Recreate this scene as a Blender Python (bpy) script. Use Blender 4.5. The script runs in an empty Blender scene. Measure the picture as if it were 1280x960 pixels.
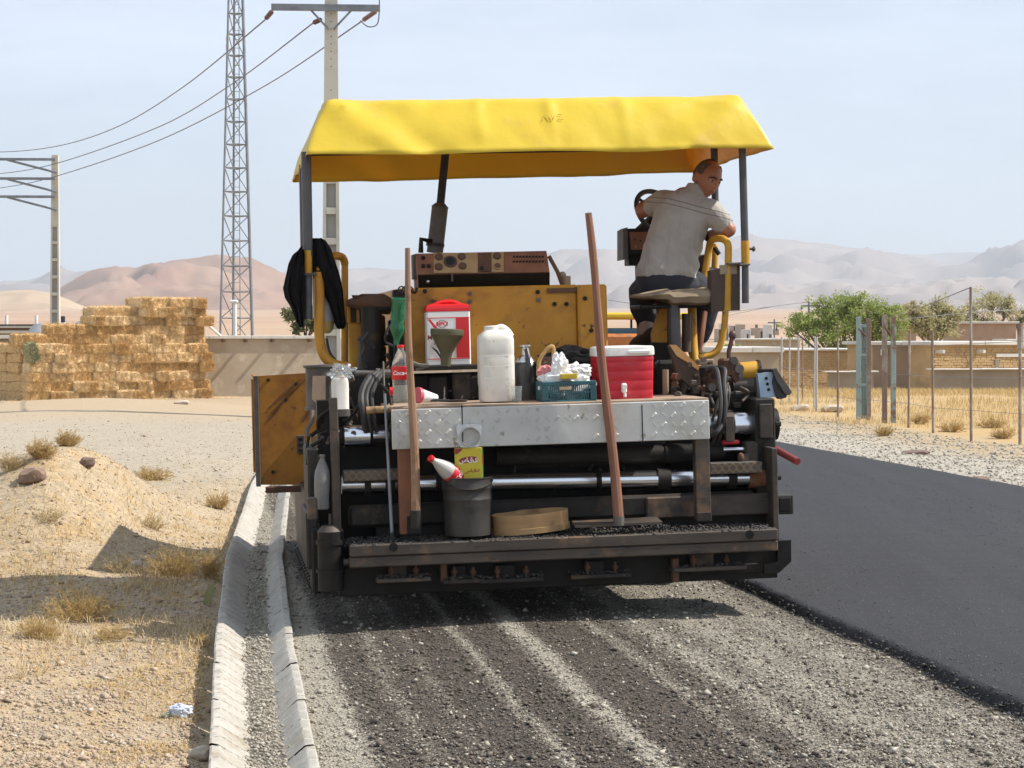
import bpy, bmesh, math, random
import numpy as np
from mathutils import Vector, Matrix, noise, Quaternion
R = math.radians
random.seed(7)
rng = np.random.default_rng(7)
S = bpy.context.scene
COL = S.collection

# ------------------------------------------------------------------ camera
F = 2700.0      # focal length in photo pixels (1280 wide)
HZ = 420.0      # photo row of the horizon
CH = 1.5        # camera height
cd = bpy.data.cameras.new("camera")
cam = bpy.data.objects.new("camera", cd)
COL.objects.link(cam)
cam.location = (0, 0, CH)
cam.rotation_euler = (R(90), 0, 0)
cd.sensor_width = 36
cd.lens = F / 1280 * 36
cd.shift_y = -60 / 1280
cd.clip_start = 0.1
cd.clip_end = 60000
S.camera = cam

# ------------------------------------------------------------------ light
EL = R(49)
AZ = R(2)                                     # sun to the right of the view
sun_dir = Vector((math.cos(AZ) * math.cos(EL), math.sin(AZ) * math.cos(EL), math.sin(EL)))
sl = bpy.data.lights.new("sun", 'SUN')
sl.energy = 5.0
sl.angle = R(0.53)
sl.color = (1.0, 0.94, 0.86)
so = bpy.data.objects.new("sun", sl)
COL.objects.link(so)
so.rotation_euler = sun_dir.to_track_quat('Z', 'Y').to_euler()
W = bpy.data.worlds.new("World")
S.world = W
W.use_nodes = True
wn, wl = W.node_tree.nodes, W.node_tree.links
bg = wn['Background']
sky = wn.new('ShaderNodeTexSky')
sky.sky_type = 'NISHITA'
sky.sun_disc = False
sky.sun_elevation = EL
sky.sun_rotation = R(90) - AZ
sky.altitude = 1200
sky.air_density = 1.0
sky.dust_density = 2.0
sky.ozone_density = 1.0
# thin high cloud veil, all over the sky
tc = wn.new('ShaderNodeTexCoord')
mp = wn.new('ShaderNodeMapping'); mp.inputs['Scale'].default_value = (1.5, 1.5, 7.0)
nz = wn.new('ShaderNodeTexNoise'); nz.inputs['Scale'].default_value = 2.2; nz.inputs['Detail'].default_value = 7
nz.inputs['Roughness'].default_value = 0.6
rp = wn.new('ShaderNodeValToRGB')
rp.color_ramp.elements[0].position = 0.38; rp.color_ramp.elements[0].color = (0.52, 0.52, 0.52, 1)
rp.color_ramp.elements[1].position = 0.72; rp.color_ramp.elements[1].color = (0.84, 0.84, 0.84, 1)
mx = wn.new('ShaderNodeMix'); mx.data_type = 'RGBA'
mx.inputs[7].default_value = (9.4, 10.5, 12.3, 1)
wl.new(tc.outputs['Generated'], mp.inputs['Vector']); wl.new(mp.outputs[0], nz.inputs['Vector'])
wl.new(nz.outputs['Fac'], rp.inputs[0]); wl.new(rp.outputs[0], mx.inputs[0])
wl.new(sky.outputs[0], mx.inputs[6]); wl.new(mx.outputs[2], bg.inputs['Color'])
bg.inputs['Strength'].default_value = 0.075
S.view_settings.view_transform = 'Standard'
S.view_settings.look = 'None'
S.view_settings.gamma = 1.0
S.view_settings.exposure = 0.46

# ------------------------------------------------------------------ helpers
def wp(px, py, y):
    """photo pixel + distance -> world point"""
    return Vector(((px - 640) / F * y, y, CH - (py - HZ) / F * y))

O = Vector((0.198, 11.4, 0.0))
PM = Matrix.Translation(O) @ Matrix.Rotation(R(8.0), 4, 'Z') @ Matrix.Rotation(R(-1.5), 4, 'Y')   # paver frame
PI_ = PM.inverted()
_co = PI_ @ Vector((0, 0, CH))
def P(px, py, v):
    """photo pixel + depth v in the paver's own frame -> paver-frame point"""
    d = PI_.to_3x3() @ Vector(((px - 640) / F, 1, -(py - HZ) / F))
    t = (v - _co.y) / d.y
    return _co + d * t
def pxm(v):
    return (P(641, 500, v) - P(640, 500, v)).length      # metres per pixel at depth v

def link(o, parent=None):
    COL.objects.link(o)
    if parent is not None:
        o.parent = parent
    return o
def tag(o, label=None, cat=None, group=None, kind=None):
    if label: o['label'] = label
    if cat: o['category'] = cat
    if group: o['group'] = group
    if kind: o['kind'] = kind
    return o
def thing(name, label, cat, M=None, group=None):
    o = bpy.data.objects.new(name, None)
    o.empty_display_size = 0.1
    link(o)
    if M is not None: o.matrix_world = M
    return tag(o, label, cat, group)
def T(v): return Matrix.Translation(Vector(v))

def mesh_np(name, v, f, mat=None, smooth=False):
    v = np.asarray(v, dtype=np.float32); f = np.asarray(f, dtype=np.int32)
    me = bpy.data.meshes.new(name)
    me.vertices.add(len(v)); me.vertices.foreach_set('co', v.ravel())
    k = f.shape[1]
    me.loops.add(f.size); me.loops.foreach_set('vertex_index', f.ravel())
    me.polygons.add(len(f))
    me.polygons.foreach_set('loop_start', np.arange(0, f.size, k, dtype=np.int32))
    me.polygons.foreach_set('loop_total', np.full(len(f), k, dtype=np.int32))
    me.update(calc_edges=True)
    me.validate()
    if smooth: me.polygons.foreach_set('use_smooth', np.ones(len(f), dtype=bool))
    if mat: me.materials.append(mat)
    return me

class B:
    """collects shapes and links them as ONE mesh object"""
    def __init__(s): s.v = []; s.f = []
    def add(s, vs, fs):
        n = len(s.v); s.v += [Vector(a) for a in vs]; s.f += [tuple(i + n for i in f) for f in fs]; return s
    def box(s, x0, x1, y0, y1, z0, z1, c=0.004, M=None):
        if x0 > x1: x0, x1 = x1, x0
        if y0 > y1: y0, y1 = y1, y0
        if z0 > z1: z0, z1 = z1, z0
        c = min(c, (x1 - x0) * .3, (y1 - y0) * .3, (z1 - z0) * .3)
        X, Y, Z = (x0, x1), (y0, y1), (z0, z1)
        vs = []; idx = {}
        for i in (0, 1):
            for j in (0, 1):
                for k in (0, 1):
                    sx, sy, sz = (c if i == 0 else -c), (c if j == 0 else -c), (c if k == 0 else -c)
                    for a, p in enumerate(((X[i], Y[j] + sy, Z[k] + sz), (X[i] + sx, Y[j], Z[k] + sz), (X[i] + sx, Y[j] + sy, Z[k]))):
                        idx[i, j, k, a] = len(vs); vs.append(Vector(p))
        fs = []
        I = idx
        for i in (0, 1): fs.append([I[i, 0, 0, 0], I[i, 1, 0, 0], I[i, 1, 1, 0], I[i, 0, 1, 0]])
        for j in (0, 1): fs.append([I[0, j, 0, 1], I[1, j, 0, 1], I[1, j, 1, 1], I[0, j, 1, 1]])
        for k in (0, 1): fs.append([I[0, 0, k, 2], I[1, 0, k, 2], I[1, 1, k, 2], I[0, 1, k, 2]])
        for i in (0, 1):
            for j in (0, 1): fs.append([I[i, j, 0, 0], I[i, j, 1, 0], I[i, j, 1, 1], I[i, j, 0, 1]])
            for k in (0, 1): fs.append([I[i, 0, k, 0], I[i, 1, k, 0], I[i, 1, k, 2], I[i, 0, k, 2]])
        for j in (0, 1):
            for k in (0, 1): fs.append([I[0, j, k, 1], I[1, j, k, 1], I[1, j, k, 2], I[0, j, k, 2]])
        for i in (0, 1):
            for j in (0, 1):
                for k in (0, 1): fs.append([I[i, j, k, 0], I[i, j, k, 1], I[i, j, k, 2]])
        if M is not None: vs = [M @ a for a in vs]
        return s.add(vs, fs)
    def pbox(s, x0, y0, x1, y1, v, dv, c=0.004):
        """box whose rear face covers a photo rectangle at depth v of the paver frame"""
        xm, ym = (x0 + x1) / 2, (y0 + y1) / 2
        return s.box(P(x0, ym, v).x, P(x1, ym, v).x, v, v + dv, P(xm, y1, v).z, P(xm, y0, v).z, c)
    def cyl(s, p0, p1, r0, r1=None, n=16, cap=True):
        p0, p1 = Vector(p0), Vector(p1)
        if r1 is None: r1 = r0
        q = (p1 - p0).to_track_quat('Z', 'X')
        vs = []; fs = []
        for p, r in ((p0, r0), (p1, r1)):
            for i in range(n):
                a = 2 * math.pi * i / n
                vs.append(p + q @ Vector((r * math.cos(a), r * math.sin(a), 0)))
        for i in range(n): fs.append((i, (i + 1) % n, n + (i + 1) % n, n + i))
        if cap: fs += [tuple(range(n))[::-1], tuple(range(n, 2 * n))]
        return s.add(vs, fs)
    def tube(s, pts, r, n=8, cap=True, sub=0):
        pts = [Vector(p) for p in pts]
        if sub:
            out = []
            m = len(pts)
            for i in range(m - 1):
                a, b, c_, d = pts[max(i - 1, 0)], pts[i], pts[i + 1], pts[min(i + 2, m - 1)]
                for k in range(sub):
                    t = k / sub
                    out.append(0.5 * ((2 * b) + (c_ - a) * t + (2 * a - 5 * b + 4 * c_ - d) * t * t + (3 * b - a - 3 * c_ + d) * t ** 3))
            out.append(pts[-1])
            if not isinstance(r, (int, float)):
                rr = list(r); r = [rr[min(int(i / sub), len(rr) - 2)] * (1 - (i % sub) / sub) + rr[min(int(i / sub) + 1, len(rr) - 1)] * ((i % sub) / sub) if i < len(out) - 1 else rr[-1] for i in range(len(out))]
            pts = out
        if isinstance(r, (int, float)): r = [r] * len(pts)
        vs = []; fs = []
        q = None
        for i, p in enumerate(pts):
            d = (pts[min(i + 1, len(pts) - 1)] - pts[max(i - 1, 0)]).normalized()
            if q is None: q = d.to_track_quat('Z', 'X')
            else:
                z = q @ Vector((0, 0, 1)); q = z.rotation_difference(d) @ q
            for k in range(n):
                a = 2 * math.pi * k / n
                vs.append(p + q @ Vector((r[i] * math.cos(a), r[i] * math.sin(a), 0)))
        for i in range(len(pts) - 1):
            for k in range(n):
                fs.append((i * n + k, i * n + (k + 1) % n, (i + 1) * n + (k + 1) % n, (i + 1) * n + k))
        if cap: fs += [tuple(range(n))[::-1], tuple(range((len(pts) - 1) * n, len(pts) * n))]
        return s.add(vs, fs)
    def lathe(s, prof, M=None, n=24, sx=1, sy=1, caps=True, power=2.0):
        """prof: (radius, z) from the bottom up; power > 2 gives a squarish section"""
        vs = []; fs = []
        for r, z in prof:
            for k in range(n):
                a = 2 * math.pi * k / n
                c_, s_ = math.cos(a), math.sin(a)
                m = (abs(c_) ** power + abs(s_) ** power) ** (-1 / power)
                vs.append(Vector((r * m * c_ * sx, r * m * s_ * sy, z)))
        m = len(prof)
        for i in range(m - 1):
            for k in range(n): fs.append((i * n + k, i * n + (k + 1) % n, (i + 1) * n + (k + 1) % n, (i + 1) * n + k))
        if caps: fs += [tuple(range(n))[::-1], tuple(range((m - 1) * n, m * n))]
        if M is not None: vs = [M @ a for a in vs]
        return s.add(vs, fs)
    def ball(s, c, rx, ry=None, rz=None, n=14, m=9, M=None):
        ry = ry or rx; rz = rz or rx
        vs = []; fs = []
        for i in range(1, m):
            ph = math.pi * i / m
            for k in range(n):
                a = 2 * math.pi * k / n
                vs.append(Vector((rx * math.sin(ph) * math.cos(a), ry * math.sin(ph) * math.sin(a), -rz * math.cos(ph))))
        b = len(vs); vs += [Vector((0, 0, -rz)), Vector((0, 0, rz))]
        for i in range(m - 2):
            for k in range(n): fs.append((i * n + k, i * n + (k + 1) % n, (i + 1) * n + (k + 1) % n, (i + 1) * n + k))
        for k in range(n):
            fs.append((b, (k + 1) % n, k)); fs.append((b + 1, (m - 2) * n + k, (m - 2) * n + (k + 1) % n))
        M = M or Matrix.Identity(4)
        c = Vector(c)
        return s.add([c + M @ a for a in vs], fs)
    def prism(s, poly, d):
        """poly: 3-D points of a planar outline, d: thickness vector"""
        d = Vector(d); n = len(poly)
        vs = [Vector(p) for p in poly] + [Vector(p) + d for p in poly]
        fs = [tuple(range(n))[::-1], tuple(range(n, 2 * n))] + [(i, (i + 1) % n, n + (i + 1) % n, n + i) for i in range(n)]
        return s.add(vs, fs)
    def ppoly(s, pp, v, dv):
        return s.prism([P(a, b, v) for a, b in pp], (0, dv, 0))
    def build(s, name, mat, parent=None, off=None, sm=35, recalc=True, M=None):
        if off is not None:
            o_ = Vector(off); vs = [a - o_ for a in s.v]
        else: vs = s.v
        me = bpy.data.meshes.new(name)
        me.from_pydata([tuple(a) for a in vs], [], s.f)
        if recalc:
            bm = bmesh.new(); bm.from_mesh(me)
            bmesh.ops.recalc_face_normals(bm, faces=bm.faces)
            bm.to_mesh(me); bm.free()
        if sm:
            me.polygons.foreach_set('use_smooth', np.ones(len(me.polygons), dtype=bool))
            me.set_sharp_from_angle(angle=R(sm))
        if mat: me.materials.append(mat)
        o = bpy.data.objects.new(name, me)
        link(o, parent)
        if M is not None: o.matrix_world = M
        return o

def fcurve_text(txt, size, shear=0.0, bold=0.0):
    cu = bpy.data.curves.new('t', 'FONT'); cu.body = txt; cu.size = size; cu.shear = shear
    cu.align_x = 'CENTER'; cu.align_y = 'CENTER'; cu.offset = bold; cu.resolution_u = 3
    o = bpy.data.objects.new('t', cu); COL.objects.link(o)
    dg = bpy.context.evaluated_depsgraph_get()
    me = bpy.data.meshes.new_from_object(o.evaluated_get(dg))
    bpy.data.objects.remove(o); bpy.data.curves.remove(cu)
    vs = [v.co.copy() for v in me.vertices]; fs = [tuple(p.vertices) for p in me.polygons]
    bpy.data.meshes.remove(me)
    return vs, fs

# ------------------------------------------------------------------ materials
def new_mat(name):
    m = bpy.data.materials.new(name); m.use_nodes = True
    nt = m.node_tree
    return m, nt.nodes, nt.links, nt.nodes['Principled BSDF']
def c4(c): return (c[0], c[1], c[2], 1)
def ramp(n, a, b, ca=(0, 0, 0, 1), cb=(1, 1, 1, 1)):
    r = n.new('ShaderNodeValToRGB'); e = r.color_ramp.elements
    e[0].position, e[1].position, e[0].color, e[1].color = a, b, ca, cb
    return r
def mixc(n, l, fac, a, b, mode='MIX'):
    m = n.new('ShaderNodeMix'); m.data_type = 'RGBA'; m.blend_type = mode
    for i, x in ((0, fac), (6, a), (7, b)):
        if isinstance(x, (int, float)): m.inputs[i].default_value = x
        elif isinstance(x, tuple): m.inputs[i].default_value = c4(x)
        else: l.new(x, m.inputs[i])
    return m.outputs[2]
def coords(n, l, stretch=(1, 1, 1), rand=True, world=False):
    if world:
        g = n.new('ShaderNodeNewGeometry'); out = g.outputs['Position']
    else:
        t = n.new('ShaderNodeTexCoord'); out = t.outputs['Object']
        if rand:
            oi = n.new('ShaderNodeObjectInfo')
            m = n.new('ShaderNodeMath'); m.operation = 'MULTIPLY'; m.inputs[1].default_value = 37.0
            l.new(oi.outputs['Random'], m.inputs[0])
            a = n.new('ShaderNodeVectorMath'); a.operation = 'ADD'
            l.new(out, a.inputs[0]); l.new(m.outputs[0], a.inputs[1]); out = a.outputs[0]
    if tuple(stretch) != (1, 1, 1):
        mp = n.new('ShaderNodeMapping'); mp.inputs['Scale'].default_value = stretch
        l.new(out, mp.inputs['Vector']); out = mp.outputs[0]
    return out
def nois(n, l, vec, sc, det=6, rough=0.6, dist=0):
    t = n.new('ShaderNodeTexNoise'); t.inputs['Scale'].default_value = sc; t.inputs['Detail'].default_value = det
    t.inputs['Roughness'].default_value = rough; t.inputs['Distortion'].default_value = dist
    l.new(vec, t.inputs['Vector']); return t.outputs['Fac']
def mat(name, c, c2=None, sc=6, rough=.7, metal=0, bump=0, bsc=40, c3=None, sc3=3, lo=.52, hi=.62, c4_=None, sc4=14, lo4=.58, hi4=.66,
        spec=.5, trans=0, stretch=(1, 1, 1), st3=(1, 1, 1), rough2=None, alpha=1, sheen=0, sss=0):
    m, n, l, p = new_mat(name)
    vec = coords(n, l, stretch)
    col = None
    if c2:
        r = ramp(n, .35, .65); l.new(nois(n, l, vec, sc), r.inputs[0])
        col = mixc(n, l, r.outputs[0], c, c2)
    if c3:
        v3 = coords(n, l, st3)
        r3 = ramp(n, lo, hi); l.new(nois(n, l, v3, sc3, 8, .65), r3.inputs[0])
        col = mixc(n, l, r3.outputs[0], col or c, c3)
        if rough2 is not None:
            rr = n.new('ShaderNodeMapRange'); rr.inputs[3].default_value = rough; rr.inputs[4].default_value = rough2
            l.new(r3.outputs[0], rr.inputs[0]); l.new(rr.outputs[0], p.inputs['Roughness'])
    if c4_:
        r4 = ramp(n, lo4, hi4); l.new(nois(n, l, vec, sc4, 5, .6), r4.inputs[0])
        col = mixc(n, l, r4.outputs[0], col or c, c4_)
    if col is None: p.inputs['Base Color'].default_value = c4(c)
    else: l.new(col, p.inputs['Base Color'])
    if not (c3 and rough2 is not None): p.inputs['Roughness'].default_value = rough
    p.inputs['Metallic'].default_value = metal
    p.inputs['Specular IOR Level'].default_value = spec
    p.inputs['Transmission Weight'].default_value = trans
    p.inputs['Alpha'].default_value = alpha
    if sheen: p.inputs['Sheen Weight'].default_value = sheen
    if sss:
        p.inputs['Subsurface Weight'].default_value = sss; p.inputs['Subsurface Radius'].default_value = (.02, .008, .004)
        p.inputs['Subsurface Scale'].default_value = .3
    if bump:
        b = n.new('ShaderNodeBump'); b.inputs['Strength'].default_value = min(bump, 1); b.inputs['Distance'].default_value = .004 * max(1, bump)
        l.new(nois(n, l, vec, bsc, 4), b.inputs['Height']); l.new(b.outputs[0], p.inputs['Normal'])
    return m

YELLOW = mat('yellow paint', (.50, .235, .014), (.40, .17, .010), 5, .5, 0, .25, 60, (.20, .095, .022), 3.2, .52, .70, (.06, .032, .015), 15, .63, .70, rough2=.8)
YELLOWC = mat('cleaner yellow paint', (.56, .30, .02), (.46, .22, .014), 8, .5, 0, .2, 60, (.10, .05, .02), 9, .60, .68)
YSTREAK = mat('streaked yellow', (.44, .195, .014), (.36, .145, .012), 4, .6, 0, .25, 50, (.17, .065, .018), 2.4, .42, .66, (.07, .035, .015), 13, .62, .70, st3=(1.0, 1, 1), rough2=.8)
BLACK = mat('oily black steel', (.009, .008, .0075), (.018, .015, .012), 9, .5, 0, .5, 50, (.05, .034, .022), 5, .61, .76, spec=.22)
DARK = mat('dark steel', (.034, .029, .025), (.018, .016, .014), 7, .55, 0, .4, 60, (.085, .055, .033), 6, .57, .72, spec=.25)
BEAM = mat('worn brown steel', (.080, .060, .044), (.040, .031, .024), 5, .6, .1, .3, 70, (.17, .10, .055), 4, .56, .68, (.02, .017, .015), 12, .60, .68, stretch=(.5, 1, 2))
RUST = mat('rust', (.14, .065, .032), (.085, .042, .024), 9, .85, 0, .4, 70, (.05, .03, .02), 6, .55, .68)
RUSTP = mat('rusty brown paint', (.235, .092, .042), (.165, .062, .03), 7, .7, 0, .3, 60, (.26, .17, .08), 5, .56, .66)
TANP = mat('tan dial plate', (.38, .24, .11), (.31, .185, .08), 9, .6, 0, .1, 60, (.12, .06, .03), 8, .60, .70)
CHROME = mat('polished chrome', (.78, .80, .83), None, 5, .22, 1, 0, 40, (.10, .08, .07), 7, .60, .75, st3=(.5, 1, 3), rough2=.5)
POSTG = mat('grey painted tube', (.085, .085, .092), (.06, .06, .066), 8, .4, .2, .1, 60)
ALU = mat('worn aluminium tread', (.56, .555, .52), (.46, .46, .44), 4, .45, .3, .1, 90, (.40, .37, .30), 3, .52, .68, (.25, .21, .15), 18, .64, .72)
DECK = mat('dusty deck plate', (.36, .26, .18), (.28, .20, .14), 6, .9, 0, .4, 80, (.18, .13, .09), 6, .55, .7)
RUBBER = mat('black rubber hose', (.022, .022, .023), (.05, .046, .042), 12, .55)
CRUMB = mat('loose black asphalt', (.03, .028, .026), (.09, .078, .066), 60, .8, 0, .6, 120)
GREYP = mat('dusty grey paint', (.115, .105, .093), (.065, .058, .05), 6, .6, 0, .2, 60, (.07, .05, .035), 6, .55, .68)
WHITEP = mat('white plastic', (.74, .72, .66), (.64, .61, .53), 5, .4, 0, .1, 40, (.52, .45, .35), 9, .58, .74, (.20, .17, .13), 34, .68, .74, sss=.25)
SEATM = mat('worn tan seat cover', (.34, .27, .18), (.24, .185, .12), 7, .85, 0, .5, 60, (.12, .09, .06), 5, .55, .68)
BROWNV = mat('brown seat vinyl', (.075, .045, .028), (.05, .032, .022), 7, .6, 0, .2, 60)
WOOD = mat('old pole wood', (.34, .20, .115), (.23, .125, .07), 5, .75, 0, .4, 60, (.10, .06, .04), 5, .58, .7, stretch=(4, 4, .6))
WOODR = mat('reddish pole wood', (.27, .125, .075), (.19, .085, .05), 5, .7, 0, .4, 60, (.32, .17, .10), 5, .58, .68, stretch=(4, 4, .6))
WOODL = mat('light rim wood', (.50, .32, .15), (.36, .20, .085), 4, .7, 0, .3, 60, (.20, .10, .045), 4, .56, .68, stretch=(.6, .6, 3))
REDP = mat('red cooler plastic', (.54, .012, .028), (.47, .012, .024), 4, .4, 0, .1, 40, (.50, .07, .06), 7, .56, .76, (.22, .02, .02), 40, .68, .74)
LIDW = mat('white cooler plastic', (.80, .80, .78), (.72, .71, .67), 5, .4, 0, 0, 40, (.60, .55, .47), 12, .60, .74)
TEAL = mat('teal crate plastic', (.03, .115, .135), (.024, .09, .11), 8, .4)
CLEAR = mat('clear bottle plastic', (.90, .93, .93), None, 5, .12, 0, .4, 30, trans=.92, spec=.5)
CLOUDY = mat('cloudy plastic', (.36, .35, .33), (.24, .235, .22), 12, .35, 0, .4, 30, trans=.45)
GREENB = mat('green bottle plastic', (.03, .30, .13), None, 5, .12, 0, .3, 30, trans=.7)
COLARED = mat('red label', (.66, .012, .016), (.58, .01, .014), 8, .4)
WHITE = mat('white print', (.80, .79, .77), None, 5, .5)
REDC = mat('red cap', (.70, .014, .018), None, 5, .35)
OLIVE = mat('olive funnel', (.105, .10, .055), (.075, .07, .038), 8, .55, 0, .1, 60)
CLOTHB = mat('black cloth', (.006, .0055, .006), (.009, .0085, .009), 6, .95, 0, .5, 180, spec=.15)
BAGW = mat('white bag plastic', (.78, .78, .76), (.68, .68, .67), 7, .4, 0, .3, 25, sss=.2)
STRAWH = mat('woven straw', (.48, .32, .12), (.36, .22, .08), 40, .8, 0, .5, 120)
KETTLE = mat('dark enamel', (.035, .035, .036), (.05, .05, .05), 5, .35, .3)
STEEL = mat('bright steel', (.62, .61, .59), (.5, .49, .47), 8, .25, 1)
BUCKET = mat('sooty bucket steel', (.06, .055, .05), (.035, .032, .03), 5, .5, .4, .4, 40, (.16, .15, .14), 4, .56, .70)
BOXY = mat('yellow carton', (.58, .48, .035), (.50, .38, .03), 6, .5)
BOXG = mat('green carton side', (.26, .40, .04), (.16, .30, .05), 14, .5)
MAROON = mat('maroon print', (.26, .02, .03), None, 5, .5)
BLUEW = mat('pale blue lamp metal', (.40, .52, .63), (.33, .45, .56), 6, .35, .3)
SKIN = mat('tanned skin', (.36, .155, .09), (.30, .12, .068), 14, .5, 0, .1, 120, sss=.12)
HAIR = mat('short greying hair', (.06, .045, .038), (.13, .105, .09), 60, .8, 0, .6, 300)
BROW = mat('dark brow', (.025, .016, .012), None, 5, .8)
EYEW = mat('eye white', (.38, .33, .30), None, 5, .3)
TROUS = mat('dark navy trousers', (.018, .020, .028), (.028, .031, .042), 6, .9, 0, .5, 120)
SHOE = mat('dark shoe', (.03, .028, .026), (.05, .045, .04), 9, .6)
SOCK = mat('pale sock', (.55, .47, .41), (.47, .40, .35), 9, .9)
CONC = mat('pole concrete', (.60, .565, .48), (.50, .47, .40), 1.6, .9, 0, .3, 30, (.42, .39, .33), 1.1, .56, .72, stretch=(1, 1, .4))
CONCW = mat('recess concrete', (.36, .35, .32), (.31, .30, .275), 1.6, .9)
GALV = mat('galvanised steel', (.25, .27, .29), (.17, .18, .195), 3, .5, .4)
WIREM = mat('power cable', (.10, .10, .11), None, 5, .5, .5)
KERB = mat('kerb concrete', (.43, .405, .355), (.35, .325, .275), 14, .95, 0, .8, 150, (.30, .25, .185), 5, .54, .70, (.24, .205, .16), 30, .60, .70)
def pebble_mesh(name, pos, size, m, flat=.7):
    """pos (N,3), size (N,) -> one mesh of small angular stones"""
    N = len(pos)
    base = np.array([[1, 0, 0], [-1, 0, 0], [0, 1, 0], [0, -1, 0], [0, 0, 1], [0, 0, -1]], float)
    fc = np.array([[0, 2, 4], [2, 1, 4], [1, 3, 4], [3, 0, 4], [2, 0, 5], [1, 2, 5], [3, 1, 5], [0, 3, 5]])
    jit = base[None] + rng.normal(0, .28, (N, 6, 3))
    q = rng.normal(size=(N, 4)); q /= np.linalg.norm(q, axis=1)[:, None]
    w, x, y, z = q.T
    Rm = np.stack([1 - 2 * (y * y + z * z), 2 * (x * y - z * w), 2 * (x * z + y * w), 2 * (x * y + z * w), 1 - 2 * (x * x + z * z), 2 * (y * z - x * w), 2 * (x * z - y * w), 2 * (y * z + x * w), 1 - 2 * (x * x + y * y)], 1).reshape(N, 3, 3)
    v = np.einsum('nij,nkj->nki', Rm, jit) * size[:, None, None]
    v[:, :, 2] *= flat
    v += pos[:, None]
    f = fc[None] + (np.arange(N) * 6)[:, None, None]
    return mesh_np(name, v.reshape(-1, 3), f.reshape(-1, 3), m)
print('materials ok')
# ================================================================== setting
def sstep(a, b, x): 
    t = np.clip((x - a) / (b - a), 0, 1); return t * t * (3 - 2 * t)
def gut_left(y): return np.interp(y, [0, 7.5, 10.52, 14.8, 21.4, 30, 45, 80], [-.10, -1.05 + .144 * 7.5, .069, .174, .50, 1.1, 2.6, 7.5]) - .144 * y
def fbm(x, y, sc, seed=0, oct=4):
    out = np.zeros_like(x); a = 1.0; tot = 0
    for o_ in range(oct):
        g = np.random.default_rng(seed * 31 + o_)
        G = g.uniform(-1, 1, (64, 64))
        xs, ys = x * sc * 2 ** o_, y * sc * 2 ** o_
        xi, yi = np.floor(xs).astype(int), np.floor(ys).astype(int); fx, fy = xs - xi, ys - yi
        fx, fy = fx * fx * (3 - 2 * fx), fy * fy * (3 - 2 * fy)
        A = G[xi % 64, yi % 64]; Bq = G[(xi + 1) % 64, yi % 64]; Cq = G[xi % 64, (yi + 1) % 64]; D = G[(xi + 1) % 64, (yi + 1) % 64]
        out += a * ((A * (1 - fx) + Bq * fx) * (1 - fy) + (Cq * (1 - fx) + D * fx) * fy); tot += a; a *= .5
    return out / tot
def cf(x, y):
    'gentle crossfall of road and verge down to the left'
    return -.048 * np.clip(1.6 - (x + .144 * y), 0, 3.0) * (1 - sstep(17, 26, y))
def ground_h(x, y):
    x = np.asarray(x, float); y = np.asarray(y, float)
    q = x + .144 * y
    left = 1 - sstep(-2.0, 5.0, x)
    h = -.42 * sstep(22, 60, y) * left - 1.45 * sstep(48, 112, y) * (1 - left)
    # heap of dirt on the left
    sx = np.where(x < -3.5, .95, .62)
    h = h + .79 * np.exp(-((x + 3.5) / sx) ** 2 - ((y - 16.8) / np.where(y < 16.8, 1.65, 2.3)) ** 2)
    h = h + .07 * np.exp(-((x + 2.75) / .42) ** 2 - ((y - 10.6) / 2.4) ** 2)
    h = h + .42 * np.exp(-((x + 9.6) / 4.2) ** 2 - ((y - 50) / 5.0) ** 2)
    # roughness off the road, calm under it
    gl = gut_left(y)
    off = np.maximum(sstep(0, .5, gl - x), sstep(8.1, 9.5, q))
    near = 1 - sstep(25, 70, y)
    h = h + off * (fbm(x, y, .9, 3, 4) * .055 * near + fbm(x, y, 4.5, 5, 3) * .020 * (1 - sstep(15, 40, y)))
    h = h + off * fbm(x, y, .11, 8, 3) * .16 * sstep(30, 90, y) * (1 - sstep(200, 500, y))
    road = (1 - sstep(0, .12, gl - x)) * (1 - sstep(8.0, 8.4, q)) * (y < 60)
    h = h * (1 - road * (y < 45)) - .06 * road - .03 * np.exp(-((x - gl + .15) / .2) ** 2) * (y < 40)
    h = h + cf(x, y)
    # plain rising to the hills
    h = h + np.maximum(0, y - 170) * .0142 * sstep(170, 420, y) + np.maximum(0, -y - 60) * .0
    return h

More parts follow.
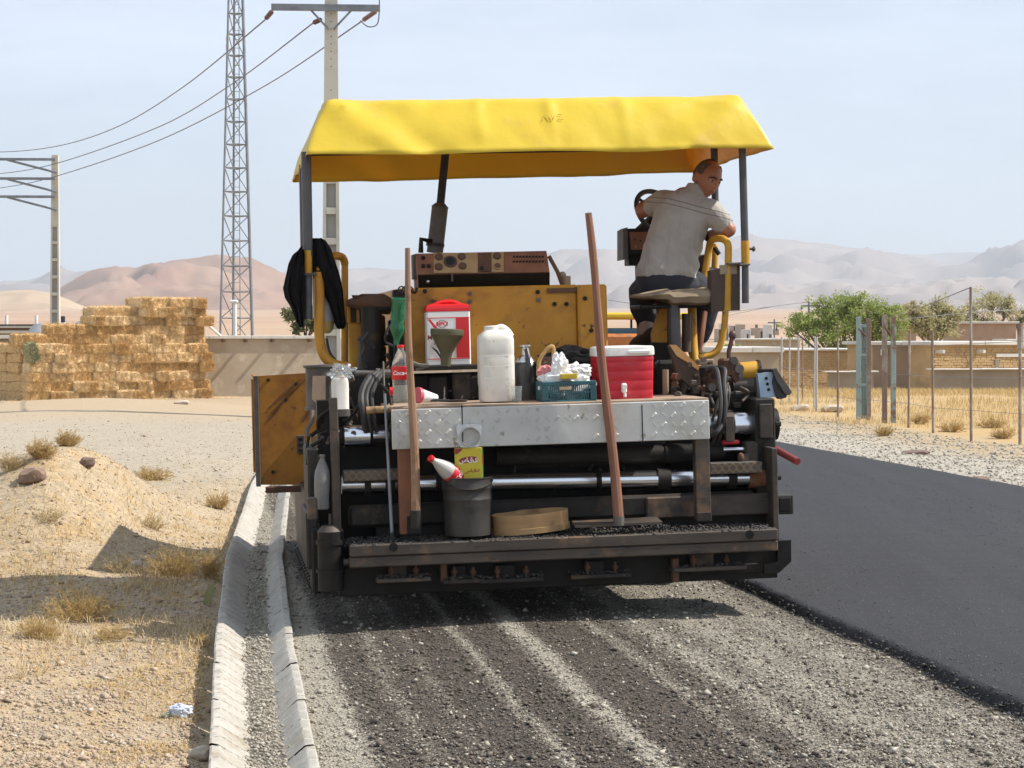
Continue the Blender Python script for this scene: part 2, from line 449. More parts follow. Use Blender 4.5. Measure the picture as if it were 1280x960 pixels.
def ground_material():
    m, n, l, p = new_mat('dry earth and gravel')
    pos = coords(n, l, world=True)
    sep = n.new('ShaderNodeSeparateXYZ'); l.new(pos, sep.inputs[0])
    def mr(src, a, b, warp=0.0, wsc=.6):
        x = src
        if warp:
            ad = n.new('ShaderNodeMath'); ad.operation = 'MULTIPLY_ADD'; ad.inputs[1].default_value = warp
            l.new(nois(n, l, pos, wsc, 5), ad.inputs[0]); l.new(src, ad.inputs[2]); x = ad.outputs[0]
        q = n.new('ShaderNodeMapRange'); q.inputs[1].default_value = a; q.inputs[2].default_value = b; l.new(x, q.inputs[0]); return q.outputs[0]
    def math_(op, a, b):
        q = n.new('ShaderNodeMath'); q.operation = op
        for i, x in enumerate((a, b)):
            if isinstance(x, (int, float)): q.inputs[i].default_value = x
            else: l.new(x, q.inputs[i])
        return q.outputs[0]
    # fine speckle of stones
    vo = n.new('ShaderNodeTexVoronoi'); vo.inputs['Scale'].default_value = 34; l.new(pos, vo.inputs['Vector'])
    r0 = ramp(n, .35, .65); l.new(nois(n, l, pos, .9, 8, .65), r0.inputs[0])
    dirt = mixc(n, l, r0.outputs[0], (0.414, 0.330, 0.220), (0.361, 0.295, 0.207))
    r1 = ramp(n, .50, .62); l.new(nois(n, l, pos, 2.7, 8, .7), r1.inputs[0])
    dirt = mixc(n, l, r1.outputs[0], dirt, (0.405, 0.299, 0.172))
    rs = ramp(n, .0, 1.0, (.66, .66, .66, 1), (1.18, 1.16, 1.12, 1)); 
    sepc = n.new('ShaderNodeSeparateColor'); l.new(vo.outputs['Color'], sepc.inputs[0]); l.new(sepc.outputs[0], rs.inputs[0])
    dirt = mixc(n, l, .6, dirt, mixc(n, l, 1.0, dirt, rs.outputs[0], 'MULTIPLY'))
    # grey gravel lot, shoulder
    vg = n.new('ShaderNodeTexVoronoi'); vg.inputs['Scale'].default_value = 22; l.new(pos, vg.inputs['Vector'])
    sg = n.new('ShaderNodeSeparateColor'); l.new(vg.outputs['Color'], sg.inputs[0])
    rg = ramp(n, .0, 1.0, (.21, .195, .165, 1), (.44, .41, .35, 1)); l.new(sg.outputs[0], rg.inputs[0])
    lot = mixc(n, l, .6, rg.outputs[0], (0.378, 0.321, 0.238))
    lotmask = math_('MULTIPLY', mr(sep.outputs[1], 21, 27, 4.0, .5), math_('SUBTRACT', 1.0, mr(sep.outputs[1], 46, 52, 6.0, .2)))
    lotmask = math_('MULTIPLY', lotmask, math_('SUBTRACT', 1.0, mr(sep.outputs[0], 2, 6)))
    col = mixc(n, l, math_('MULTIPLY', lotmask, .85), dirt, lot)
    # far-left pale earth near the wall
    col = mixc(n, l, math_('MULTIPLY', math_('MULTIPLY', mr(sep.outputs[1], 44, 50, 5, .2), .8), math_('SUBTRACT', 1.0, mr(sep.outputs[0], 0, 4))), col, (0.396, 0.304, 0.202))
    # right shoulder gravel: between the asphalt and the fence
    qx = n.new('ShaderNodeMath'); qx.operation = 'MULTIPLY_ADD'; qx.inputs[1].default_value = .144; l.new(sep.outputs[1], qx.inputs[0]); l.new(sep.outputs[0], qx.inputs[2])
    sh = math_('MULTIPLY', mr(qx.outputs[0], 7.5, 7.7), math_('SUBTRACT', 1.0, mr(qx.outputs[0], 10.0, 11.0, 1.6, .7)))
    shc = mixc(n, l, .35, rg.outputs[0], (0.458, 0.422, 0.352))
    col = mixc(n, l, math_('MULTIPLY', sh, .9), col, shc)
    # dry grass field to the right of the fence
    fm = math_('MULTIPLY', mr(qx.outputs[0], 11.0, 12.2, .8, .5), math_('SUBTRACT', 1.0, mr(sep.outputs[1], 118, 130)))
    rf = ramp(n, .4, .62); l.new(nois(n, l, pos, .55, 7, .65), rf.inputs[0])
    col = mixc(n, l, fm, col, mixc(n, l, rf.outputs[0], (0.440, 0.299, 0.132), (0.405, 0.299, 0.167)))
    # far plain: pinkish desert
    fp_ = mr(sep.outputs[1], 150, 420)
    rp_ = ramp(n, .4, .6); l.new(nois(n, l, pos, .004, 7, .6), rp_.inputs[0])
    col = mixc(n, l, fp_, col, mixc(n, l, rp_.outputs[0], (.36, .235, .16), (.42, .30, .20)))
    l.new(col, p.inputs['Base Color']); p.inputs['Roughness'].default_value = .95; p.inputs['Specular IOR Level'].default_value = .2
    b = n.new('ShaderNodeBump'); b.inputs['Strength'].default_value = .7; b.inputs['Distance'].default_value = .015
    hh = math_('ADD', math_('MULTIPLY', sepc.outputs[0], .5), nois(n, l, pos, 18, 6, .7))
    l.new(hh, b.inputs['Height']); l.new(b.outputs[0], p.inputs['Normal'])
    return m
GM = ground_material()
def lines(parts): 
    return np.unique(np.concatenate([np.arange(a, b, s) for a, b, s in parts]))
xs = lines([(-14000, -2000, 1500), (-2000, -200, 150), (-200, -40, 12), (-40, -14, 1.5), (-14, -6, .3), (-6, -.9, .06), (-.9, 4, .25), (4, 12, .12), (12, 40, 1.2), (40, 200, 12), (200, 2000, 150), (2000, 14001, 1500)])
ys = lines([(-1200, -20, 120), (-20, 5, 2.5), (5, 19, .06), (19, 34, .18), (34, 70, .6), (70, 200, 4), (200, 1000, 50), (1000, 12001, 500)])
X, Y = np.meshgrid(xs, ys); H = ground_h(X, Y)
nx_, ny_ = len(xs), len(ys)
idx = np.arange(nx_ * ny_).reshape(ny_, nx_)
fq = np.stack([idx[:-1, :-1], idx[:-1, 1:], idx[1:, 1:], idx[1:, :-1]], -1).reshape(-1, 4)
go = link(bpy.data.objects.new('ground', mesh_np('ground', np.stack([X, Y, H], -1).reshape(-1, 3), fq, GM, True))); go['kind'] = 'structure'

# ---- gravel road bed with bitumen residue lines
STR = [(0, 0), (.58, .03), (.66, .80), (.78, .90), (.84, .55), (.90, .88), (1.0, .85), (1.04, .62), (1.09, 1.0), (1.25, 1.0), (1.31, .34), (1.37, .95), (1.51, 1.0), (1.57, .60), (1.61, .12), (1.66, .30), (1.72, 1.0), (1.97, 1.0), (2.04, .50), (2.13, .85), (2.22, .70), (2.30, .34), (2.43, .62), (2.60, .32), (2.82, .52), (3.0, .38), (3.16, .60), (3.34, .55), (4.2, 0)]
def stripes(q): return np.interp(q, [a for a, _ in STR], [c for _, c in STR])
def road_material():
    m, n, l, p = new_mat('crushed gravel with bitumen residue')
    pos = coords(n, l, world=True)
    sep = n.new('ShaderNodeSeparateXYZ'); l.new(pos, sep.inputs[0])
    w_ = n.new('ShaderNodeMath'); w_.operation = 'MULTIPLY_ADD'; w_.inputs[1].default_value = .10; l.new(nois(n, l, pos, .7, 4), w_.inputs[0]); l.new(sep.outputs[0], w_.inputs[2])
    q = n.new('ShaderNodeMath'); q.operation = 'MULTIPLY_ADD'; q.inputs[1].default_value = .144; l.new(sep.outputs[1], q.inputs[0]); l.new(w_.outputs[0], q.inputs[2])
    mr = n.new('ShaderNodeMapRange'); mr.inputs[1].default_value = .05; mr.inputs[2].default_value = 4.25; l.new(q.outputs[0], mr.inputs[0])
    cr = n.new('ShaderNodeValToRGB'); e = cr.color_ramp.elements
    e[0].position = 0; e[0].color = (0, 0, 0, 1); e[1].position = 1; e[1].color = (0, 0, 0, 1)
    for a, c in STR[1:-1]:
        k = e.new(a / 4.2); k.color = (c, c, c, 1)
    l.new(mr.outputs[0], cr.inputs[0])
    vo = n.new('ShaderNodeTexVoronoi'); vo.inputs['Scale'].default_value = 75; l.new(pos, vo.inputs['Vector'])
    sc_ = n.new('ShaderNodeSeparateColor'); l.new(vo.outputs['Color'], sc_.inputs[0])
    rg = ramp(n, 0, 1, (.165, .147, .115, 1), (.49, .45, .37, 1)); rg.color_ramp.elements.new(.55).color = (.35, .32, .262, 1)
    l.new(sc_.outputs[0], rg.inputs[0])
    fine = ramp(n, .3, .75); l.new(nois(n, l, pos, 14, 8, .75), fine.inputs[0])
    light = mixc(n, l, .55, rg.outputs[0], mixc(n, l, fine.outputs[0], (0.246, 0.220, 0.172), (0.378, 0.348, 0.282)))
    rd = ramp(n, 0, 1, (.024, .021, .018, 1), (.12, .098, .076, 1)); l.new(sc_.outputs[1], rd.inputs[0])
    # residue = stripe strength against a stony threshold
    th = n.new('ShaderNodeMath'); th.operation = 'ADD'
    nn = n.new('ShaderNodeMath'); nn.operation = 'MULTIPLY_ADD'; nn.inputs[1].default_value = .9; nn.inputs[2].default_value = -.45; l.new(nois(n, l, pos, 5, 9, .8), nn.inputs[0])
    n2 = n.new('ShaderNodeMath'); n2.operation = 'MULTIPLY_ADD'; n2.inputs[1].default_value = .55; n2.inputs[2].default_value = -.275; l.new(sc_.outputs[2], n2.inputs[0])
    l.new(cr.outputs[0], th.inputs[0]); l.new(nn.outputs[0], th.inputs[1])
    t2 = n.new('ShaderNodeMath'); t2.operation = 'ADD'; l.new(th.outputs[0], t2.inputs[0]); l.new(n2.outputs[0], t2.inputs[1])
    rr = ramp(n, .22, .74); l.new(t2.outputs[0], rr.inputs[0])
    # keep it off the far part of the bed
    col = mixc(n, l, rr.outputs[0], light, rd.outputs[0])
    l.new(col, p.inputs['Base Color']); p.inputs['Roughness'].default_value = .9; p.inputs['Specular IOR Level'].default_value = .25
    b = n.new('ShaderNodeBump'); b.inputs['Strength'].default_value = .9; b.inputs['Distance'].default_value = .012
    l.new(vo.outputs['Distance'], b.inputs['Height']); b.invert = True
    b2 = n.new('ShaderNodeBump'); b2.inputs['Strength'].default_value = .5; b2.inputs['Distance'].default_value = .015; l.new(nois(n, l, pos, 25, 5, .7), b2.inputs['Height'])
    l.new(b.outputs[0], b2.inputs['Normal']); l.new(b2.outputs[0], p.inputs['Normal'])
    return m
RM = road_material()
yy = lines([(-15, 5, 1.0), (5, 20, .08), (20, 44.1, .5)])
qq = np.concatenate([np.arange(0, 3.6, .06), np.arange(3.7, 8.25, .3)])
QX, QY = np.meshgrid(qq, yy)
gl = gut_left(QY) + .144 * QY + .37
XX = gl + (QX / 8.2) * (8.2 - gl) - .144 * QY
ZZ = .0 + fbm(XX, QY, 1.1, 11, 3) * .012 + fbm(XX, QY, 9, 12, 3) * .008 - .012 + cf(XX, QY)
ix = np.arange(XX.size).reshape(XX.shape)
fq = np.stack([ix[:-1, :-1], ix[:-1, 1:], ix[1:, 1:], ix[1:, :-1]], -1).reshape(-1, 4)
o = link(bpy.data.objects.new('gravel_road', mesh_np('gravel_road', np.stack([XX, QY, ZZ], -1).reshape(-1, 3), fq, RM, True))); o['kind'] = 'structure'

# ---- fresh asphalt lane
AM = mat('fresh asphalt', (.031, .031, .034), (.040, .040, .043), 22, .85, 0, 1.6, 90, (.047, .047, .051), .9, .40, .70, (.075, .072, .08), 55, .60, .66, st3=(2.2, .12, 1), spec=.18)
yy = lines([(-15, 5, 1.0), (5, 22, .05), (22, 44.1, .4)])
qs = np.array([-.006, .0, .012, .05, .2, .5, 1, 1.5, 2, 2.5, 3, 3.5, 4, 4.5, 4.68, 4.74, 4.76]); zs = np.array([-.02, .018, .040, .048, .05, .052, .053, .054, .055, .055, .055, .054, .053, .052, .05, .03, -.02])
QX, QY = np.meshgrid(qs, yy)
edge = (fbm(QY * 1.0, QY * 0, 7, 21, 4) * .016 + fbm(QY, QY * 0 + 5, .8, 22, 2) * .010)
wgt = np.clip(1 - QX / .3, 0, 1) - np.clip((QX - 4.4) / .3, 0, 1)
XX = 3.25 + QX + edge * np.abs(wgt) - .144 * QY
ZZ = np.broadcast_to(zs, QX.shape) + fbm(XX, QY, 6, 23, 3) * .004
ix = np.arange(XX.size).reshape(XX.shape)
fq = np.stack([ix[:-1, :-1], ix[:-1, 1:], ix[1:, 1:], ix[1:, :-1]], -1).reshape(-1, 4)
o = link(bpy.data.objects.new('asphalt_lane', mesh_np('asphalt_lane', np.stack([XX, QY, ZZ], -1).reshape(-1, 3), fq, AM, True))); o['kind'] = 'structure'

# ---- concrete gutter: left kerb, gravelled channel, right rim, cast in short lengths
def strip(name, prof, y0, y1, m_, ripple=0.0, parent=None, dy=.0125, seed=0):
    yy = np.arange(y0, y1 + 1e-6, dy)
    off = np.array([a for a, _ in prof]); hh = np.array([c for _, c in prof])
    OF, YY = np.meshgrid(off, yy)
    ph = (YY + np.abs(OF - .19) * .55) / .20
    saw = (ph - np.floor(ph))
    rip = ripple * (saw ** 3.0 - .25 - .8 * np.exp(-(saw / .06) ** 2)) * np.interp(OF, [off[0], off[0] + .03, off[-1] - .02, off[-1]], [.25, 1, 1, 0])
    Xg = gut_left(YY) + OF + fbm(YY, OF * 0, 1.3, seed, 3) * .005
    Zg = np.broadcast_to(hh, OF.shape) + rip + fbm(Xg * 9, YY * 3, 3, seed + 1, 3) * .004 + cf(Xg, YY)
    ix = np.arange(Xg.size).reshape(Xg.shape)
    f = np.stack([ix[:-1, :-1], ix[:-1, 1:], ix[1:, 1:], ix[1:, :-1]], -1).reshape(-1, 4)
    me = mesh_np(name, np.stack([Xg, YY, Zg], -1).reshape(-1, 3), f, m_, True); me.set_sharp_from_angle(angle=R(32))
    return link(bpy.data.objects.new(name, me), parent)
gut = bpy.data.objects.new('gutter', None); link(gut); gut['kind'] = 'structure'
LP = [(-.008, -.14), (-.006, .0), (-.004, .062), (.004, .066), (.03, .062), (.055, .047), (.08, .028), (.105, .010), (.13, -.008), (.155, -.024), (.165, -.07)]
RP = [(.25, -.07), (.255, -.03), (.28, -.012), (.305, .008), (.328, .026), (.346, .040), (.352, .043), (.380, .044), (.386, .040), (.388, -.03)]
y = 3.0; k = 0
while y < 34:
    L = 1.0
    strip('kerb_stone', LP, y + .007, y + L - .007, KERB, .020, gut, seed=40 + k); strip('kerb_stone', RP, y + .007, y + L - .007, KERB, .016, gut, seed=80 + k)
    y += L; k += 1
strip('gutter_bed', [(.11, -.03), (.16, -.022), (.21, -.018), (.26, -.02), (.30, -.02)], 3, 34, RM, 0, gut, seed=5)

# ---- loose stones on road, gutter and verge (uncountable)
STONE_L = mat('pale crushed stone', (0.396, 0.361, 0.295), (0.282, 0.251, 0.198), 45, .9, 0, 0, 40, (0.493, 0.458, 0.396), 30, .55, .65)
STONE_D = mat('tarry crushed stone', (.05, .043, .036), (.15, .12, .09), 45, .75, 0)
STONE_E = mat('earthy stone', (.44, .34, .24), (.33, .245, .17), 30, .95, 0, 0, 40, (.52, .47, .40), 20, .55, .65)
def scatter(n_, fx, y0, y1, power=1.6):
    t = rng.uniform(0, 1, n_); a, c = y0 ** -power, y1 ** -power
    y = (a + (c - a) * t) ** (-1 / power); return y
N = 110000
y = scatter(N, None, 6.6, 26, 1.3); 
x = rng.uniform(-1.3, 2.8, N) * (y / 8) ** .55; q = x + .144 * y
gl = gut_left(y)
ok = (x > gl + .37) & (q < 3.3) & (np.abs(x) < y * .26)
x, y, q = x[ok], y[ok], q[ok]
dark = rng.uniform(0, 1, len(x)) < stripes(q) * .9
z = fbm(x, y, 1.1, 11, 3) * .012 + fbm(x, y, 9, 12, 3) * .008 - .010 + cf(x, y)
s = rng.gamma(2.0, .0017, len(x)).clip(.0018, .014); big = rng.uniform(0, 1, len(s)) < .012; s = np.where(big, rng.uniform(.008, .02, len(s)), s)
pos = np.stack([x, y, z + s * .25], 1)
N = 1500
ye = scatter(N, None, 7.5, 26, 1.2); xe = 3.25 - np.abs(rng.normal(0, .035, N)) + .02 - .144 * ye; se = rng.gamma(2.0, .0024, N).clip(.002, .014)
o = link(bpy.data.objects.new('asphalt_edge_crumbs', pebble_mesh('asphalt_edge_crumbs', np.stack([xe, ye, se * .4 + .045 * rng.uniform(0, 1, N) * np.clip((xe + .144 * ye - 3.2) / .06, 0, 1)], 1), se, CRUMB))); o['kind'] = 'stuff'
N = 45000
ye = scatter(N, None, 8.3, 24, 1.4); xe = 3.27 + rng.uniform(0, 1, N) * 3.6 - .144 * ye; okk = xe < ye * .26; xe, ye = xe[okk], ye[okk]
se = rng.gamma(2.4, .0013, len(xe)).clip(.0015, .008)
o = link(bpy.data.objects.new('asphalt_grains', pebble_mesh('asphalt_grains', np.stack([xe, ye, .051 + fbm(xe, ye, 6, 23, 3) * .004 + np.interp(xe + .144 * ye - 3.25, [0, .2, 3], [-.005, -.001, .004])], 1), se, mat('asphalt grains', (.038, .037, .041), (.10, .096, .102), 90, .8)))); o['kind'] = 'stuff'
for nm, mk, m_ in (('loose_gravel', ~dark, STONE_L), ('tarry_gravel', dark, STONE_D)):
    o = link(bpy.data.objects.new(nm, pebble_mesh(nm, pos[mk], s[mk], m_))); o['kind'] = 'stuff'
N = 9000
y = scatter(N, None, 6.6, 24, 1.3); x = gut_left(y) + rng.normal(.205, .045, N); s = rng.gamma(2.0, .0022, N).clip(.002, .016)
o = link(bpy.data.objects.new('gutter_gravel', pebble_mesh('gutter_gravel', np.stack([x, y, cf(x, y) - .018 + s * .3 + .02 * np.abs(rng.normal(0, .5, N))], 1), s, STONE_L))); o['kind'] = 'stuff'
N = 70000
y = scatter(N, None, 6.8, 45, 1.0); x = gut_left(y) - .03 - rng.uniform(0, 1, N) * np.maximum(.2, y * .25 + gut_left(y))
s = rng.gamma(1.1, .0028, N).clip(.002, .028) * (1 + y * .008)
o = link(bpy.data.objects.new('dirt_pebbles', pebble_mesh('dirt_pebbles', np.stack([x, y, ground_h(x, y) + s * .2], 1), s, STONE_E))); o['kind'] = 'stuff'
N = 22000
y = scatter(N, None, 16, 48, 1.0); x = 8.0 + rng.uniform(0, 3.2, N) - .144 * y; s = rng.gamma(2, .0045, N).clip(.004, .03)
o = link(bpy.data.objects.new('shoulder_gravel', pebble_mesh('shoulder_gravel', np.stack([x, y, ground_h(x, y) + s * .25], 1), s, STONE_L))); o['kind'] = 'stuff'
print('ground ok')
# ================================================================== the paver
pav = thing('asphalt_paver', 'old yellow and black asphalt paver with a yellow canopy, standing on the gravel road', 'paver', PM)
def part(b, name, m, parent=pav, **k): return b.build(name, m, parent, **k)

# ---- chassis, tracks, hopper (mostly hidden, give the shade)
b = B(); b.box(-.95, .95, .85, 5.0, .35, .95, .02); b.box(-.80, 1.02, 1.0, 3.3, .90, 1.12, .02); part(b, 'chassis', BLACK)
for s in (-1, 1):
    b = B()
    prof = [(-1.1, .02), (1.1, .02), (1.32, .18), (1.36, .36), (1.2, .55), (-1.2, .55), (-1.36, .36), (-1.32, .18)]
    b.prism([(s * 1.0 - .16, 2.9 + y, z) for y, z in prof], (.32, 0, 0))
    tr = part(b, 'track', RUBBER)
    for k in range(14):
        q = B().box(s * 1.0 - .18, s * 1.0 + .18, 1.85 + k * .16, 1.85 + k * .16 + .05, .0, .05, .008)
        q.build('track_pad', DARK, tr)
# hopper wings, open
hv = 3.3
def wing(sgn):
    pp = [(322.5, 470), (387, 466), (411, 470), (411, 545), (398, 560), (386, 606), (331, 606), (322.5, 606)]
    pts = [P(a, c, hv) for a, c in pp]
    mid = 0.0
    if sgn > 0: pts = [Vector((-q.x, q.y, q.z)) for q in pts]
    w = B().prism(pts, (0, .03, 0)); w_ = part(w, 'hopper_wing', YSTREAK)
    xs = [q.x for q in pts]; zs = [q.z for q in pts]
    xo = min(xs) if sgn < 0 else max(xs)
    xi = max(xs) if sgn < 0 else min(xs)
    # side sheet running forward, flared edge, lower lip
    e = B().box(xo - .012, xo + .02, hv - .012, hv + .045, min(zs), max(zs) - .01, .004); e.build('edge_strip', GREYP, w_)
    e = B().box(min(xo, xi) + .05, max(xo, xi) - .12, hv - .02, hv + .04, min(zs) - .045, min(zs) - .004, .004); e.build('lower_lip', RUST, w_)
    s_ = B().prism([(xo, hv + .035, max(zs) - .02), (xo, hv + 1.5, max(zs) - .02), (xo + .35 * -sgn, hv + 1.5, min(zs)), (xo + .25 * -sgn, hv + .035, min(zs))], (.02 * -sgn, 0, 0))
    s_.build('wing_side', YSTREAK, w_)
    f_ = B().box(xi, xo, hv + 1.5, hv + 1.53, min(zs), max(zs) - .06); f_.build('wing_front', YSTREAK, w_)
    return w_
wl_ = wing(-1); wing(1)
for px, py in ((335, 475), (357, 500), (370, 480), (341, 590)):
    q = B(); c = P(px, py, hv); q.cyl(c + Vector((0, .01, 0)), c - Vector((0, .012, 0)), .012, n=8); q.build('rivet', DARK, wl_)
SMEAR = mat('tar smear', (.12, .05, .018), (.20, .085, .02), 20, .6)
for k, (x0_, y0_, x1_, y1_, w_) in enumerate(((334, 512, 376, 474, 2.2), (338, 517, 380, 477, 1.4), (333, 528, 350, 508, 1.6), (352, 503, 386, 470, 1.2), (378, 528, 392, 505, 2.5))):
    aa, cc = P(x0_, y0_, hv - .003), P(x1_, y1_, hv - .003); nn_ = Vector((-(cc.z - aa.z), 0, cc.x - aa.x)).normalized() * w_ * pxm(hv)
    n6 = 14; up_ = []; dn_ = []
    for i6 in range(n6):
        t6 = i6 / (n6 - 1); m6 = aa.lerp(cc, t6); j6 = (.25 + .75 * math.sin(math.pi * t6)) * (1 + .5 * noise.noise((t6 * 9, k, 2)))
        up_.append(m6 + nn_ * j6); dn_.append(m6 - nn_ * j6 * .8)
    B().add(up_ + dn_, [(i6, i6 + 1, n6 + i6 + 1, n6 + i6) for i6 in range(n6 - 1)]).build('tar_smear', SMEAR, wl_, sm=0, recalc=False)
b = B().pbox(371, 544, 381, 567, hv - .03, .03); h = b.build('latch_plate', GREYP, wl_)
for i in range(3): B().pbox(373, 547 + i * 7, 379, 551 + i * 7, hv - .035, .01).build('latch_slot', BLACK, wl_)
b = B().pbox(387, 544, 399, 567, hv - .4, .1, .01); part(b, 'hinge_block', TANP)

# ---- screed back wall and tubes
b = B(); b.pbox(425, 505, 950, 690, .62, .2); part(b, 'screed_frame', BLACK)
b = B(); b.pbox(424, 698, 972, 734, .16, .5); part(b, 'screed_plate', BLACK)
b = B(); b.pbox(470, 640, 960, 700, .36, .2); part(b, 'screed_back', BLACK)
def tube_px(x0, y0, x1, y1, v, rpx, n=24):
    q = B(); q.cyl(P(x0, y0, v), P(x1, y1, v), rpx * pxm(v), n=n); return q
part(tube_px(427, 606, 945, 597, .40, 11.5), 'guide_tube', CHROME)
for x, w in ((487, 6), (459, 4), (551, 7), (747, 3), (829, 8), (914, 5)):
    y = 606 - (x - 427) / 518 * 9
    part(tube_px(x - w, y + .1, x + w, y - .1, .40, 13.5), 'tube_clamp', DARK if x != 747 else BLACK)
part(tube_px(935, 597, 968, 596.5, .40, 13.5), 'tube_end', RUSTP)
part(tube_px(424, 546, 520, 544, .52, 12), 'cylinder_barrel', DARK)
part(tube_px(430, 545.5, 462, 545, .50, 14), 'ram_sleeve', CHROME)
part(tube_px(466, 544.5, 486, 544, .50, 8), 'ram_rod', CHROME)
part(tube_px(880, 532, 950, 530.5, .50, 16), 'ram_sleeve', CHROME)
b = tube_px(905, 531.5, 915, 531.3, .5, 19); part(b, 'sleeve_band', BEAM)
b = B().pbox(907, 520, 918, 552, .34, .04); part(b, 'band_strap', BEAM)
part(tube_px(948, 530.5, 970, 530, .5, 20), 'sleeve_head', DARK)
part(tube_px(620, 571, 832, 567, .45, 11), 'cross_tube', DARK)
part(tube_px(830, 567, 905, 565, .45, 12.5), 'cross_tube', BLACK)
part(tube_px(904, 562, 936, 561.5, .40, 3), 'ram_rod', CHROME)
b = B().pbox(932, 552, 958, 580, .36, .1, .01); part(b, 'rod_bracket', BEAM)
b = B().pbox(925, 568, 937, 585, .34, .05, .004); part(b, 'rod_bracket', GREYP)
b = B(); c = P(926, 572, .33); b.ball(c, .02, .02, .028); part(b, 'grease_lump', RUST)
b = B(); c = P(914, 553, .36); b.box(c.x - .05, c.x + .05, c.y, c.y + .03, c.z - .012, c.z + .012, .008, None); part(b, 'rag', REDP)
b = B().pbox(436, 623, 945, 651, .33, .06, .02); part(b, 'moldboard', DARK)
b = B().pbox(808, 619, 962, 646, .30, .028, .012); part(b, 'plain_or_lit_plate', BEAM)  # sunlit patch of the moldboard, drawn as a lighter brown plate
b = B().pbox(640, 553, 832, 583, .56, .04); part(b, 'plain_or_lit_plate', DARK)
# small checker steps
def tread(mb, x0, x1, z0, z1, y, nx, nz, L=.024, w=.0045, keep=lambda i, j: True):
    for i in range(nx):
        for j in range(nz):
            if not keep(i, j): continue
            cx = x0 + (i + .5) / nx * (x1 - x0); cz = z0 + (j + .5) / nz * (z1 - z0)
            sg = 1 if (i + j) % 2 else -1
            for k in (-1.5, -.5, .5, 1.5):
                a = R(45) * sg; o = k * .0085
                px_, pz_ = cx - o * math.sin(a), cz + o * math.cos(a)
                dx, dz = math.cos(a) * L / 2, math.sin(a) * L / 2; nx_, nz_ = -math.sin(a) * w / 2, math.cos(a) * w / 2
                mb.add([(px_ - dx, y + .0005, pz_ - dz), (px_ + nx_, y + .0005, pz_ + nz_), (px_ + dx, y + .0005, pz_ + dz), (px_ - nx_, y + .0005, pz_ - nz_), (px_, y - .0028, pz_)],
                       [(0, 1, 4), (1, 2, 4), (2, 3, 4), (3, 0, 4)])
for (x0, y0, x1, y1) in ((430, 588, 499, 601), (888, 578, 953, 592)):
    b = B().pbox(x0, y0, x1, y1, .26, .14, .003); st = part(b, 'tread_step', GREYP)
    a, c = P(x0, (y0 + y1) / 2, .26), P(x1, (y0 + y1) / 2, .26); zt, zb = P((x0 + x1) / 2, y0, .26).z, P((x0 + x1) / 2, y1, .26).z
    t_ = B(); tread(t_, a.x + .004, c.x - .004, zb + .002, zt - .002, .26, 14, 2, .02)
    o_ = t_.build('raised_tread', TANP, st, sm=0); o_['kind'] = 'stuff'

# ---- step beam with asphalt crumbs
b = B(); b.pbox(437, 671.5, 973, 686, 0, .10, .006); b.pbox(437, 686.6, 973, 699.5, .003, .10, .006); bm_ = part(b, 'step_beam', BEAM)
b = B(); zt = P(705, 671.5, 0).z; x0, x1 = P(437, 685, 0).x, P(973, 680, 0).x
b.box(x0, x1, .09, .36, zt - .03, zt - .006); part(b, 'walkway', BLACK)
for x, y in ((492, 684), (937, 668)):
    c = P(x, y, 0); q = B().cyl(c + Vector((0, .012, 0)), c - Vector((0, .0025, 0)), 5.5 * pxm(0), n=14); q.build('bolt_hole', BLACK, bm_)
N = 2600
px_ = rng.uniform(x0 + .01, x1 - .01, N); py_ = rng.uniform(.004, .34, N)
hgt = .012 + .02 * np.array([max(0, noise.noise((a * 5, b_ * 5, 1.3))) for a, b_ in zip(px_, py_)]) * 1.5
pz_ = zt - .004 + rng.uniform(0, 1, N) * hgt * (0.35 + py_ * 2)
o = link(bpy.data.objects.new('asphalt_crumbs', pebble_mesh('asphalt_crumbs', np.stack([px_, py_, pz_], 1), rng.uniform(.004, .011, N), CRUMB)), pav); o['kind'] = 'stuff'
# brackets under the beam
for k, (x, y, w) in enumerate(((505, 715, 34), (580, 717, 26), (640, 716, 40), (752, 711, 38), (888, 702, 46))):
    q = B(); q.pbox(x - w, y + 8 - k * .3, x + w, y + 13 - k * .3, .03, .12, .004); q.pbox(x - w * .55, y - 10, x + w * .1, y + 8, .12, .03, .004)
    br = part(q, 'bracket', BEAM if k in (0, 4) else DARK)
    for dx in (-.45, .45):
        c = P(x + dx * w, y + 8, .08); q = B().cyl(c, c + Vector((0, 0, .07)), .008, n=8); q.cyl(c + Vector((0, 0, .035)), c + Vector((0, 0, .052)), .017, n=6); q.build('bolt', RUST, br)
    cn = 130; u = rng.uniform(-w, w, cn) * pxm(.05); c = P(x, y + 8, .06)
    pos = np.stack([c.x + u, c.y + rng.uniform(-.03, .08, cn), c.z + rng.uniform(0, .022, cn)], 1)
    o = link(bpy.data.objects.new('asphalt_crumbs', pebble_mesh('asphalt_crumbs', pos, rng.uniform(.004, .010, cn), CRUMB)), br); o['kind'] = 'stuff'
for x in (555, 845): part(B().pbox(x - 4, 698, x + 4, 728, .06, .05), 'gusset', RUST)

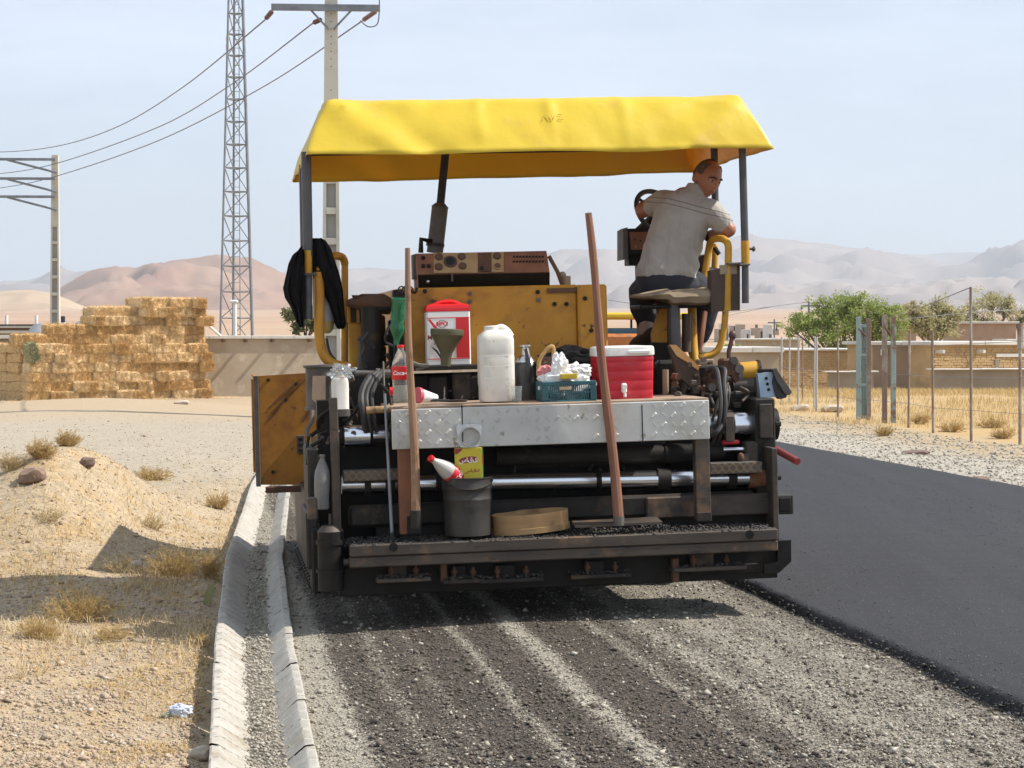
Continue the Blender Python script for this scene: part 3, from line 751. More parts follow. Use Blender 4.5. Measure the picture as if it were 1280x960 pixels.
# ---- end gates
b = B(); b.pbox(385, 560, 400, 655, .35, .5, .01); b.pbox(383, 640, 398, 712, .25, .6, .01); part(b, 'end_plate', DARK)
b = B(); b.pbox(398, 500, 418, 660, .5, .1); part(b, 'end_plate', BLACK)
b = B(); b.pbox(414, 497, 424, 672, .28, .04, .004); part(b, 'upright_bar', BEAM)
b = B(); b.pbox(384, 622, 397, 650, .1, .05, .008); part(b, 'bracket', BEAM)
q = B(); c0, c1 = P(413, 664, .12), P(414, 738, .12); q.cyl(c1, c0, 16 * pxm(.1), n=14); q.cyl(c1.lerp(c0, .30), c1.lerp(c0, .36), 18 * pxm(.1), n=14); q.cyl(c1.lerp(c0, .78), c1.lerp(c0, .86), 18 * pxm(.1), n=14); eg = part(q, 'side_post', BLACK)
q = B(); q.cyl(c0, c0 + Vector((0, 0, .03)), .07, .045, n=14); q.cyl(c0, c0 + Vector((0, 0, .09)), .008, n=6); q.build('cap', BEAM, eg)
q = B(); q.pbox(390, 660, 402, 742, .2, .3, .01); q.pbox(424, 670, 431, 740, .2, .3, .01); part(q, 'side_shoe', BLACK)
part(tube_px(426, 703, 440, 702, .12, 4), 'screw_rod', GREYP)
part(tube_px(428, 683, 440, 682, .2, 7), 'screw_rod', BLACK)
b = B(); b.pbox(946, 498, 971, 690, .36, .5, .008); part(b, 'end_plate', DARK)
b = B(); b.pbox(950, 505, 966, 548, .33, .04, .004); part(b, 'cover_plate', BEAM)
b = B(); b.pbox(966, 560, 973, 676, .2, .3, .004); part(b, 'upright_bar', BEAM)
b = B(); b.pbox(971, 619, 992, 643, .22, .5, .006); sq = part(b, 'box_beam', DARK)
B().pbox(974, 622, 989, 640, .215, .02, .004).build('beam_opening', BLACK, sq)
b = B(); b.ppoly([(972, 676), (989, 675), (989, 702), (974, 716), (955, 718), (955, 706), (972, 702)], .12, .4); part(b, 'side_shoe', BLACK)
b = B(); b.pbox(862, 705, 975, 717, .14, .3, .006); part(b, 'side_shoe', BLACK)
b = B(); b.cyl(P(970, 562, .30), P(997, 577, .10), .02, n=10); part(b, 'red_handle', mat('red handle paint', (.24, .03, .028), (.16, .028, .026), 9, .6))
for y in (530, 597, 640):
    c = P(972, y, .34); q = B().cyl(c - Vector((.01, 0, 0)), c + Vector((.018, 0, 0)), .014, n=6); part(q, 'bolt', DARK)

# ---- platform on its posts
b = B(); b.pbox(489.5, 506, 887, 555.5, .08, .012, .004); b.v = list(b.v)
fp = part(b, 'tread_plate', ALU)
zt = P(688, 502.5, .08).z; zb = P(688, 555.5, .08).z; xl, xr = P(490, 531, .08).x, P(887, 527, .08).x
t_ = B(); nx = 32
def keep(i, j):
    x = i / nx
    if .21 < x < .80: return noise.noise((i * .31, j * .8, 4)) > .10
    return noise.noise((i * .5, j * .7, 9)) > -.62
tread(t_, xl + .01, xr - .01, zb + .008, zt - .012, .08, nx, 4, .031, .0062, keep)
o_ = t_.build('raised_tread', ALU, fp, sm=0); o_['kind'] = 'stuff'
for x in (578, 803): B().pbox(x - .7, 506, x + .7, 555, .0788, .002, 0).build('seam', DARK, fp)
b = B(); b.box(xl, xr, .093, .82, zt - .02, zt - .003, .004); part(b, 'platform_deck', DECK)
for (x0_, y0, x1_, y1) in ((499, 557, 525, 668), (870, 548, 888, 650)):
    part(B().pbox(x0_, y0, x1_, y1, .115, .07, .004), 'support_post', BEAM if x0_ > 600 else RUSTP)
part(B().pbox(509, 645, 526, 668, .10, .02, .004), 'post_shoe', DARK)
part(B().pbox(871, 640, 890, 652, .108, .02, .004), 'post_shoe', DARK)
part(tube_px(458, 513, 490, 511, .25, 4.5), 'pipe', TANP)

# ---- yellow body behind the platform
b = B(); b.pbox(497, 358, 723, 461, 1.0, 1.9, .012); bd = part(b, 'body_panel', YELLOW)
b = B(); b.pbox(723.5, 355.5, 760, 470, .96, 1.9, .012); bc = part(b, 'body_column', YELLOW)
b = B(); b.pbox(490, 457, 600, 463, .84, .2, .004); part(b, 'shelf', DARK)
b = B(); b.pbox(490, 463, 905, 515, .98, .3, .01); part(b, 'lower_panel', BLACK)
for x, y in ((587, 367), (587, 377), (673, 375), (672, 365), (693, 380), (708, 380), (731, 373), (739, 413), (531, 364)):
    v_ = 1.0 if x < 723 else .96
    c = P(x, y, v_); B().cyl(c, c - Vector((0, .012, 0)), .013, n=7).build('bolt', GREYP if x in (587, 673) else BLACK, bd if x < 723 else bc)
b = B(); b.pbox(493, 362, 505, 480, .93, .1, .006); part(b, 'frame_post', BLACK)
b = B(); b.pbox(684, 360, 722, 366, .985, .012, .002); part(b, 'strap', RUST)
# wood pieces / dark machinery below shelf
for (x0_, y0, x1_, y1, m_) in ((537, 470, 560, 500, BLACK), (553, 482, 558, 500, STEEL), (566, 466, 590, 502, DARK), (585, 470, 600, 500, BLACK), (660, 463, 745, 500, BLACK)):
    part(B().pbox(x0_, y0, x1_, y1, .86, .08, .01), 'machine_cover' if m_ is not STEEL else 'pin', m_)
# console
cv = 1.12
top = [P(x, y, cv + .05) for x, y in ((520, 317), (683, 313.5))]; mid = [P(x, y, cv - .03) for x, y in ((522, 343), (687, 340))]; bot = [P(x, y, cv + .03) for x, y in ((523, 360), (687, 357))]
b = B()
dz = Vector((0, .25, 0))
b.add([top[0], top[1], mid[1], mid[0], bot[1], bot[0], top[0] + dz, top[1] + dz, bot[1] + dz, bot[0] + dz],
      [(0, 1, 2, 3), (3, 2, 4, 5), (0, 6, 7, 1), (6, 9, 8, 7), (5, 4, 8, 9), (0, 3, 5, 9, 6), (1, 7, 8, 4, 2)])
con = part(b, 'control_console', RUSTP, sm=0)
nrm = (mid[0] - top[0]).cross(top[1] - top[0]).normalized()
if nrm.y > 0: nrm = -nrm
def on_panel(px, py, lift=0.0):
    # point of the sloped dial face under a photo pixel
    o0 = _co; d = (PI_.to_3x3() @ Vector(((px - 640) / F, 1, -(py - HZ) / F)))
    t = (top[0] - o0).dot(nrm) / d.dot(nrm)
    return o0 + d * t + nrm * lift
def plate(x0, y0, x1, y1, name, m_, th=.005, par=con):
    pp = [on_panel(a, c_, th) for a, c_ in ((x0, y0), (x1, y0), (x1, y1), (x0, y1))]
    return B().prism(pp, nrm * -th * 1.6).build(name, m_, par, sm=0)
plate(542, 316.5, 597, 341.5, 'dial_plate', TANP); plate(614.5, 315.5, 629.5, 340.5, 'dial_plate', TANP); plate(598.5, 317, 613, 340, 'switch_plate', RUST, .004)
for x, y, r_ in ((562.8, 328, 8.4), (548.5, 322, 5), (548.3, 334.5, 5), (577, 321.5, 4.9), (578, 333.5, 4.9), (621, 321, 5), (621.7, 333.5, 5.4)):
    c = on_panel(x, y, .004); q = B().cyl(c, c + nrm * .009, r_ * pxm(1.1), n=20); g = q.build('gauge', BROWNV if r_ != 5.4 else TANP, con)
    q = B().cyl(c + nrm * .0065, c + nrm * .0105, r_ * .72 * pxm(1.1), n=20); q.build('gauge_face', RUST if r_ < 8 else DARK, con)
for i in range(10):
    for j in range(2):
        x = 641 + i * 4; y = 320.5 + j * 6
        pp = [on_panel(a, c_, .0025) for a, c_ in ((x, y), (x + 2.8, y - 1), (x + 2.8, y + 1), (x, y + 2))]
        B().prism(pp, nrm * -.006).build('louvre', BLACK, con, sm=0)
for x, y in ((529, 333), (529, 323), (536, 333), (602, 336)):
    c = on_panel(x, y, 0); B().cyl(c, c + nrm * .01, .012, n=8).build('switch', BLACK, con)
pp = [P(522.5, 344, cv - .034), P(687, 341, cv - .034), P(687, 356.5, cv + .015), P(523, 359, cv + .015)]
B().prism(pp, (0, -.006, 0)).build('console_kick_panel', BLACK, con, sm=0)
c = P(565, 341, cv - .05); B().cyl(c, c + Vector((0, 0, -.05)), .006, n=6).build('padlock', GREYP, con)
B().ball(P(535, 352, cv - .03), .012).build('knob', STEEL, con)
b = B(); b.pbox(516, 318, 521, 349, 1.2, .1, .004); part(b, 'console_side', GREYP)
b = B(); b.tube([P(703, 357, 1.1), P(697, 340, 1.1), P(686, 320, 1.1)], .012, 8); part(b, 'lever', RUST)
b = B(); b.cyl(P(707, 358, 1.15), P(707, 345, 1.15), .03, n=12); b.ball(P(703, 344, 1.15), .022); part(b, 'filler_cap', DECK)
b = B(); b.tube([P(507, 372, .95), P(510, 362, .95), P(519, 366, .95), P(521, 360, .95)], .008, 6, sub=3); b.pbox(500, 365, 512, 372, .93, .05); part(b, 'cable_bracket', BLACK)
for x in (502, 507, 512):
    c = P(x, 362, .9); q = B(); q.tube([c + Vector((.018 * math.cos(a), 0, .018 * math.sin(a))) for a in np.linspace(0, 2 * math.pi, 13)], .004, 6); part(q, 'ring', DARK)
# exhaust
b = B(); b.cyl(P(543.5, 316, 1.7), P(550, 259, 1.7), 10.2 * pxm(1.7), n=18); b.cyl(P(550, 259, 1.7), P(550.6, 254, 1.7), 11 * pxm(1.7), 6 * pxm(1.7), n=18); ex = part(b, 'exhaust_silencer', GREYP)
b = B(); b.tube([P(550.4, 257, 1.7), P(553, 230, 1.7), P(557, 190, 1.7)], 5 * pxm(1.7), 14); b.build('exhaust_pipe', DARK, ex)
b = B(); b.tube([P(526, 316, 1.66), P(526.5, 299, 1.66), P(540, 302, 1.66)], .016, 4); part(b, 'exhaust_bracket', BLACK)
b = B(); b.cyl(P(543.9, 308, 1.7), P(544.3, 304, 1.7), 11.4 * pxm(1.7), n=18); b.build('clamp', DARK, ex)

# ---- left hand machinery
part(B().pbox(437, 403, 454, 470, 1.25, .2, .01), 'yellow_column', YELLOWC)
for x0_, x1_ in ((434, 438.5), (446, 450)): part(B().pbox(x0_, 381, x1_, 404, 1.22, .05, .004), 'bracket', YELLOW)
b = B(); b.tube([P(433, 379, 1.2), P(452, 378, 1.2), P(478, 380, 1.2), P(490, 384, 1.2)], [.016, .05, .06, .045], 10); b.cyl(P(449, 376, 1.2), P(449, 369, 1.2), .03, .045, n=12); part(b, 'air_filter', RUST)
b = B(); b.pbox(434, 378, 459, 406, 1.28, .12, .02); part(b, 'filter_body', BROWNV)
b = B(); b.cyl(P(465, 463, 1.15), P(464, 384, 1.15), .062, n=16); part(b, 'air_cleaner_pipe', DARK)
b = B(); b.pbox(457, 384, 491, 389, 1.1, .1, .006); part(b, 'cross_bar', BLACK)
b = B(); b.pbox(468, 394, 482, 420, 1.35, .1, .01); b.pbox(469, 432, 483, 455, 1.35, .1, .01); part(b, 'rust_box', RUST)
b = B(); b.pbox(470, 418, 498, 432, 1.2, .1, .008); b.pbox(487, 400, 497, 470, 1.15, .1, .006); part(b, 'dark_frame', BLACK)
b = B(); b.tube([P(452, 420, 1.18), P(453, 440, 1.18), P(451, 463, 1.18)], .022, 8); part(b, 'hose', GREYP)
b = B(); b.pbox(428, 462, 492, 512, .92, .2, .02); part(b, 'machine_cover', BLACK)
b = B(); b.cyl(P(444, 466.5, .6), P(478, 467, .6), .016, n=10); b.cyl(P(476, 467, .6), P(488, 467, .6), .024, n=10); b.cyl(P(470, 467, .6), P(475, 467, .6), .03, n=10); part(b, 'crank_handle', GREYP)
for dx, r_ in ((0, .018), (6, .015), (13, .012)):
    b = B(); b.tube([P(472 + dx * .5, 466, .55), P(460 + dx, 474, .5), P(452 + dx, 492, .45), P(453 + dx, 512, .42), P(458 + dx, 540, .45)], r_, 8, sub=5); part(b, 'hose', RUBBER)
b = B(); b.tube([P(479, 452, .5), P(480, 480, .46), P(481, 510, .4)], .006, 6); part(b, 'cable', GREYP)
# grey drum tank with ribbed skirt at the far left
b = B(); b.lathe([(.01, 0), (.095, 0), (.095, .015), (.085, .02), (.085, .235), (.098, .24), (.098, .252), (.01, .256)], T(P(402, 512, .95)), 22); dr = part(b, 'side_tank', GREYP)
b = B(); b.ppoly([(391, 470), (407, 470), (407, 512), (404, 512), (390, 499)], .80, .02); b.build('tank_guard', DECK, dr)
b = B(); b.tube([P(398, 510, .7), P(406, 525, .65), P(412, 545, .6)], .012, 8, sub=4); part(b, 'hose', RUBBER)
b = B(); b.tube([P(404, 505, .72), P(411, 520, .66), P(413, 555, .6)], .010, 8, sub=4); part(b, 'hose', GREYP)
b = B(); b.pbox(401, 515, 414, 580, .58, .06, .006); part(b, 'hose_guard', DARK)
# left handrail
def rail(pts, r=.030, name='handrail', m_=YELLOW, sub=6): return part(B().tube(pts, r, 12, sub=sub), name, m_)
hl = 1.02
rail([P(399, 340, hl), P(399.5, 380, hl), P(399, 415, hl), P(403, 440, hl), P(413, 453, hl), P(428, 458, hl), P(440, 458, hl)], 6.2 * pxm(hl))
rail([P(431, 330, hl + .25), P(431, 400, hl + .25), P(431, 455, hl + .25)], 4.3 * pxm(1.2))
rail([P(399, 340, hl), P(404, 326, hl + .05), P(418, 320, hl + .15), P(428, 322, hl + .22), P(431, 330, hl + .25)], 5 * pxm(hl))
part(B().tube([P(408, 423, hl + .1), P(412, 440, hl + .1), P(420, 452, hl + .1)], .008, 6, sub=4), 'cable', RUBBER)

# ---- canopy posts
pv, pv2 = 1.02, 1.85
def post(x0, y0, x1, y1, v, rpx, name, m_): return part(tube_px(x0, y0, x1, y1, v, rpx, 14), name, m_)
cp = post(382.7, 190, 385, 320, pv, 6.2, 'canopy_post', POSTG); post(384.5, 313, 384.8, 343, pv - .005, 5.6, 'post_sleeve', YELLOWC)
part(B().pbox(378, 341, 396, 344, pv - .04, .12, .003), 'post_flange', GREYP); post(384.7, 344, 385, 399, pv, 5.2, 'post_foot', POSTG)
post(378.5, 206, 380.5, 320, pv2, 4.8, 'canopy_post', POSTG)
post(927.6, 178, 931.4, 316, pv, 4.8, 'canopy_post', POSTG); post(931.3, 301, 932, 331, pv, 5.4, 'post_sleeve', YELLOWC)
part(B().pbox(925, 329.5, 938, 332, pv - .05, .12, .003), 'post_flange', GREYP); post(931.5, 332, 931.8, 379, pv, 4.5, 'post_foot', POSTG)
part(B().cyl(P(937, 311, pv), P(944, 311.5, pv), .008, n=8).cyl(P(941, 311, pv), P(943, 311.2, pv), .016, n=8), 'wing_bolt', GREYP)
post(892.5, 180, 895, 300, pv2, 4.6, 'canopy_post', POSTG)
part(B().pbox(910, 328, 930, 331, pv - .02, .06, .003), 'post_bracket', GREYP)
part(tube_px(393, 345, 394.5, 398, pv + .12, 3.2), 'white_pipe', mat('dirty white pipe', (.55, .52, .46), (.42, .39, .33), 9, .7))
# bars under the canopy
fr = B()
zc = P(384, 196, pv).z + .16
for v_ in (1.08, 1.9, 2.7): fr.cyl((P(400, 200, pv).x, v_, zc), (P(912, 190, pv).x, v_, zc), .018, n=8)
for x in (425, 520, 660, 800, 890): u = P(x, 195, pv).x; fr.cyl((u, 1.05, zc + .03), (u, 2.75, zc + .03), .016, n=8)
part(fr, 'canopy_frame', DARK)

# ---- right hand: seat, stand, levers
sv = 1.02
b = B(); n_ = 26; m2 = 9
vs = []; fs = []
for i in range(n_):
    t = i / (n_ - 1)
    x = 789.5 + t * 117
    for j in range(12):
        a = j / 12 * 2 * math.pi
        ca, sa = math.cos(a), math.sin(a)
        e = .55
        ex_ = math.copysign(abs(ca) ** e, ca); ez = math.copysign(abs(sa) ** e, sa)
        end = min(1, math.sin(math.pi * min(max(t, .012), .988)) ** .35 * 1.02)
        ytop = 362 + 5 * math.sin(t * 3.0 + 2.4) + (0 if t < .75 else -2); ybot = 378.5 + 3.5 * t + (-2.5 if t < .35 else 0)
        if t > .33: ytop += 3; ybot += 2
        yc, hh = (ytop + ybot) / 2, (ybot - ytop) / 2 * end
        p_ = P(x, yc - ez * hh, sv + .24)
        vs.append(Vector((p_.x, sv + .24 + ex_ * .24 * end, p_.z + .006 * noise.noise((t * 9, j * .6, 2)))))
for i in range(n_ - 1):
    for j in range(12): fs.append((i * 12 + j, i * 12 + (j + 1) % 12, (i + 1) * 12 + (j + 1) % 12, (i + 1) * 12 + j))
fs += [tuple(range(12)), tuple(range((n_ - 1) * 12, n_ * 12))]
b.add(vs, fs); part(b, 'seat_cushion', SEATM)
b = B().pbox(800, 380, 900, 385, sv + .1, .32, .006); part(b, 'seat_pan', BLACK)
b = B().ppoly([(889, 338), (925, 330), (925, 388), (889, 390)], sv + .02, .10); part(b, 'seat_side', BROWNV)
b = B().pbox(869, 318, 886, 355, sv + .42, .08, .01); part(b, 'seat_side', BROWNV)
b = B().pbox(900, 331, 922, 343, sv + .01, .02, .004); part(b, 'side_trim', SEATM)
b = B().cyl(P(844, 440, 1.15), P(842, 376, 1.15), 8 * pxm(1.15), n=14); part(b, 'seat_column', POSTG)
b = B().ppoly([(826, 382), (834, 382), (834, 428), (816, 428), (815, 418)], 1.3, .05); part(b, 'seat_stand', YELLOW)
rail([P(865, 385, 1.3), P(866, 420, 1.28), P(868, 445, 1.25), P(872, 462, 1.22)], 5.5 * pxm(1.3), 'stand_tube', YELLOWC)
rail([P(858, 392, 1.2), P(858, 440, 1.2)], 6 * pxm(1.3), 'stand_tube', BROWNV)
rail([P(880, 390, 1.45), P(876, 420, 1.4), P(872, 440, 1.4)], 4.5 * pxm(1.3), 'stand_tube', RUSTP)
rail([P(907, 388, 1.05), P(905, 410, 1.05), P(900, 432, 1.05), P(890, 443, 1.05), P(874, 447, 1.05)], 4.2 * pxm(1.05), 'handrail', YELLOWC)
rail([P(909, 388, 1.05), P(910, 340, 1.05), P(910.5, 318, 1.05), P(910, 306, 1.05), P(906, 300, 1.1), P(899, 298, 1.2), P(892, 299, 1.3), P(888, 303, 1.38), P(886, 312, 1.42), P(883, 330, 1.42), P(879, 352, 1.42)], 4.6 * pxm(1.2), 'armrest_loop', YELLOWC)
rail([P(893, 335, 1.6), P(894, 318, 1.6), P(894, 306, 1.62)], 4 * pxm(1.5), 'stand_tube', YELLOWC)
part(B().cyl(P(893, 309, 1.45), P(899, 318, 1.45), .014, n=8), 'latch', BLACK)
# steering wheel on a console
wc = P(822, 266, 2.0); wq = Quaternion(Vector((1, 0, 0)), R(62)) @ Quaternion(Vector((0, 0, 1)), 0)
wq = Quaternion(Vector((0, 0, 1)), R(28)) @ wq
rr = .158
b = B(); pts = [wc + wq @ Vector((rr * math.cos(a), rr * math.sin(a), 0)) for a in np.linspace(0, 2 * math.pi, 41)]; b.tube(pts, .016, 10); sw = part(b, 'steering_wheel', RUBBER)
for a in (.3, 2.4, 4.5):
    B().cyl(wc, wc + wq @ Vector((rr * math.cos(a), rr * math.sin(a), 0)), .010, n=8).build('wheel_spoke', DARK, sw)
B().cyl(wc, wc + wq @ Vector((0, 0, -.35)), .025, n=10).build('steering_column', DARK, sw)
b = B(); b.pbox(784, 285, 850, 318, 1.85, .22, .008); sc_ = part(b, 'steering_console', BLACK)
B().ppoly([(787, 290), (812, 290), (812, 312), (789, 312)], 1.842, .008).build('console_panel', RUSTP, sc_, sm=0)
B().ppoly([(779, 287), (784.5, 284), (785, 322), (779, 325)], 1.85, .2).build('console_flap', GREYP, sc_, sm=0)
B().pbox(786, 316, 848, 331, 1.9, .15).build('console_base', BLACK, sc_)
for x, y in ((793, 298), (800, 300), (805, 306), (794, 307)): B().pbox(x, y, x + 1.6, y + 2.5, 1.838, .006, 0).build('switch', TANP if y > 304 else BLACK, sc_)
b = B(); b.pbox(800, 330, 838, 470, 1.95, .12); part(b, 'console_pedestal', BLACK)
# pedal-like folded sheet, dark with an orange edge
b = B(); b.ppoly([(836, 432), (842, 431), (873, 456), (876, 482), (864, 484), (848, 470)], .62, .05); pd = part(b, 'folded_guard', BROWNV)
B().ppoly([(837, 431), (845, 431), (874, 458), (873, 463), (858, 452), (846, 445)], .61, .012).build('guard_edge', mat('orange edge paint', (.52, .22, .06), (.40, .30, .12), 9, .7), pd)
part(B().pbox(822, 450, 848, 500, .9, .1, .02), 'machine_cover', BLACK)
part(B().cyl(P(850, 500, .75), P(850, 455, .75), .055, n=12), 'filter_canister', DARK)
part(B().cyl(P(832, 500, .7), P(832, 462, .7), .018, n=10), 'pipe', DECK)
part(B().pbox(874, 449, 893, 456, .8, .1, .006), 'pipe', DECK)
# lever and valve block
b = B(); b.tube([P(912, 452, .7), P(911, 440, .7), P(914, 428, .7), P(915, 420, .7)], .013, 8, sub=4); b.ball(P(915.5, 419, .7), .022, .018, .028); part(b, 'control_lever', mat('dark red lever', (.10, .035, .03), (.06, .03, .03), 9, .5))
b = B(); b.pbox(903, 448, 925, 478, .62, .12, .012); b.pbox(886, 458, 904, 490, .66, .12, .02); b.pbox(880, 470, 900, 496, .7, .1, .02); vb = part(b, 'valve_block', RUST)
for x, y, r_ in ((916, 450.5, .022), (923, 461, .026), (925, 470, .016), (893, 470, .02), (889, 484, .024)):
    c = P(x, y, .6); B().cyl(c, c - Vector((0, .03, 0)), r_, n=12).build('valve_port', GREYP if r_ != .02 else DARK, vb)
b = B(); b.ppoly([(914, 468), (922, 462), (927, 470), (920, 479)], .58, .04); b.build('valve_arm', RUST, vb)
b = B(); b.cyl(P(925, 465, .8), P(947, 463, .8), .055, n=16); mo = part(b, 'hydraulic_motor', YELLOWC)
B().cyl(P(946, 463, .8), P(949, 463, .8), .062, n=16).build('motor_flange', DARK, mo); B().pbox(925, 455, 948, 459, .78, .06).build('motor_top', RUST, mo)
b = B(); b.cyl(P(914, 482, .8), P(948, 480, .8), .055, n=16); part(b, 'motor_drum', GREYP)
b = B(); b.pbox(880, 490, 948, 500, .62, .3, .01); b.pbox(903, 500, 920, 512, .66, .2); part(b, 'machine_floor', BLACK)
b = B(); b.ppoly([(946, 472), (951, 500), (946, 516), (936, 514), (946, 500)], .6, .06); part(b, 'arm_plate', GREYP)
for k, (x, dx) in enumerate(((893, 8), (903, 4))):
    b = B(); b.tube([P(x - 8, 464, .55), P(x - 3, 460, .5), P(x + 3, 463, .45), P(x + dx - 2, 480, .40), P(x + dx, 505, .36), P(x + dx - 3, 530, .35), P(x + dx - 10, 556, .42)], .013, 8, sub=5); part(b, 'hose', RUBBER)
b = B(); b.tube([P(886, 545, .35), P(896, 540, .33), P(903, 528, .36), P(905, 520, .4)], .014, 8, sub=5); part(b, 'hose', RUBBER)
for i in range(5):
    x = 905 + i * 1.5; b = B(); b.tube([P(x, 478 + i, .56), P(x + 1, 490, .5), P(x - 1, 500 + i * 2, .5)], .005, 6, sub=3); part(b, 'cable', BLACK if i % 2 else GREYP)
# work lamp
b = B(); b.ppoly([(947, 467), (966, 463), (971, 496), (951, 499)], .52, .05); lm = part(b, 'work_lamp', BLUEW)
for x, y in ((958, 473), (959.5, 480), (961, 487)): c = P(x, y, .515); B().cyl(c, c + Vector((0, .01, 0)), .009, n=8).build('lamp_bolt', BLACK, lm)
b = B(); b.ppoly([(966, 462), (971, 462), (990, 490), (987, 494), (981, 492), (970, 474)], .48, .10); b.build('lamp_hood', GREYP, lm)
b = B(); b.ppoly([(967, 470), (984, 492), (983, 497), (976, 499), (970, 494), (966, 478)], .50, .08); b.build('lamp_glass', RUBBER, lm)
b = B(); b.pbox(950, 461, 972, 466, .52, .06); b.build('lamp_bracket', BLACK, lm)
# grimy clutter: hoses, clamps and brackets round the engine and the screed
rc = random.Random(21)
def clutter(n_, x0_, x1_, y0_, y1_, v0, v1, rmin=.005, rmax=.012, names=('hose', 'cable')):
    for k in range(n_):
        xa, ya = rc.uniform(x0_, x1_), rc.uniform(y0_, y1_); va = rc.uniform(v0, v1); r_ = rc.uniform(rmin, rmax)
        pts = [P(xa, ya, va)]
        dx, dy = rc.uniform(-18, 18), rc.uniform(10, 34)
        for t in (.35, .7, 1.0): pts.append(P(min(x1_, max(x0_, xa + dx * t + rc.uniform(-7, 7))), min(y1_ + 20, ya + dy * t + rc.uniform(-4, 4)), va + rc.uniform(-.04, .04)))
        part(B().tube(pts, r_, 7, sub=4), names[k % 2], (RUBBER, BLACK, GREYP, BROWNV)[rc.randrange(4)])
clutter(12, 430, 490, 462, 535, .40, .60); clutter(10, 878, 945, 470, 540, .42, .58); clutter(6, 432, 498, 395, 450, .92, 1.08); clutter(7, 838, 905, 440, 495, .60, .85); clutter(6, 384, 424, 500, 560, .30, .5, .006, .012)
clutter(8, 540, 860, 560, 590, .50, .58, .006, .012); clutter(6, 500, 620, 464, 490, .86, .95)
for k in range(26):
    x, y = rc.choice(((rc.uniform(430, 492), rc.uniform(468, 560)), (rc.uniform(880, 945), rc.uniform(465, 560)), (rc.uniform(840, 900), rc.uniform(445, 498))))
    v_ = rc.uniform(.48, .62); c = P(x, y, v_); s_ = rc.uniform(.010, .026)
    q = B().box(c.x - s_, c.x + s_ * rc.uniform(.5, 1.6), v_, v_ + .05, c.z - s_ * rc.uniform(.4, 1.2), c.z + s_, .004)
    if k % 2: q = B().cyl(c, c - Vector((rc.uniform(-.02, .02), rc.uniform(.02, .05), 0)), s_ * .8, n=8)
    part(q, 'fitting', (RUST, DARK, GREYP, BROWNV, BEAM)[rc.randrange(5)])
print('paver ok')

# ================================================================== canopy cloth
def yel_fabric():
    m, n, l, p = new_mat('yellow tarpaulin')
    vec = coords(n, l)
    r = ramp(n, .35, .7); l.new(nois(n, l, vec, 2.2, 6), r.inputs[0])
    col = mixc(n, l, r.outputs[0], (.82, .64, .055), (.79, .58, .045))
    r2 = ramp(n, .56, .76); l.new(nois(n, l, vec, 3.5, 9, .72), r2.inputs[0])
    col = mixc(n, l, r2.outputs[0], col, (.70, .50, .10))
    l.new(col, p.inputs['Base Color']); p.inputs['Roughness'].default_value = .38
    b_ = n.new('ShaderNodeBump'); b_.inputs['Strength'].default_value = .35; b_.inputs['Distance'].default_value = .012
    l.new(nois(n, l, vec, 7, 5), b_.inputs['Height']); l.new(b_.outputs[0], p.inputs['Normal'])
    tr = n.new('ShaderNodeBsdfTranslucent'); tr.inputs['Color'].default_value = (.60, .22, .012, 1)
    ms = n.new('ShaderNodeMixShader'); ms.inputs[0].default_value = .30
    l.new(p.outputs[0], ms.inputs[1]); l.new(tr.outputs[0], ms.inputs[2])
    l.new(ms.outputs[0], n['Material Output'].inputs['Surface'])
    return m
YFAB = yel_fabric()
vR, vF = .86, 2.95
def cor(px, py, v): return P(px, py, v)
hl_, hr_ = P(383, 194, vR), P(969, 185, vR)
rings = []
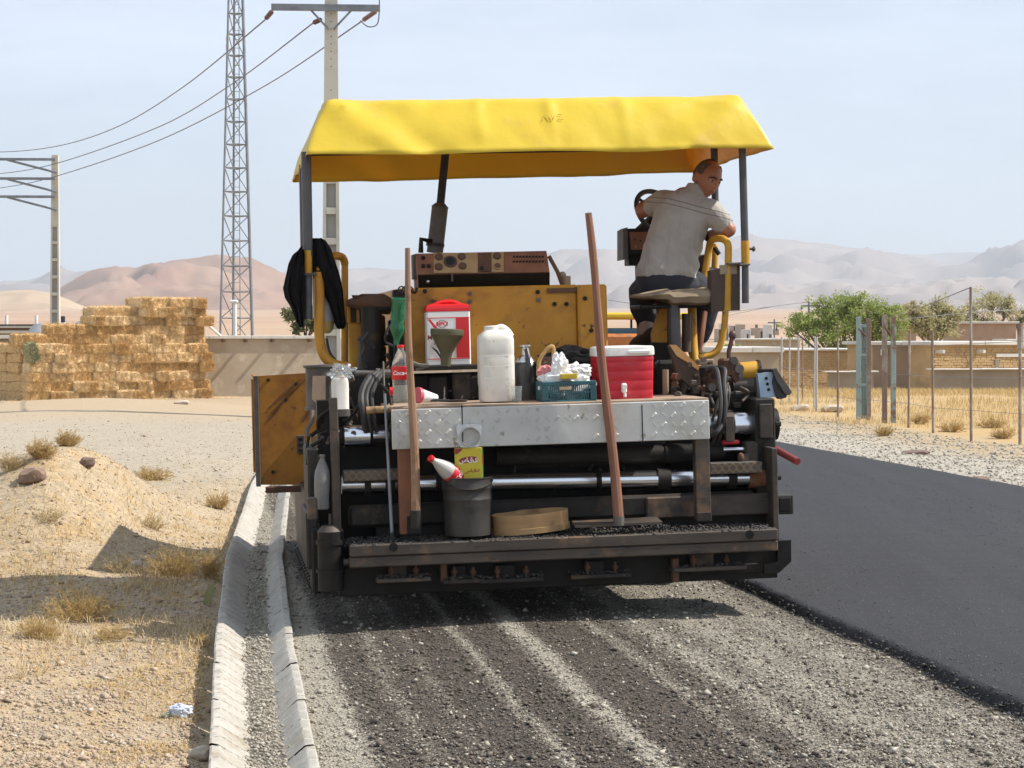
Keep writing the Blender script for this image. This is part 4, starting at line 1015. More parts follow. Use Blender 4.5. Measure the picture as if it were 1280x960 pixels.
# (inset x left, inset x right, rear inset, front inset, height above the hem)
zl, zr = hl_.z, hr_.z
zf = P(640, 222, vF).z
spec = [(0, 0, 0, 0, 0.0), (.012, .02, .035, .03, .06), (.035, .05, .075, .06, .13), (.07, .09, .13, .11, .21), (.12, .13, .19, .17, .285), (.145, .16, .222, .205, .322), (.20, .22, .29, .27, .340), (.5, .5, .55, .55, .352), (.9, .9, .8, .8, .358)]
NS, NF = 90, 44
def ring_pts(il, ir, ib, if_, h, k):
    uL, uR, v0, v1 = hl_.x + il, hr_.x - ir, vR + ib, vF - if_
    pts = []
    def hem(u, v):
        t = (v - vR) / (vF - vR); s_ = (u - hl_.x) / (hr_.x - hl_.x)
        zrear = zl * (1 - s_) + zr * s_
        return zrear * (1 - t) + (zf + .02 * (s_ - .5)) * t
    def add(u, v, nrm_, s_):
        w = 1 - k / 8.0
        dz = h
        z = hem(u, v)
        if k == 0: dz += .004 * math.sin(u * 5.1 + 1) * 1.0 + .008 * noise.noise((u * 2.3, v * 2.3, 5))
        # folds and bulges
        f1 = noise.noise((u * 1.7, v * 1.7, k * .25)) * .012 + noise.noise((u * 7, v * 7, k * .9)) * .010 - .014 * abs(noise.noise((u * 4.2 + k * .35, v * 4.2, k * .5 + 7)))
        cr = 0
        for xc in (600, 690, 782): 
            uc = P(xc, 150, .95).x
            cr += .009 * math.exp(-((u - uc) / .03) ** 2) * (1 if 2 <= k <= 6 else .3)
        for us, sg in ((hl_.x, 1), (hr_.x, -1)):       # diagonal pulls from the upper corners
            q = (u - us) * sg
            cr += .030 * math.exp(-((q - .14 - (5 - k) * .085) / .085) ** 2) * (k <= 5) - .022 * math.exp(-((q - .32 - (5 - k) * .085) / .09) ** 2) * (k <= 5)
        d = (f1 + cr) * (1 if k <= 5 else .5)
        pts.append(Vector((u + nrm_[0] * d * (1 if k < 6 else 0), v + nrm_[1] * d * (1 if k < 6 else 0), z + dz + (d * .7 if k >= 4 else 0))))
    rc = .05
    for i in range(NS): t = i / NS; add(uL + (uR - uL) * t, v0, (0, -1), t)
    for i in range(NF): t = i / NF; add(uR, v0 + (v1 - v0) * t, (1, 0), t)
    for i in range(NS): t = i / NS; add(uR - (uR - uL) * t, v1, (0, 1), t)
    for i in range(NF): t = i / NF; add(uL, v1 - (v1 - v0) * t, (-1, 0), t)
    return pts
vs = []; fs = []
NN = 2 * (NS + NF)
for k, s_ in enumerate(spec): vs += ring_pts(*s_, k)
for k in range(len(spec) - 1):
    for i in range(NN): fs.append((k * NN + i, k * NN + (i + 1) % NN, (k + 1) * NN + (i + 1) % NN, (k + 1) * NN + i))
cen = sum((vs[-i - 1] for i in range(NN)), Vector()) / NN; vs.append(cen)
for i in range(NN): fs.append(((len(spec) - 1) * NN + i, (len(spec) - 1) * NN + (i + 1) % NN, len(vs) - 1))
b = B().add(vs, fs); cn_ = part(b, 'canopy', YFAB, sm=60)
md = cn_.modifiers.new('sub', 'SUBSURF'); md.levels = 1; md.render_levels = 1
md = cn_.modifiers.new('sol', 'SOLIDIFY'); md.thickness = .004; md.offset = -1
from mathutils.bvhtree import BVHTree
bvh = BVHTree.FromPolygons(vs, fs)
def on_canopy(px, py):
    d = (PI_.to_3x3() @ Vector(((px - 640) / F, 1, -(py - HZ) / F))).normalized(); h_ = bvh.ray_cast(_co, d)[0]
    return h_ - d * .012 if h_ else P(px, py, .9)
PRN = mat('faded print', (.56, .43, .08), (.70, .53, .08), 60, .7)
for st_ in (((678, 150), (684, 142), (688, 149)), ((689, 143), (691, 150), (694, 144)), ((697, 143), (703, 143), (698, 149), (704, 149)), ((680, 144), (683, 142))):
    B().tube([on_canopy(a, c_) for a, c_ in st_], .0022, 5).build('faded_print', PRN, cn_)
# rusty stain patch inside the front valance is left to the cloth's own colour
# ================================================================== background
def gz(x, y): return float(ground_h(np.array([x]), np.array([y]))[0])
def hill_mat(name, a, b_, sc):
    m, n, l, p = new_mat(name)
    pos = coords(n, l, world=True)
    r = ramp(n, .38, .62); l.new(nois(n, l, pos, sc, 8, .62), r.inputs[0])
    col = mixc(n, l, r.outputs[0], a, b_)
    l.new(col, p.inputs['Base Color']); p.inputs['Roughness'].default_value = 1; p.inputs['Specular IOR Level'].default_value = .1
    return m
def hills(name, prof, y0, depth, m, seed, rough, sc, step=6):
    px = np.arange(prof[0][0], prof[-1][0] + 1, step)
    crest = np.interp(px, [a for a, _ in prof], [c for _, c in prof])
    k = np.ones(5) / 5; crest = np.convolve(np.pad(crest, 2, 'edge'), k, 'valid')
    xc = (px - 640) / F * y0; hc = CH - (crest - HZ) / F * y0
    t = np.linspace(-1, 1, 90)
    A, Tt = np.meshgrid(np.arange(len(px)), t)
    Xh = xc[A] * (1 + Tt * depth / y0); Yh = y0 + Tt * depth
    base = ground_h(Xh, Yh) - 6
    sh = (1 - np.abs(Tt)) ** 1.15
    n1 = 1 - np.abs(fbm(Xh, Yh, sc, seed, 5)) * 2
    n2 = fbm(Xh, Yh, sc * 3, seed + 9, 4)
    body = np.clip(1 - np.abs(Tt), 0, 1)
    hh = base + (hc[A] - base) * sh
    hh = hh + (n1 - .75) * rough * body * (1 - body * .93) * 3.0 + (1 - np.abs(fbm(Xh, Yh, sc * 4, seed + 3, 4)) * 2 - .7) * rough * .9 * body * (1 - body * .90) + n2 * rough * .35 * body * (1 - body)
    ix = np.arange(Xh.size).reshape(Xh.shape)
    f = np.stack([ix[:-1, :-1], ix[:-1, 1:], ix[1:, 1:], ix[1:, :-1]], -1).reshape(-1, 4)
    o = link(bpy.data.objects.new(name, mesh_np(name, np.stack([Xh, Yh, hh], -1).reshape(-1, 3), f, m, True))); o['kind'] = 'structure'
HA = hill_mat('red earth hill', (.23, .13, .095), (.33, .215, .15), .009)
HB = hill_mat('pale desert range', (.235, .19, .175), (.345, .28, .24), .003)
HC = hill_mat('sandy foothill', (.44, .33, .22), (.34, .235, .16), .008)
hills('hill', [(20, 420), (45, 396), (75, 366), (100, 347), (150, 333), (190, 327), (215, 322), (270, 321), (310, 321), (330, 330), (350, 340), (380, 356), (430, 375), (500, 400), (520, 420)], 2600, 700, HA, 3, 60, .0035, 5)
hills('hill', [(-260, 410), (-150, 372), (-60, 368), (0, 365), (40, 361), (75, 370), (110, 386), (160, 396), (220, 410)], 1900, 350, HC, 5, 12, .006, 6)
hills('mountain_range', [(-700, 360), (-400, 345), (-150, 352), (0, 342), (60, 338), (130, 350), (200, 352), (300, 345), (400, 335), (470, 329), (520, 333), (600, 325), (690, 312), (720, 311), (770, 318), (830, 310), (900, 302), (950, 295), (1000, 301), (1060, 310), (1100, 316), (1150, 322), (1200, 328), (1240, 312), (1268, 294), (1300, 287), (1400, 285), (1600, 310), (2000, 330)], 6200, 1700, HB, 7, 190, .0013, 8)
hills('mountain_range', [(900, 345), (1050, 330), (1110, 322), (1150, 318), (1182, 312), (1215, 317), (1240, 319), (1300, 325), (1500, 340)], 8800, 1500, HB, 11, 200, .001, 8)
hills('hill', [(560, 384), (640, 371), (720, 361), (800, 352), (860, 356), (910, 352), (960, 343), (1000, 350), (1050, 352), (1100, 357), (1180, 349), (1240, 343), (1280, 345), (1400, 338), (1600, 350), (1800, 380)], 4200, 1000, HB, 13, 90, .0024, 6)

# ---- haze
hz = B().box(-15500, 15500, -1400, 12300, -14, 460, 0)
hm = bpy.data.materials.new('air'); hm.use_nodes = True; hm.node_tree.nodes.clear()
ho = hm.node_tree.nodes.new('ShaderNodeOutputMaterial'); hv_ = hm.node_tree.nodes.new('ShaderNodeVolumePrincipled')
hv_.inputs['Color'].default_value = (.86, .93, 1.0, 1); hv_.inputs['Density'].default_value = 1.65e-4; hv_.inputs['Anisotropy'].default_value = 0.1
hm.node_tree.links.new(hv_.outputs[0], ho.inputs['Volume'])
o = hz.build('haze', hm, sm=0); o['kind'] = 'stuff'

# ---- mud wall along the left
MUD = mat('mud plaster', (.42, .345, .255), (.35, .285, .21), .8, .95, 0, .4, 12, (.30, .235, .165), .5, .52, .70, (.47, .40, .31), 3, .56, .70)
COPE = mat('pale coping', (.62, .59, .53), (.50, .47, .42), 2, .9)
ax = Vector((math.cos(R(22)), math.sin(R(22)), 0)); an = Vector((-ax.y, ax.x, 0))     # along the stack, away from us
def frame(o_, a): return Matrix.Translation(o_) @ Matrix.Rotation(a, 4, 'Z')
wall_y = 68.0
wx = wp(255, 420, wall_y)
wx.z = gz(wx.x, wx.y) - .1
wt = wp(300, 419.5, wall_y).z - wx.z
mw = thing('mud_wall', 'long plastered mud wall with pale coping behind the haystack', 'wall', frame(wx, R(16)))
b = B()
for i in range(14): b.box(-12 + i * 2.0, -12 + i * 2.0 + 2.0 - .0, 0, .35, -.4, wt - .10 + .02 * noise.noise((i * 1.7, 2, 3)), .0)
b.build('wall_face', MUD, mw, sm=0)
for i in range(12):
    q = B().box(-12 + i * 1.35, -12 + i * 1.35 + 1.33, -.10, .45, wt - .10, wt + .0 + .015 * noise.noise((i * 2.1, 1, 1)), .01); q.build('coping_slab', COPE, mw)
for x in (.55, 1.25, 2.1, 3.3):
    q = B().box(x, x + .09, -.28, .1, wt - .20, wt - .13, .004); q.build('roof_spout', RUST, mw)
# white post lamp behind the wall, tanks, roof
WM = mat('white painted metal', (.72, .72, .70), None, 5, .5)
p0 = wp(293.5, 420, 71); q = B(); q.cyl((p0.x, p0.y, wt + wx.z - .6), (p0.x, p0.y, wp(0, 378, 71).z), .065, n=10); q.box(p0.x - .16, p0.x + .10, 70.9, 71.1, wp(0, 379, 71).z, wp(0, 375, 71).z, .03)
pipe_ = thing('white_pipe', 'slim white pipe with a cap rising behind the mud wall', 'pipe', T((p0.x, p0.y, -.5))); q.build('pipe', WM, pipe_, off=(p0.x, p0.y, -.5))
q = B(); a, c = wp(262, 408, 67.5), wp(277, 421, 67.2); q.cyl(a, c, .05, n=6); t_ = thing('white_plank', 'short white plank leaning where the haystack meets the wall', 'plank', T(c)); q.build('board', WM, t_, off=c)
def tank(px0, px1, y0, y1, yb, Yd, label):
    c = wp((px0 + px1) / 2, y1, Yd); r_ = (px1 - px0) / 2 / F * Yd; h = (y1 - y0) / F * Yd
    t = thing('water_tank', label, 'tank', T(c), 'rooftop water tanks')
    q = B().lathe([(r_ * .96, 0), (r_, h * .06), (r_, h * .3), (r_ * .97, h * .33), (r_, h * .36), (r_, h * .65), (r_ * .97, h * .68), (r_, h * .71), (r_, h * .92), (r_ * .6, h), (.01, h)], n=18); q.build('drum', mat('black tank', (.02, .02, .025), None, 5, .5), t)
    q = B().box(-r_ * .9, r_ * .9, -r_ * .9, r_ * .9, -(yb - y1) / F * Yd, -.005, .01); q.build('stand', WM, t)
tank(76, 81.5, 395, 403, 409, 85, 'black rooftop water tank just right of the concrete pole')
tank(119.5, 125.5, 387, 397, 402, 85, 'black rooftop water tank at the left shoulder of the tall haystack')
# low shed at the far left
sx0 = wp(-30, 412, 88); sx1 = wp(46, 412, 88)
sh = thing('shed', 'low flat-roofed shed beyond the left end of the haystack', 'shed', T((sx0.x, 88, gz(sx0.x, 88))))
h0 = wp(0, 413, 88).z - gz(sx0.x, 88)
B().box(-3, sx1.x - sx0.x, 0, 4, -.5, h0 - .12).build('wall', MUD, sh, sm=0)
for i, (za, zb, m_) in enumerate(((-.115, .0, COPE), (.004, .10, RUST), (.104, .18, COPE), (.184, .25, GREYP))): B().box(-3.2, sx1.x - sx0.x + .2, -.2 - .03 * i, 4, h0 + za, h0 + zb).build('roof_layer', m_, sh)
for px in (6, 43.5):
    c = wp(px, 402, 88); B().cyl((c.x - sx0.x, .3, h0 + .24), (c.x - sx0.x, .3, h0 + .62), .07, n=8).build('vent', WM, sh)
# grey-blue tarpaulin heaps behind the stack
TARP = mat('pale blue tarpaulin', (.24, .26, .275), (.18, .195, .205), 4, .6, 0, .3, 6)
def heap(pts, Yd, name, label, m_):
    c = wp(pts[0][0], pts[0][1], Yd)
    q = B()
    top_ = [wp(a, c_, Yd) for a, c_ in pts]
    bz = gz(c.x, Yd)
    vs = []; 
    for k, (dy, hs) in enumerate(((-1.2, 0), (-.6, .8), (0, 1), (.6, .8), (1.2, 0))):
        for p_ in top_: vs.append(Vector((p_.x, p_.y + dy, bz + (p_.z - bz) * hs)))
    n_ = len(top_); fs = [(k * n_ + i, k * n_ + i + 1, (k + 1) * n_ + i + 1, (k + 1) * n_ + i) for k in range(4) for i in range(n_ - 1)]
    q.add(vs, fs); o = q.build(name, m_, off=c, sm=60, M=T(c)); return tag(o, label, 'tarpaulin')
heap([(36, 412), (42, 406), (50, 404), (58, 408), (66, 413)], 76, 'tarpaulin', 'pale blue tarpaulin heap behind the low end of the haystack', TARP)
heap([(88, 411), (95, 404), (99, 401), (104, 404), (112, 403), (124, 396), (132, 398)], 76, 'tarpaulin', 'grey blue sheet thrown over a heap below the black tank', TARP)

# ---- haystack
STRAW = []
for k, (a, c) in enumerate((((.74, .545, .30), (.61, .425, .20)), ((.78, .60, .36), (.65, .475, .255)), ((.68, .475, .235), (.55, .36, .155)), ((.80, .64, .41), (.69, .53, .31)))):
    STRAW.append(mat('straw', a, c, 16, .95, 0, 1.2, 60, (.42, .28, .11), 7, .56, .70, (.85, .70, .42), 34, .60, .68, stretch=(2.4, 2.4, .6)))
STRAWG = mat('greenish hay', (.37, .35, .20), (.27, .26, .14), 16, .95, 0, 1.5, 60)
def bale_mesh(L, D, Hh, seed, m_):
    r_ = random.Random(seed); g = np.random.default_rng(seed)
    bm = bmesh.new(); bmesh.ops.create_cube(bm, size=1)
    bmesh.ops.subdivide_edges(bm, edges=bm.edges, cuts=13, use_grid_fill=True)
    for v in bm.verts:
        p_ = v.co
        # rounded ends
        q = Vector([math.copysign(abs(2 * c_) ** .9, c_) / 2 for c_ in p_]); 
        rad = max(0, (abs(p_.x) - .38) / .12) ** 2 * .05; q.z *= 1 - rad * 2.2; q.y *= 1 - rad * 1.6
        edge = max(0, abs(p_.y) - .4) * max(0, abs(p_.z) - .36) * 26; q.y *= 1 - edge * .4; q.z *= 1 - edge * .4
        s_ = Vector((q.x * L, q.y * D, q.z * Hh))
        d = noise.noise(s_ * 5 + Vector((seed * 3.1, 0, 0))) * .024 + noise.noise(Vector((s_.x * 26, s_.y * 26, s_.z * 6)) + Vector((0, seed * 1.7, 0))) * .034 + r_.uniform(-.010, .010)
        for xs_ in (-.17, .17): d -= .034 * math.exp(-((p_.x - xs_ + .02 * r_.random()) / .03) ** 2)       # twine grooves
        v.co = s_ + s_.normalized() * d
    me = bpy.data.meshes.new('straw_bale'); bm.to_mesh(me); bm.free()
    # loose straws sticking out
    vs = [v.co.copy() for v in me.vertices]; fs = [tuple(p_.vertices) for p_ in me.polygons]
    for k in range(2000):
        ax_ = r_.choice(((1, 0, 0), (-1, 0, 0), (0, -1, 0), (0, -1, 0), (0, -1, 0), (0, -1, 0), (0, -1, 0), (0, 0, 1)))
        u = Vector((r_.uniform(-.48, .48) * L, r_.uniform(-.48, .48) * D, r_.uniform(-.48, .48) * Hh)); nv = Vector(ax_)
        for i in range(3):
            if ax_[i]: u[i] = ax_[i] * (L, D, Hh)[i] * .485
        d = (nv * .6 + Vector((r_.uniform(-1, 1), r_.uniform(-1, 1), r_.uniform(-1, .6))) * .9).normalized()
        s_ = d.cross(Vector((r_.random(), r_.random(), r_.random()))).normalized() * r_.uniform(.004, .008)
        le = r_.uniform(.03, .12); n0 = len(vs)
        vs += [u - s_, u + s_, u + d * le]; fs.append((n0, n0 + 1, n0 + 2))
    me2 = bpy.data.meshes.new('straw_bale'); me2.from_pydata(vs, [], fs); me2.materials.append(m_); bpy.data.meshes.remove(me)
    return me2
BALES = [[bale_mesh(.92, .46, .37, 10 + 5 * k + j, STRAW[k]) for j in range(3)] for k in range(4)]
ENDS = [bale_mesh(.46, .92, .37, 60 + j, STRAW[j]) for j in range(4)]
GREENHAY = bale_mesh(.55, .42, .30, 77, STRAWG)
hx = wp(36, 497, 63.0); hx.z = gz(hx.x, 63) - .02
HM = frame(hx, R(40))
NTH = ['first', 'second', 'third', 'fourth', 'fifth', 'sixth', 'seventh', 'eighth', 'ninth', 'tenth', 'eleventh', 'twelfth', 'thirteenth']
ORD = ['bottom', 'second', 'third', 'fourth', 'fifth', 'sixth', 'seventh', 'eighth', 'ninth', 'tenth', 'topmost']
def bale(me, x, y, z, rot, label):
    o = bpy.data.objects.new('straw_bale', me); link(o)
    o.matrix_world = HM @ Matrix.Translation((x, y, z)) @ Matrix.Rotation(rot, 4, 'Z') @ Matrix.Rotation(R(random.uniform(-3.5, 3.5)), 4, 'Y') @ Matrix.Rotation(R(random.uniform(-5, 5)), 4, 'Z')
    return tag(o, label, 'straw bale', 'straw bales stacked beside the mud wall')
rb = random.Random(5)
pxm_ = 63 / F / 1.0
z = 0.0
courses = [(0, -.02, 6.05), (0, -.02, 6.05), (0, .02, 6.05), (0, .05, 6.05), (0, .12, 6.05), (0, .0, 6.05), (0, .55, 6.25), (0, 1.65, 6.2), (0, 2.1, 6.2), (0, 2.25, 6.0), (0, 3.7, 5.8)]
hgt_ = 2.93 / 9.6
for r_, (yy_, xa, xb) in enumerate(courses):
    h = .280
    zc = h * r_ + h / 2
    x = xa; i = 0
    while x < xb - .2:
        e = rb.random() < .28
        L = .40 if e else rb.uniform(.66, .80)
        if x + L > xb + .15: L = max(.4, xb - x); 
        i += 1
        me = rb.choice(ENDS) if L < .5 else rb.choice(rb.choice(BALES))
        lab = '%s bale, %s from the left in the %s course of the haystack' % ('end-on straw' if L < .5 else 'golden straw', NTH[i - 1], ORD[r_])
        o_ = bale(me, x + L / 2, rb.uniform(.14, .32) + (.1 if r_ > 5 else 0), zc, 0, lab)
        o_.scale = (L / (.46 if L < .5 else .92) * 1.03, 1, h / .37 * 1.10)
        x += L
    # the second row behind, seen at the steps and on the left end face
    if r_ in (5, 9, 10):
        for j in range(int((xb - xa) / .93)):
            o_ = bale(rb.choice(rb.choice(BALES)), xa + .5 + j * .93, .75, zc - .01, 0, 'straw bale in the rear row of the haystack, %s course, %s from left' % (ORD[r_], NTH[j]))
            o_.scale = (1, 1, h / .37 * 1.05)
# left end face in the shade
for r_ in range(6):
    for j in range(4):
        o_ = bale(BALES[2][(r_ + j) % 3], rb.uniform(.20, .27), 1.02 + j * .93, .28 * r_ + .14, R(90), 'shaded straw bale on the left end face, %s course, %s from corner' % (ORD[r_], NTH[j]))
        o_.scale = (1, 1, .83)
n6 = 2600; lx = rng.uniform(-1.2, 7.0, n6); ly = -np.abs(rng.normal(0, .45, n6)) + .05
vs_ = []; fs_ = []
for a6, b6 in zip(lx, ly):
    p6 = HM @ Vector((a6, b6, 0)); p6.z = gz(p6.x, p6.y) + .015; d6 = Vector((rb.gauss(0, 1), rb.gauss(0, 1), rb.uniform(0, .35))).normalized() * rb.uniform(.06, .16); s6 = Vector((-d6.y, d6.x, 0)).normalized() * .007
    k6 = len(vs_); vs_ += [p6 - d6 - s6, p6 - d6 + s6, p6 + d6]; fs_.append((k6, k6 + 1, k6 + 2))
o = link(bpy.data.objects.new('loose_straw', mesh_np('loose_straw', [tuple(q) for q in vs_], fs_, STRAW[1]))); o['kind'] = 'stuff'
o = link(bpy.data.objects.new('hay_bundle', GREENHAY)); o.matrix_world = HM @ Matrix.Translation((.10, .10, 1.45)) @ Matrix.Rotation(R(70), 4, 'Y'); tag(o, 'greenish hay bundle at the upper left corner of the haystack', 'hay')
for x, z_, n_ in ((.15, 1.80, 0), (1.2, 2.08, 1)):
    bale(BALES[2][n_], x, .4, z_, 0, 'loose straw bale lying on the low end of the haystack, %s' % ('left one' if n_ == 0 else 'right one'))

# ---- concrete power poles, crossarms and lines
def hpole(name, label, base, top_z, w0, w1, open_top, nopen, rot=0):
    t = thing(name, label, 'utility pole', frame(base, rot))
    Ht = top_z - base.z
    def wd(z): return w0 + (w1 - w0) * z / Ht
    b = B(); 
    # two flanges and a recessed web below, solid head above
    for s in (-1, 1):
        vs = []
        for z in (-.8, open_top):
            w_ = wd(z) / 2
            for (a, c) in ((s * w_, -w_ * .8), (s * (w_ - wd(z) * .2), -w_ * .8), (s * (w_ - wd(z) * .2), w_ * .8), (s * w_, w_ * .8)): vs.append((a, c, z))
        b.add(vs, [(0, 1, 2, 3), (4, 5, 6, 7), (0, 1, 5, 4), (1, 2, 6, 5), (2, 3, 7, 6), (3, 0, 4, 7)])
    b.build('pole_flange', CONC, t, sm=0)
    b = B(); w_ = wd(open_top / 2); b.box(-w_ * .31, w_ * .31, -w_ * .12, w_ * .12, -.8, open_top, 0); b.build('pole_web', CONCW, t, sm=0)
    for k in range(nopen + 1):
        z = open_top - k * (open_top / nopen); w_ = wd(z); b = B().box(-w_ * .305, w_ * .305, -w_ * .39, w_ * .39, z - .07, z + .07, .01); b.build('pole_rib', CONC, t)
    b = B(); vs = []
    for z in (open_top + .005, Ht):
        w_ = wd(z) / 2
        for (a, c) in ((-w_, -w_ * .8), (w_, -w_ * .8), (w_, w_ * .8), (-w_, w_ * .8)): vs.append((a, c, z))
    b.add(vs, [(0, 1, 2, 3), (4, 5, 6, 7), (0, 1, 5, 4), (1, 2, 6, 5), (2, 3, 7, 6), (3, 0, 4, 7)]); b.build('pole_head', CONC, t, sm=0)
    z = open_top + .3; k = 0
    while z < Ht - .2:
        w_ = wd(z); b = B().cyl((0, -w_ * .4 + .01, z), (0, -w_ * .4 - .003, z), .013, n=8); b.build('bolt_hole', DARK, t); z += .16 if k % 9 < 7 else .5; k += 1
    return t
Y1 = 46.0
pb = wp(414, 420, Y1); pb.z = gz(pb.x, Y1) - .05
ptop = wp(408, -60, Y1).z
p1 = hpole('utility_pole', 'tall concrete utility pole with a steel crossarm rising behind the paver canopy', pb, ptop, .42, .255, wp(0, 226, Y1).z - pb.z, 8, R(4))
def arm(px, py): v = wp(px, py, Y1); return v
b = B(); a, c = arm(340, 11.5), arm(475, 11); b.box(a.x - pb.x, c.x - pb.x, -.26, -.17, a.z - pb.z - .07, a.z - pb.z + .07, .005); o = b.build('crossarm', GALV, p1)
for s in (-1, 1):
    b = B(); b.cyl((s * .42, -.2, a.z - pb.z - .06), (s * .05, -.2, a.z - pb.z - .46), .022, n=6); b.build('arm_brace', GALV, p1)
INS = mat('brown insulator', (.22, .12, .09), (.15, .085, .065), 9, .35)
ends = []
for (x0, y0, x1, y1) in ((341, 13, 331, 25), (402, 24, 391, 29), (473, 12, 450, 28)):
    a, c = wp(x0, y0, Y1 - .2), wp(x1, y1, Y1 + 1.0)
    b = B(); 
    for k in range(6):
        t0 = a.lerp(c, .2 + k * .11); b.cyl(t0, a.lerp(c, .2 + k * .11 + .06), .055, .03, n=10)
    b.cyl(a, c, .014, n=6); o = b.build('insulator', INS, p1, off=None); o.matrix_parent_inverse = p1.matrix_world.inverted()
    ends.append(c)
c = arm(475, 10); b = B(); b.tube([(c.x - pb.x - .02, -.2, c.z - pb.z + 0.2), (c.x - pb.x - .02, -.2, c.z - pb.z - .06), (c.x - pb.x - .06, -.2, c.z - pb.z - .36), (c.x - pb.x - .25, -.2, c.z - pb.z - .42), (c.x - pb.x - .42, .1, c.z - pb.z - .25)], .012, 6, sub=4); b.build('jumper_cable', WIREM, p1)
Y2 = 98.0
pb2 = wp(69, 420, Y2); pb2.z = gz(pb2.x, Y2) - .05
p2 = hpole('utility_pole', 'concrete utility pole with three side arms standing behind the haystack', pb2, wp(0, 194, Y2).z, .46, .30, wp(0, 282, Y2).z - pb2.z, 9, R(3))
for yy_, in ((200,), (224,), (246.5,)):
    a = wp(66, yy_, Y2); z = a.z - pb2.z
    b = B(); b.box(-4.6, .05, -.36, -.26, z - .06, z + .06, .005); b.build('side_arm', GALV, p2)
    b = B(); b.cyl((-2.1, -.3, z - .03), (.12, -.3, z - .6), .05, n=6); b.build('arm_brace', GALV, p2)
for k, (e, pts) in enumerate(zip(ends, ([(331, 25), (230, 108), (150, 157), (75, 182), (0, 190), (-80, 186)], [(391, 29), (290, 105), (200, 158), (75, 203), (0, 217), (-80, 220)], [(450, 28), (330, 108), (200, 175), (71, 220), (0, 235), (-80, 243)]))):
    m_ = len(pts); Ys = [Y1 + 1.0 + (Y2 + 6 - Y1) * t for t in (0, .38, .6, .82, 1.0, 1.16)]
    b = B(); P_ = [wp(a, c, yy_) for (a, c), yy_ in zip(pts, Ys)]; b.tube(P_, .018, 5, sub=8)
    o = b.build('power_cable', WIREM, off=P_[0], M=T(P_[0])); tag(o, '%s of the three sagging power cables leading left from the crossarm' % ('uppermost', 'middle', 'lowest')[k], 'power cable', 'power cables')

# ---- lattice mast
Yt = 112.0
tb = wp(294, 420, Yt); tb.z = gz(tb.x, Yt) - .3
tw = thing('lattice_tower', 'slender galvanised lattice mast beyond the mud wall', 'tower', frame(tb, R(10)))
Htw = 26.0
def tr(z, k):
    r_ = (1.28 - .80 * min(z / 19.5, 1.25)) * .80
    a = R(90 + 120 * k + 4); return Vector((r_ * math.cos(a), r_ * math.sin(a), z))
for k in range(3):
    b = B(); b.cyl(tr(0, k), tr(Htw, k), .062 if k != 2 else .085, n=6); b.build('leg', GALV, tw)
z = .3; lev = []
while z < Htw: lev.append(z); z += 1.42 - .5 * z / Htw
for i in range(len(lev) - 1):
    for k in range(3):
        B().cyl(tr(lev[i], k), tr(lev[i], (k + 1) % 3), .034, n=5).build('strut', GALV, tw, recalc=False)
        B().cyl(tr(lev[i], k), tr(lev[i + 1], (k + 1) % 3) , .026, n=5).build('brace', GALV, tw, recalc=False)
b = B()
for s in (-.16, .16): b.cyl((s + .1, -.10, 0), (s * .7 + .05, -.05, Htw), .022, n=5)
for i in range(int(Htw / .45)): b.cyl((-.06 + .0, -.1, i * .45), (.24, -.1, i * .45), .014, n=4)
b.build('ladder', GALV, tw)
for zz in (17.4, 17.0): b = B().box(-.5, -.32, -.3, -.2, zz, zz + .3); b.build('antenna_bracket', WM, tw)

# ---- right side: fence
POSTM = mat('rusty fence post', (.26, .19, .145), (.19, .13, .10), 3, .8, 0, .2, 40, (.36, .33, .29), 2, .5, .65, stretch=(1, 1, .6))
POSTL = mat('pale fence post', (.42, .43, .42), (.34, .34, .33), 3, .7)
f0 = wp(1275, 555, 30); f0.z = gz(f0.x, f0.y)
fe = thing('wire_fence', 'open wire fence on thin rusty posts along the dry field', 'fence', T(f0))
posts = [(1275, 555, 404, 30, 4.4), (1214, 551, 359, 30.9, 3.6), (1166.5, 542, 413, 33.2, 3.3), (1135.5, 534.5, 414, 35.4, 3.0), (1047.6, 521, 423, 40, 2.6), (1020.5, 515, 421, 42.6, 2.8), (1017.5, 514, 420, 44, 1.8), (997.5, 511, 420, 44.5, 2.4), (1003, 506, 424, 49, 1.8), (986.5, 500, 424, 48, 2.0), (976.5, 506, 421, 47, 2.2), (1330, 562, 404, 27.5, 4.4), (1395, 572, 404, 25, 4.6)]
pp_ = []
for k, (x, yb_, yt_, Yd, w_) in enumerate(posts):
    a = wp(x, yb_, Yd); c = wp(x + .5, yt_, Yd); gzz = gz(a.x, Yd)
    b = B(); b.cyl(Vector((a.x, a.y, gzz - .1)), Vector((c.x + random.uniform(-.02, .02), c.y, c.z)), w_ / 2 / F * Yd, n=8)
    if k == 0: b.cyl(Vector((c.x, c.y, c.z - .35)), c, .045, n=8)
    b.build('fence_post', POSTM if k in (0, 1, 2, 3, 4, 8) else POSTL, fe, off=f0)
    pp_.append((a, c))
order = [12, 11, 0, 2, 3, 4, 5, 7, 10]
for hfrac in (.25, .55, .85):
    b = B(); b.tube([pp_[i][0].lerp(pp_[i][1], hfrac) for i in order], .0035, 4); b.build('fence_wire', GALV, fe, off=f0)
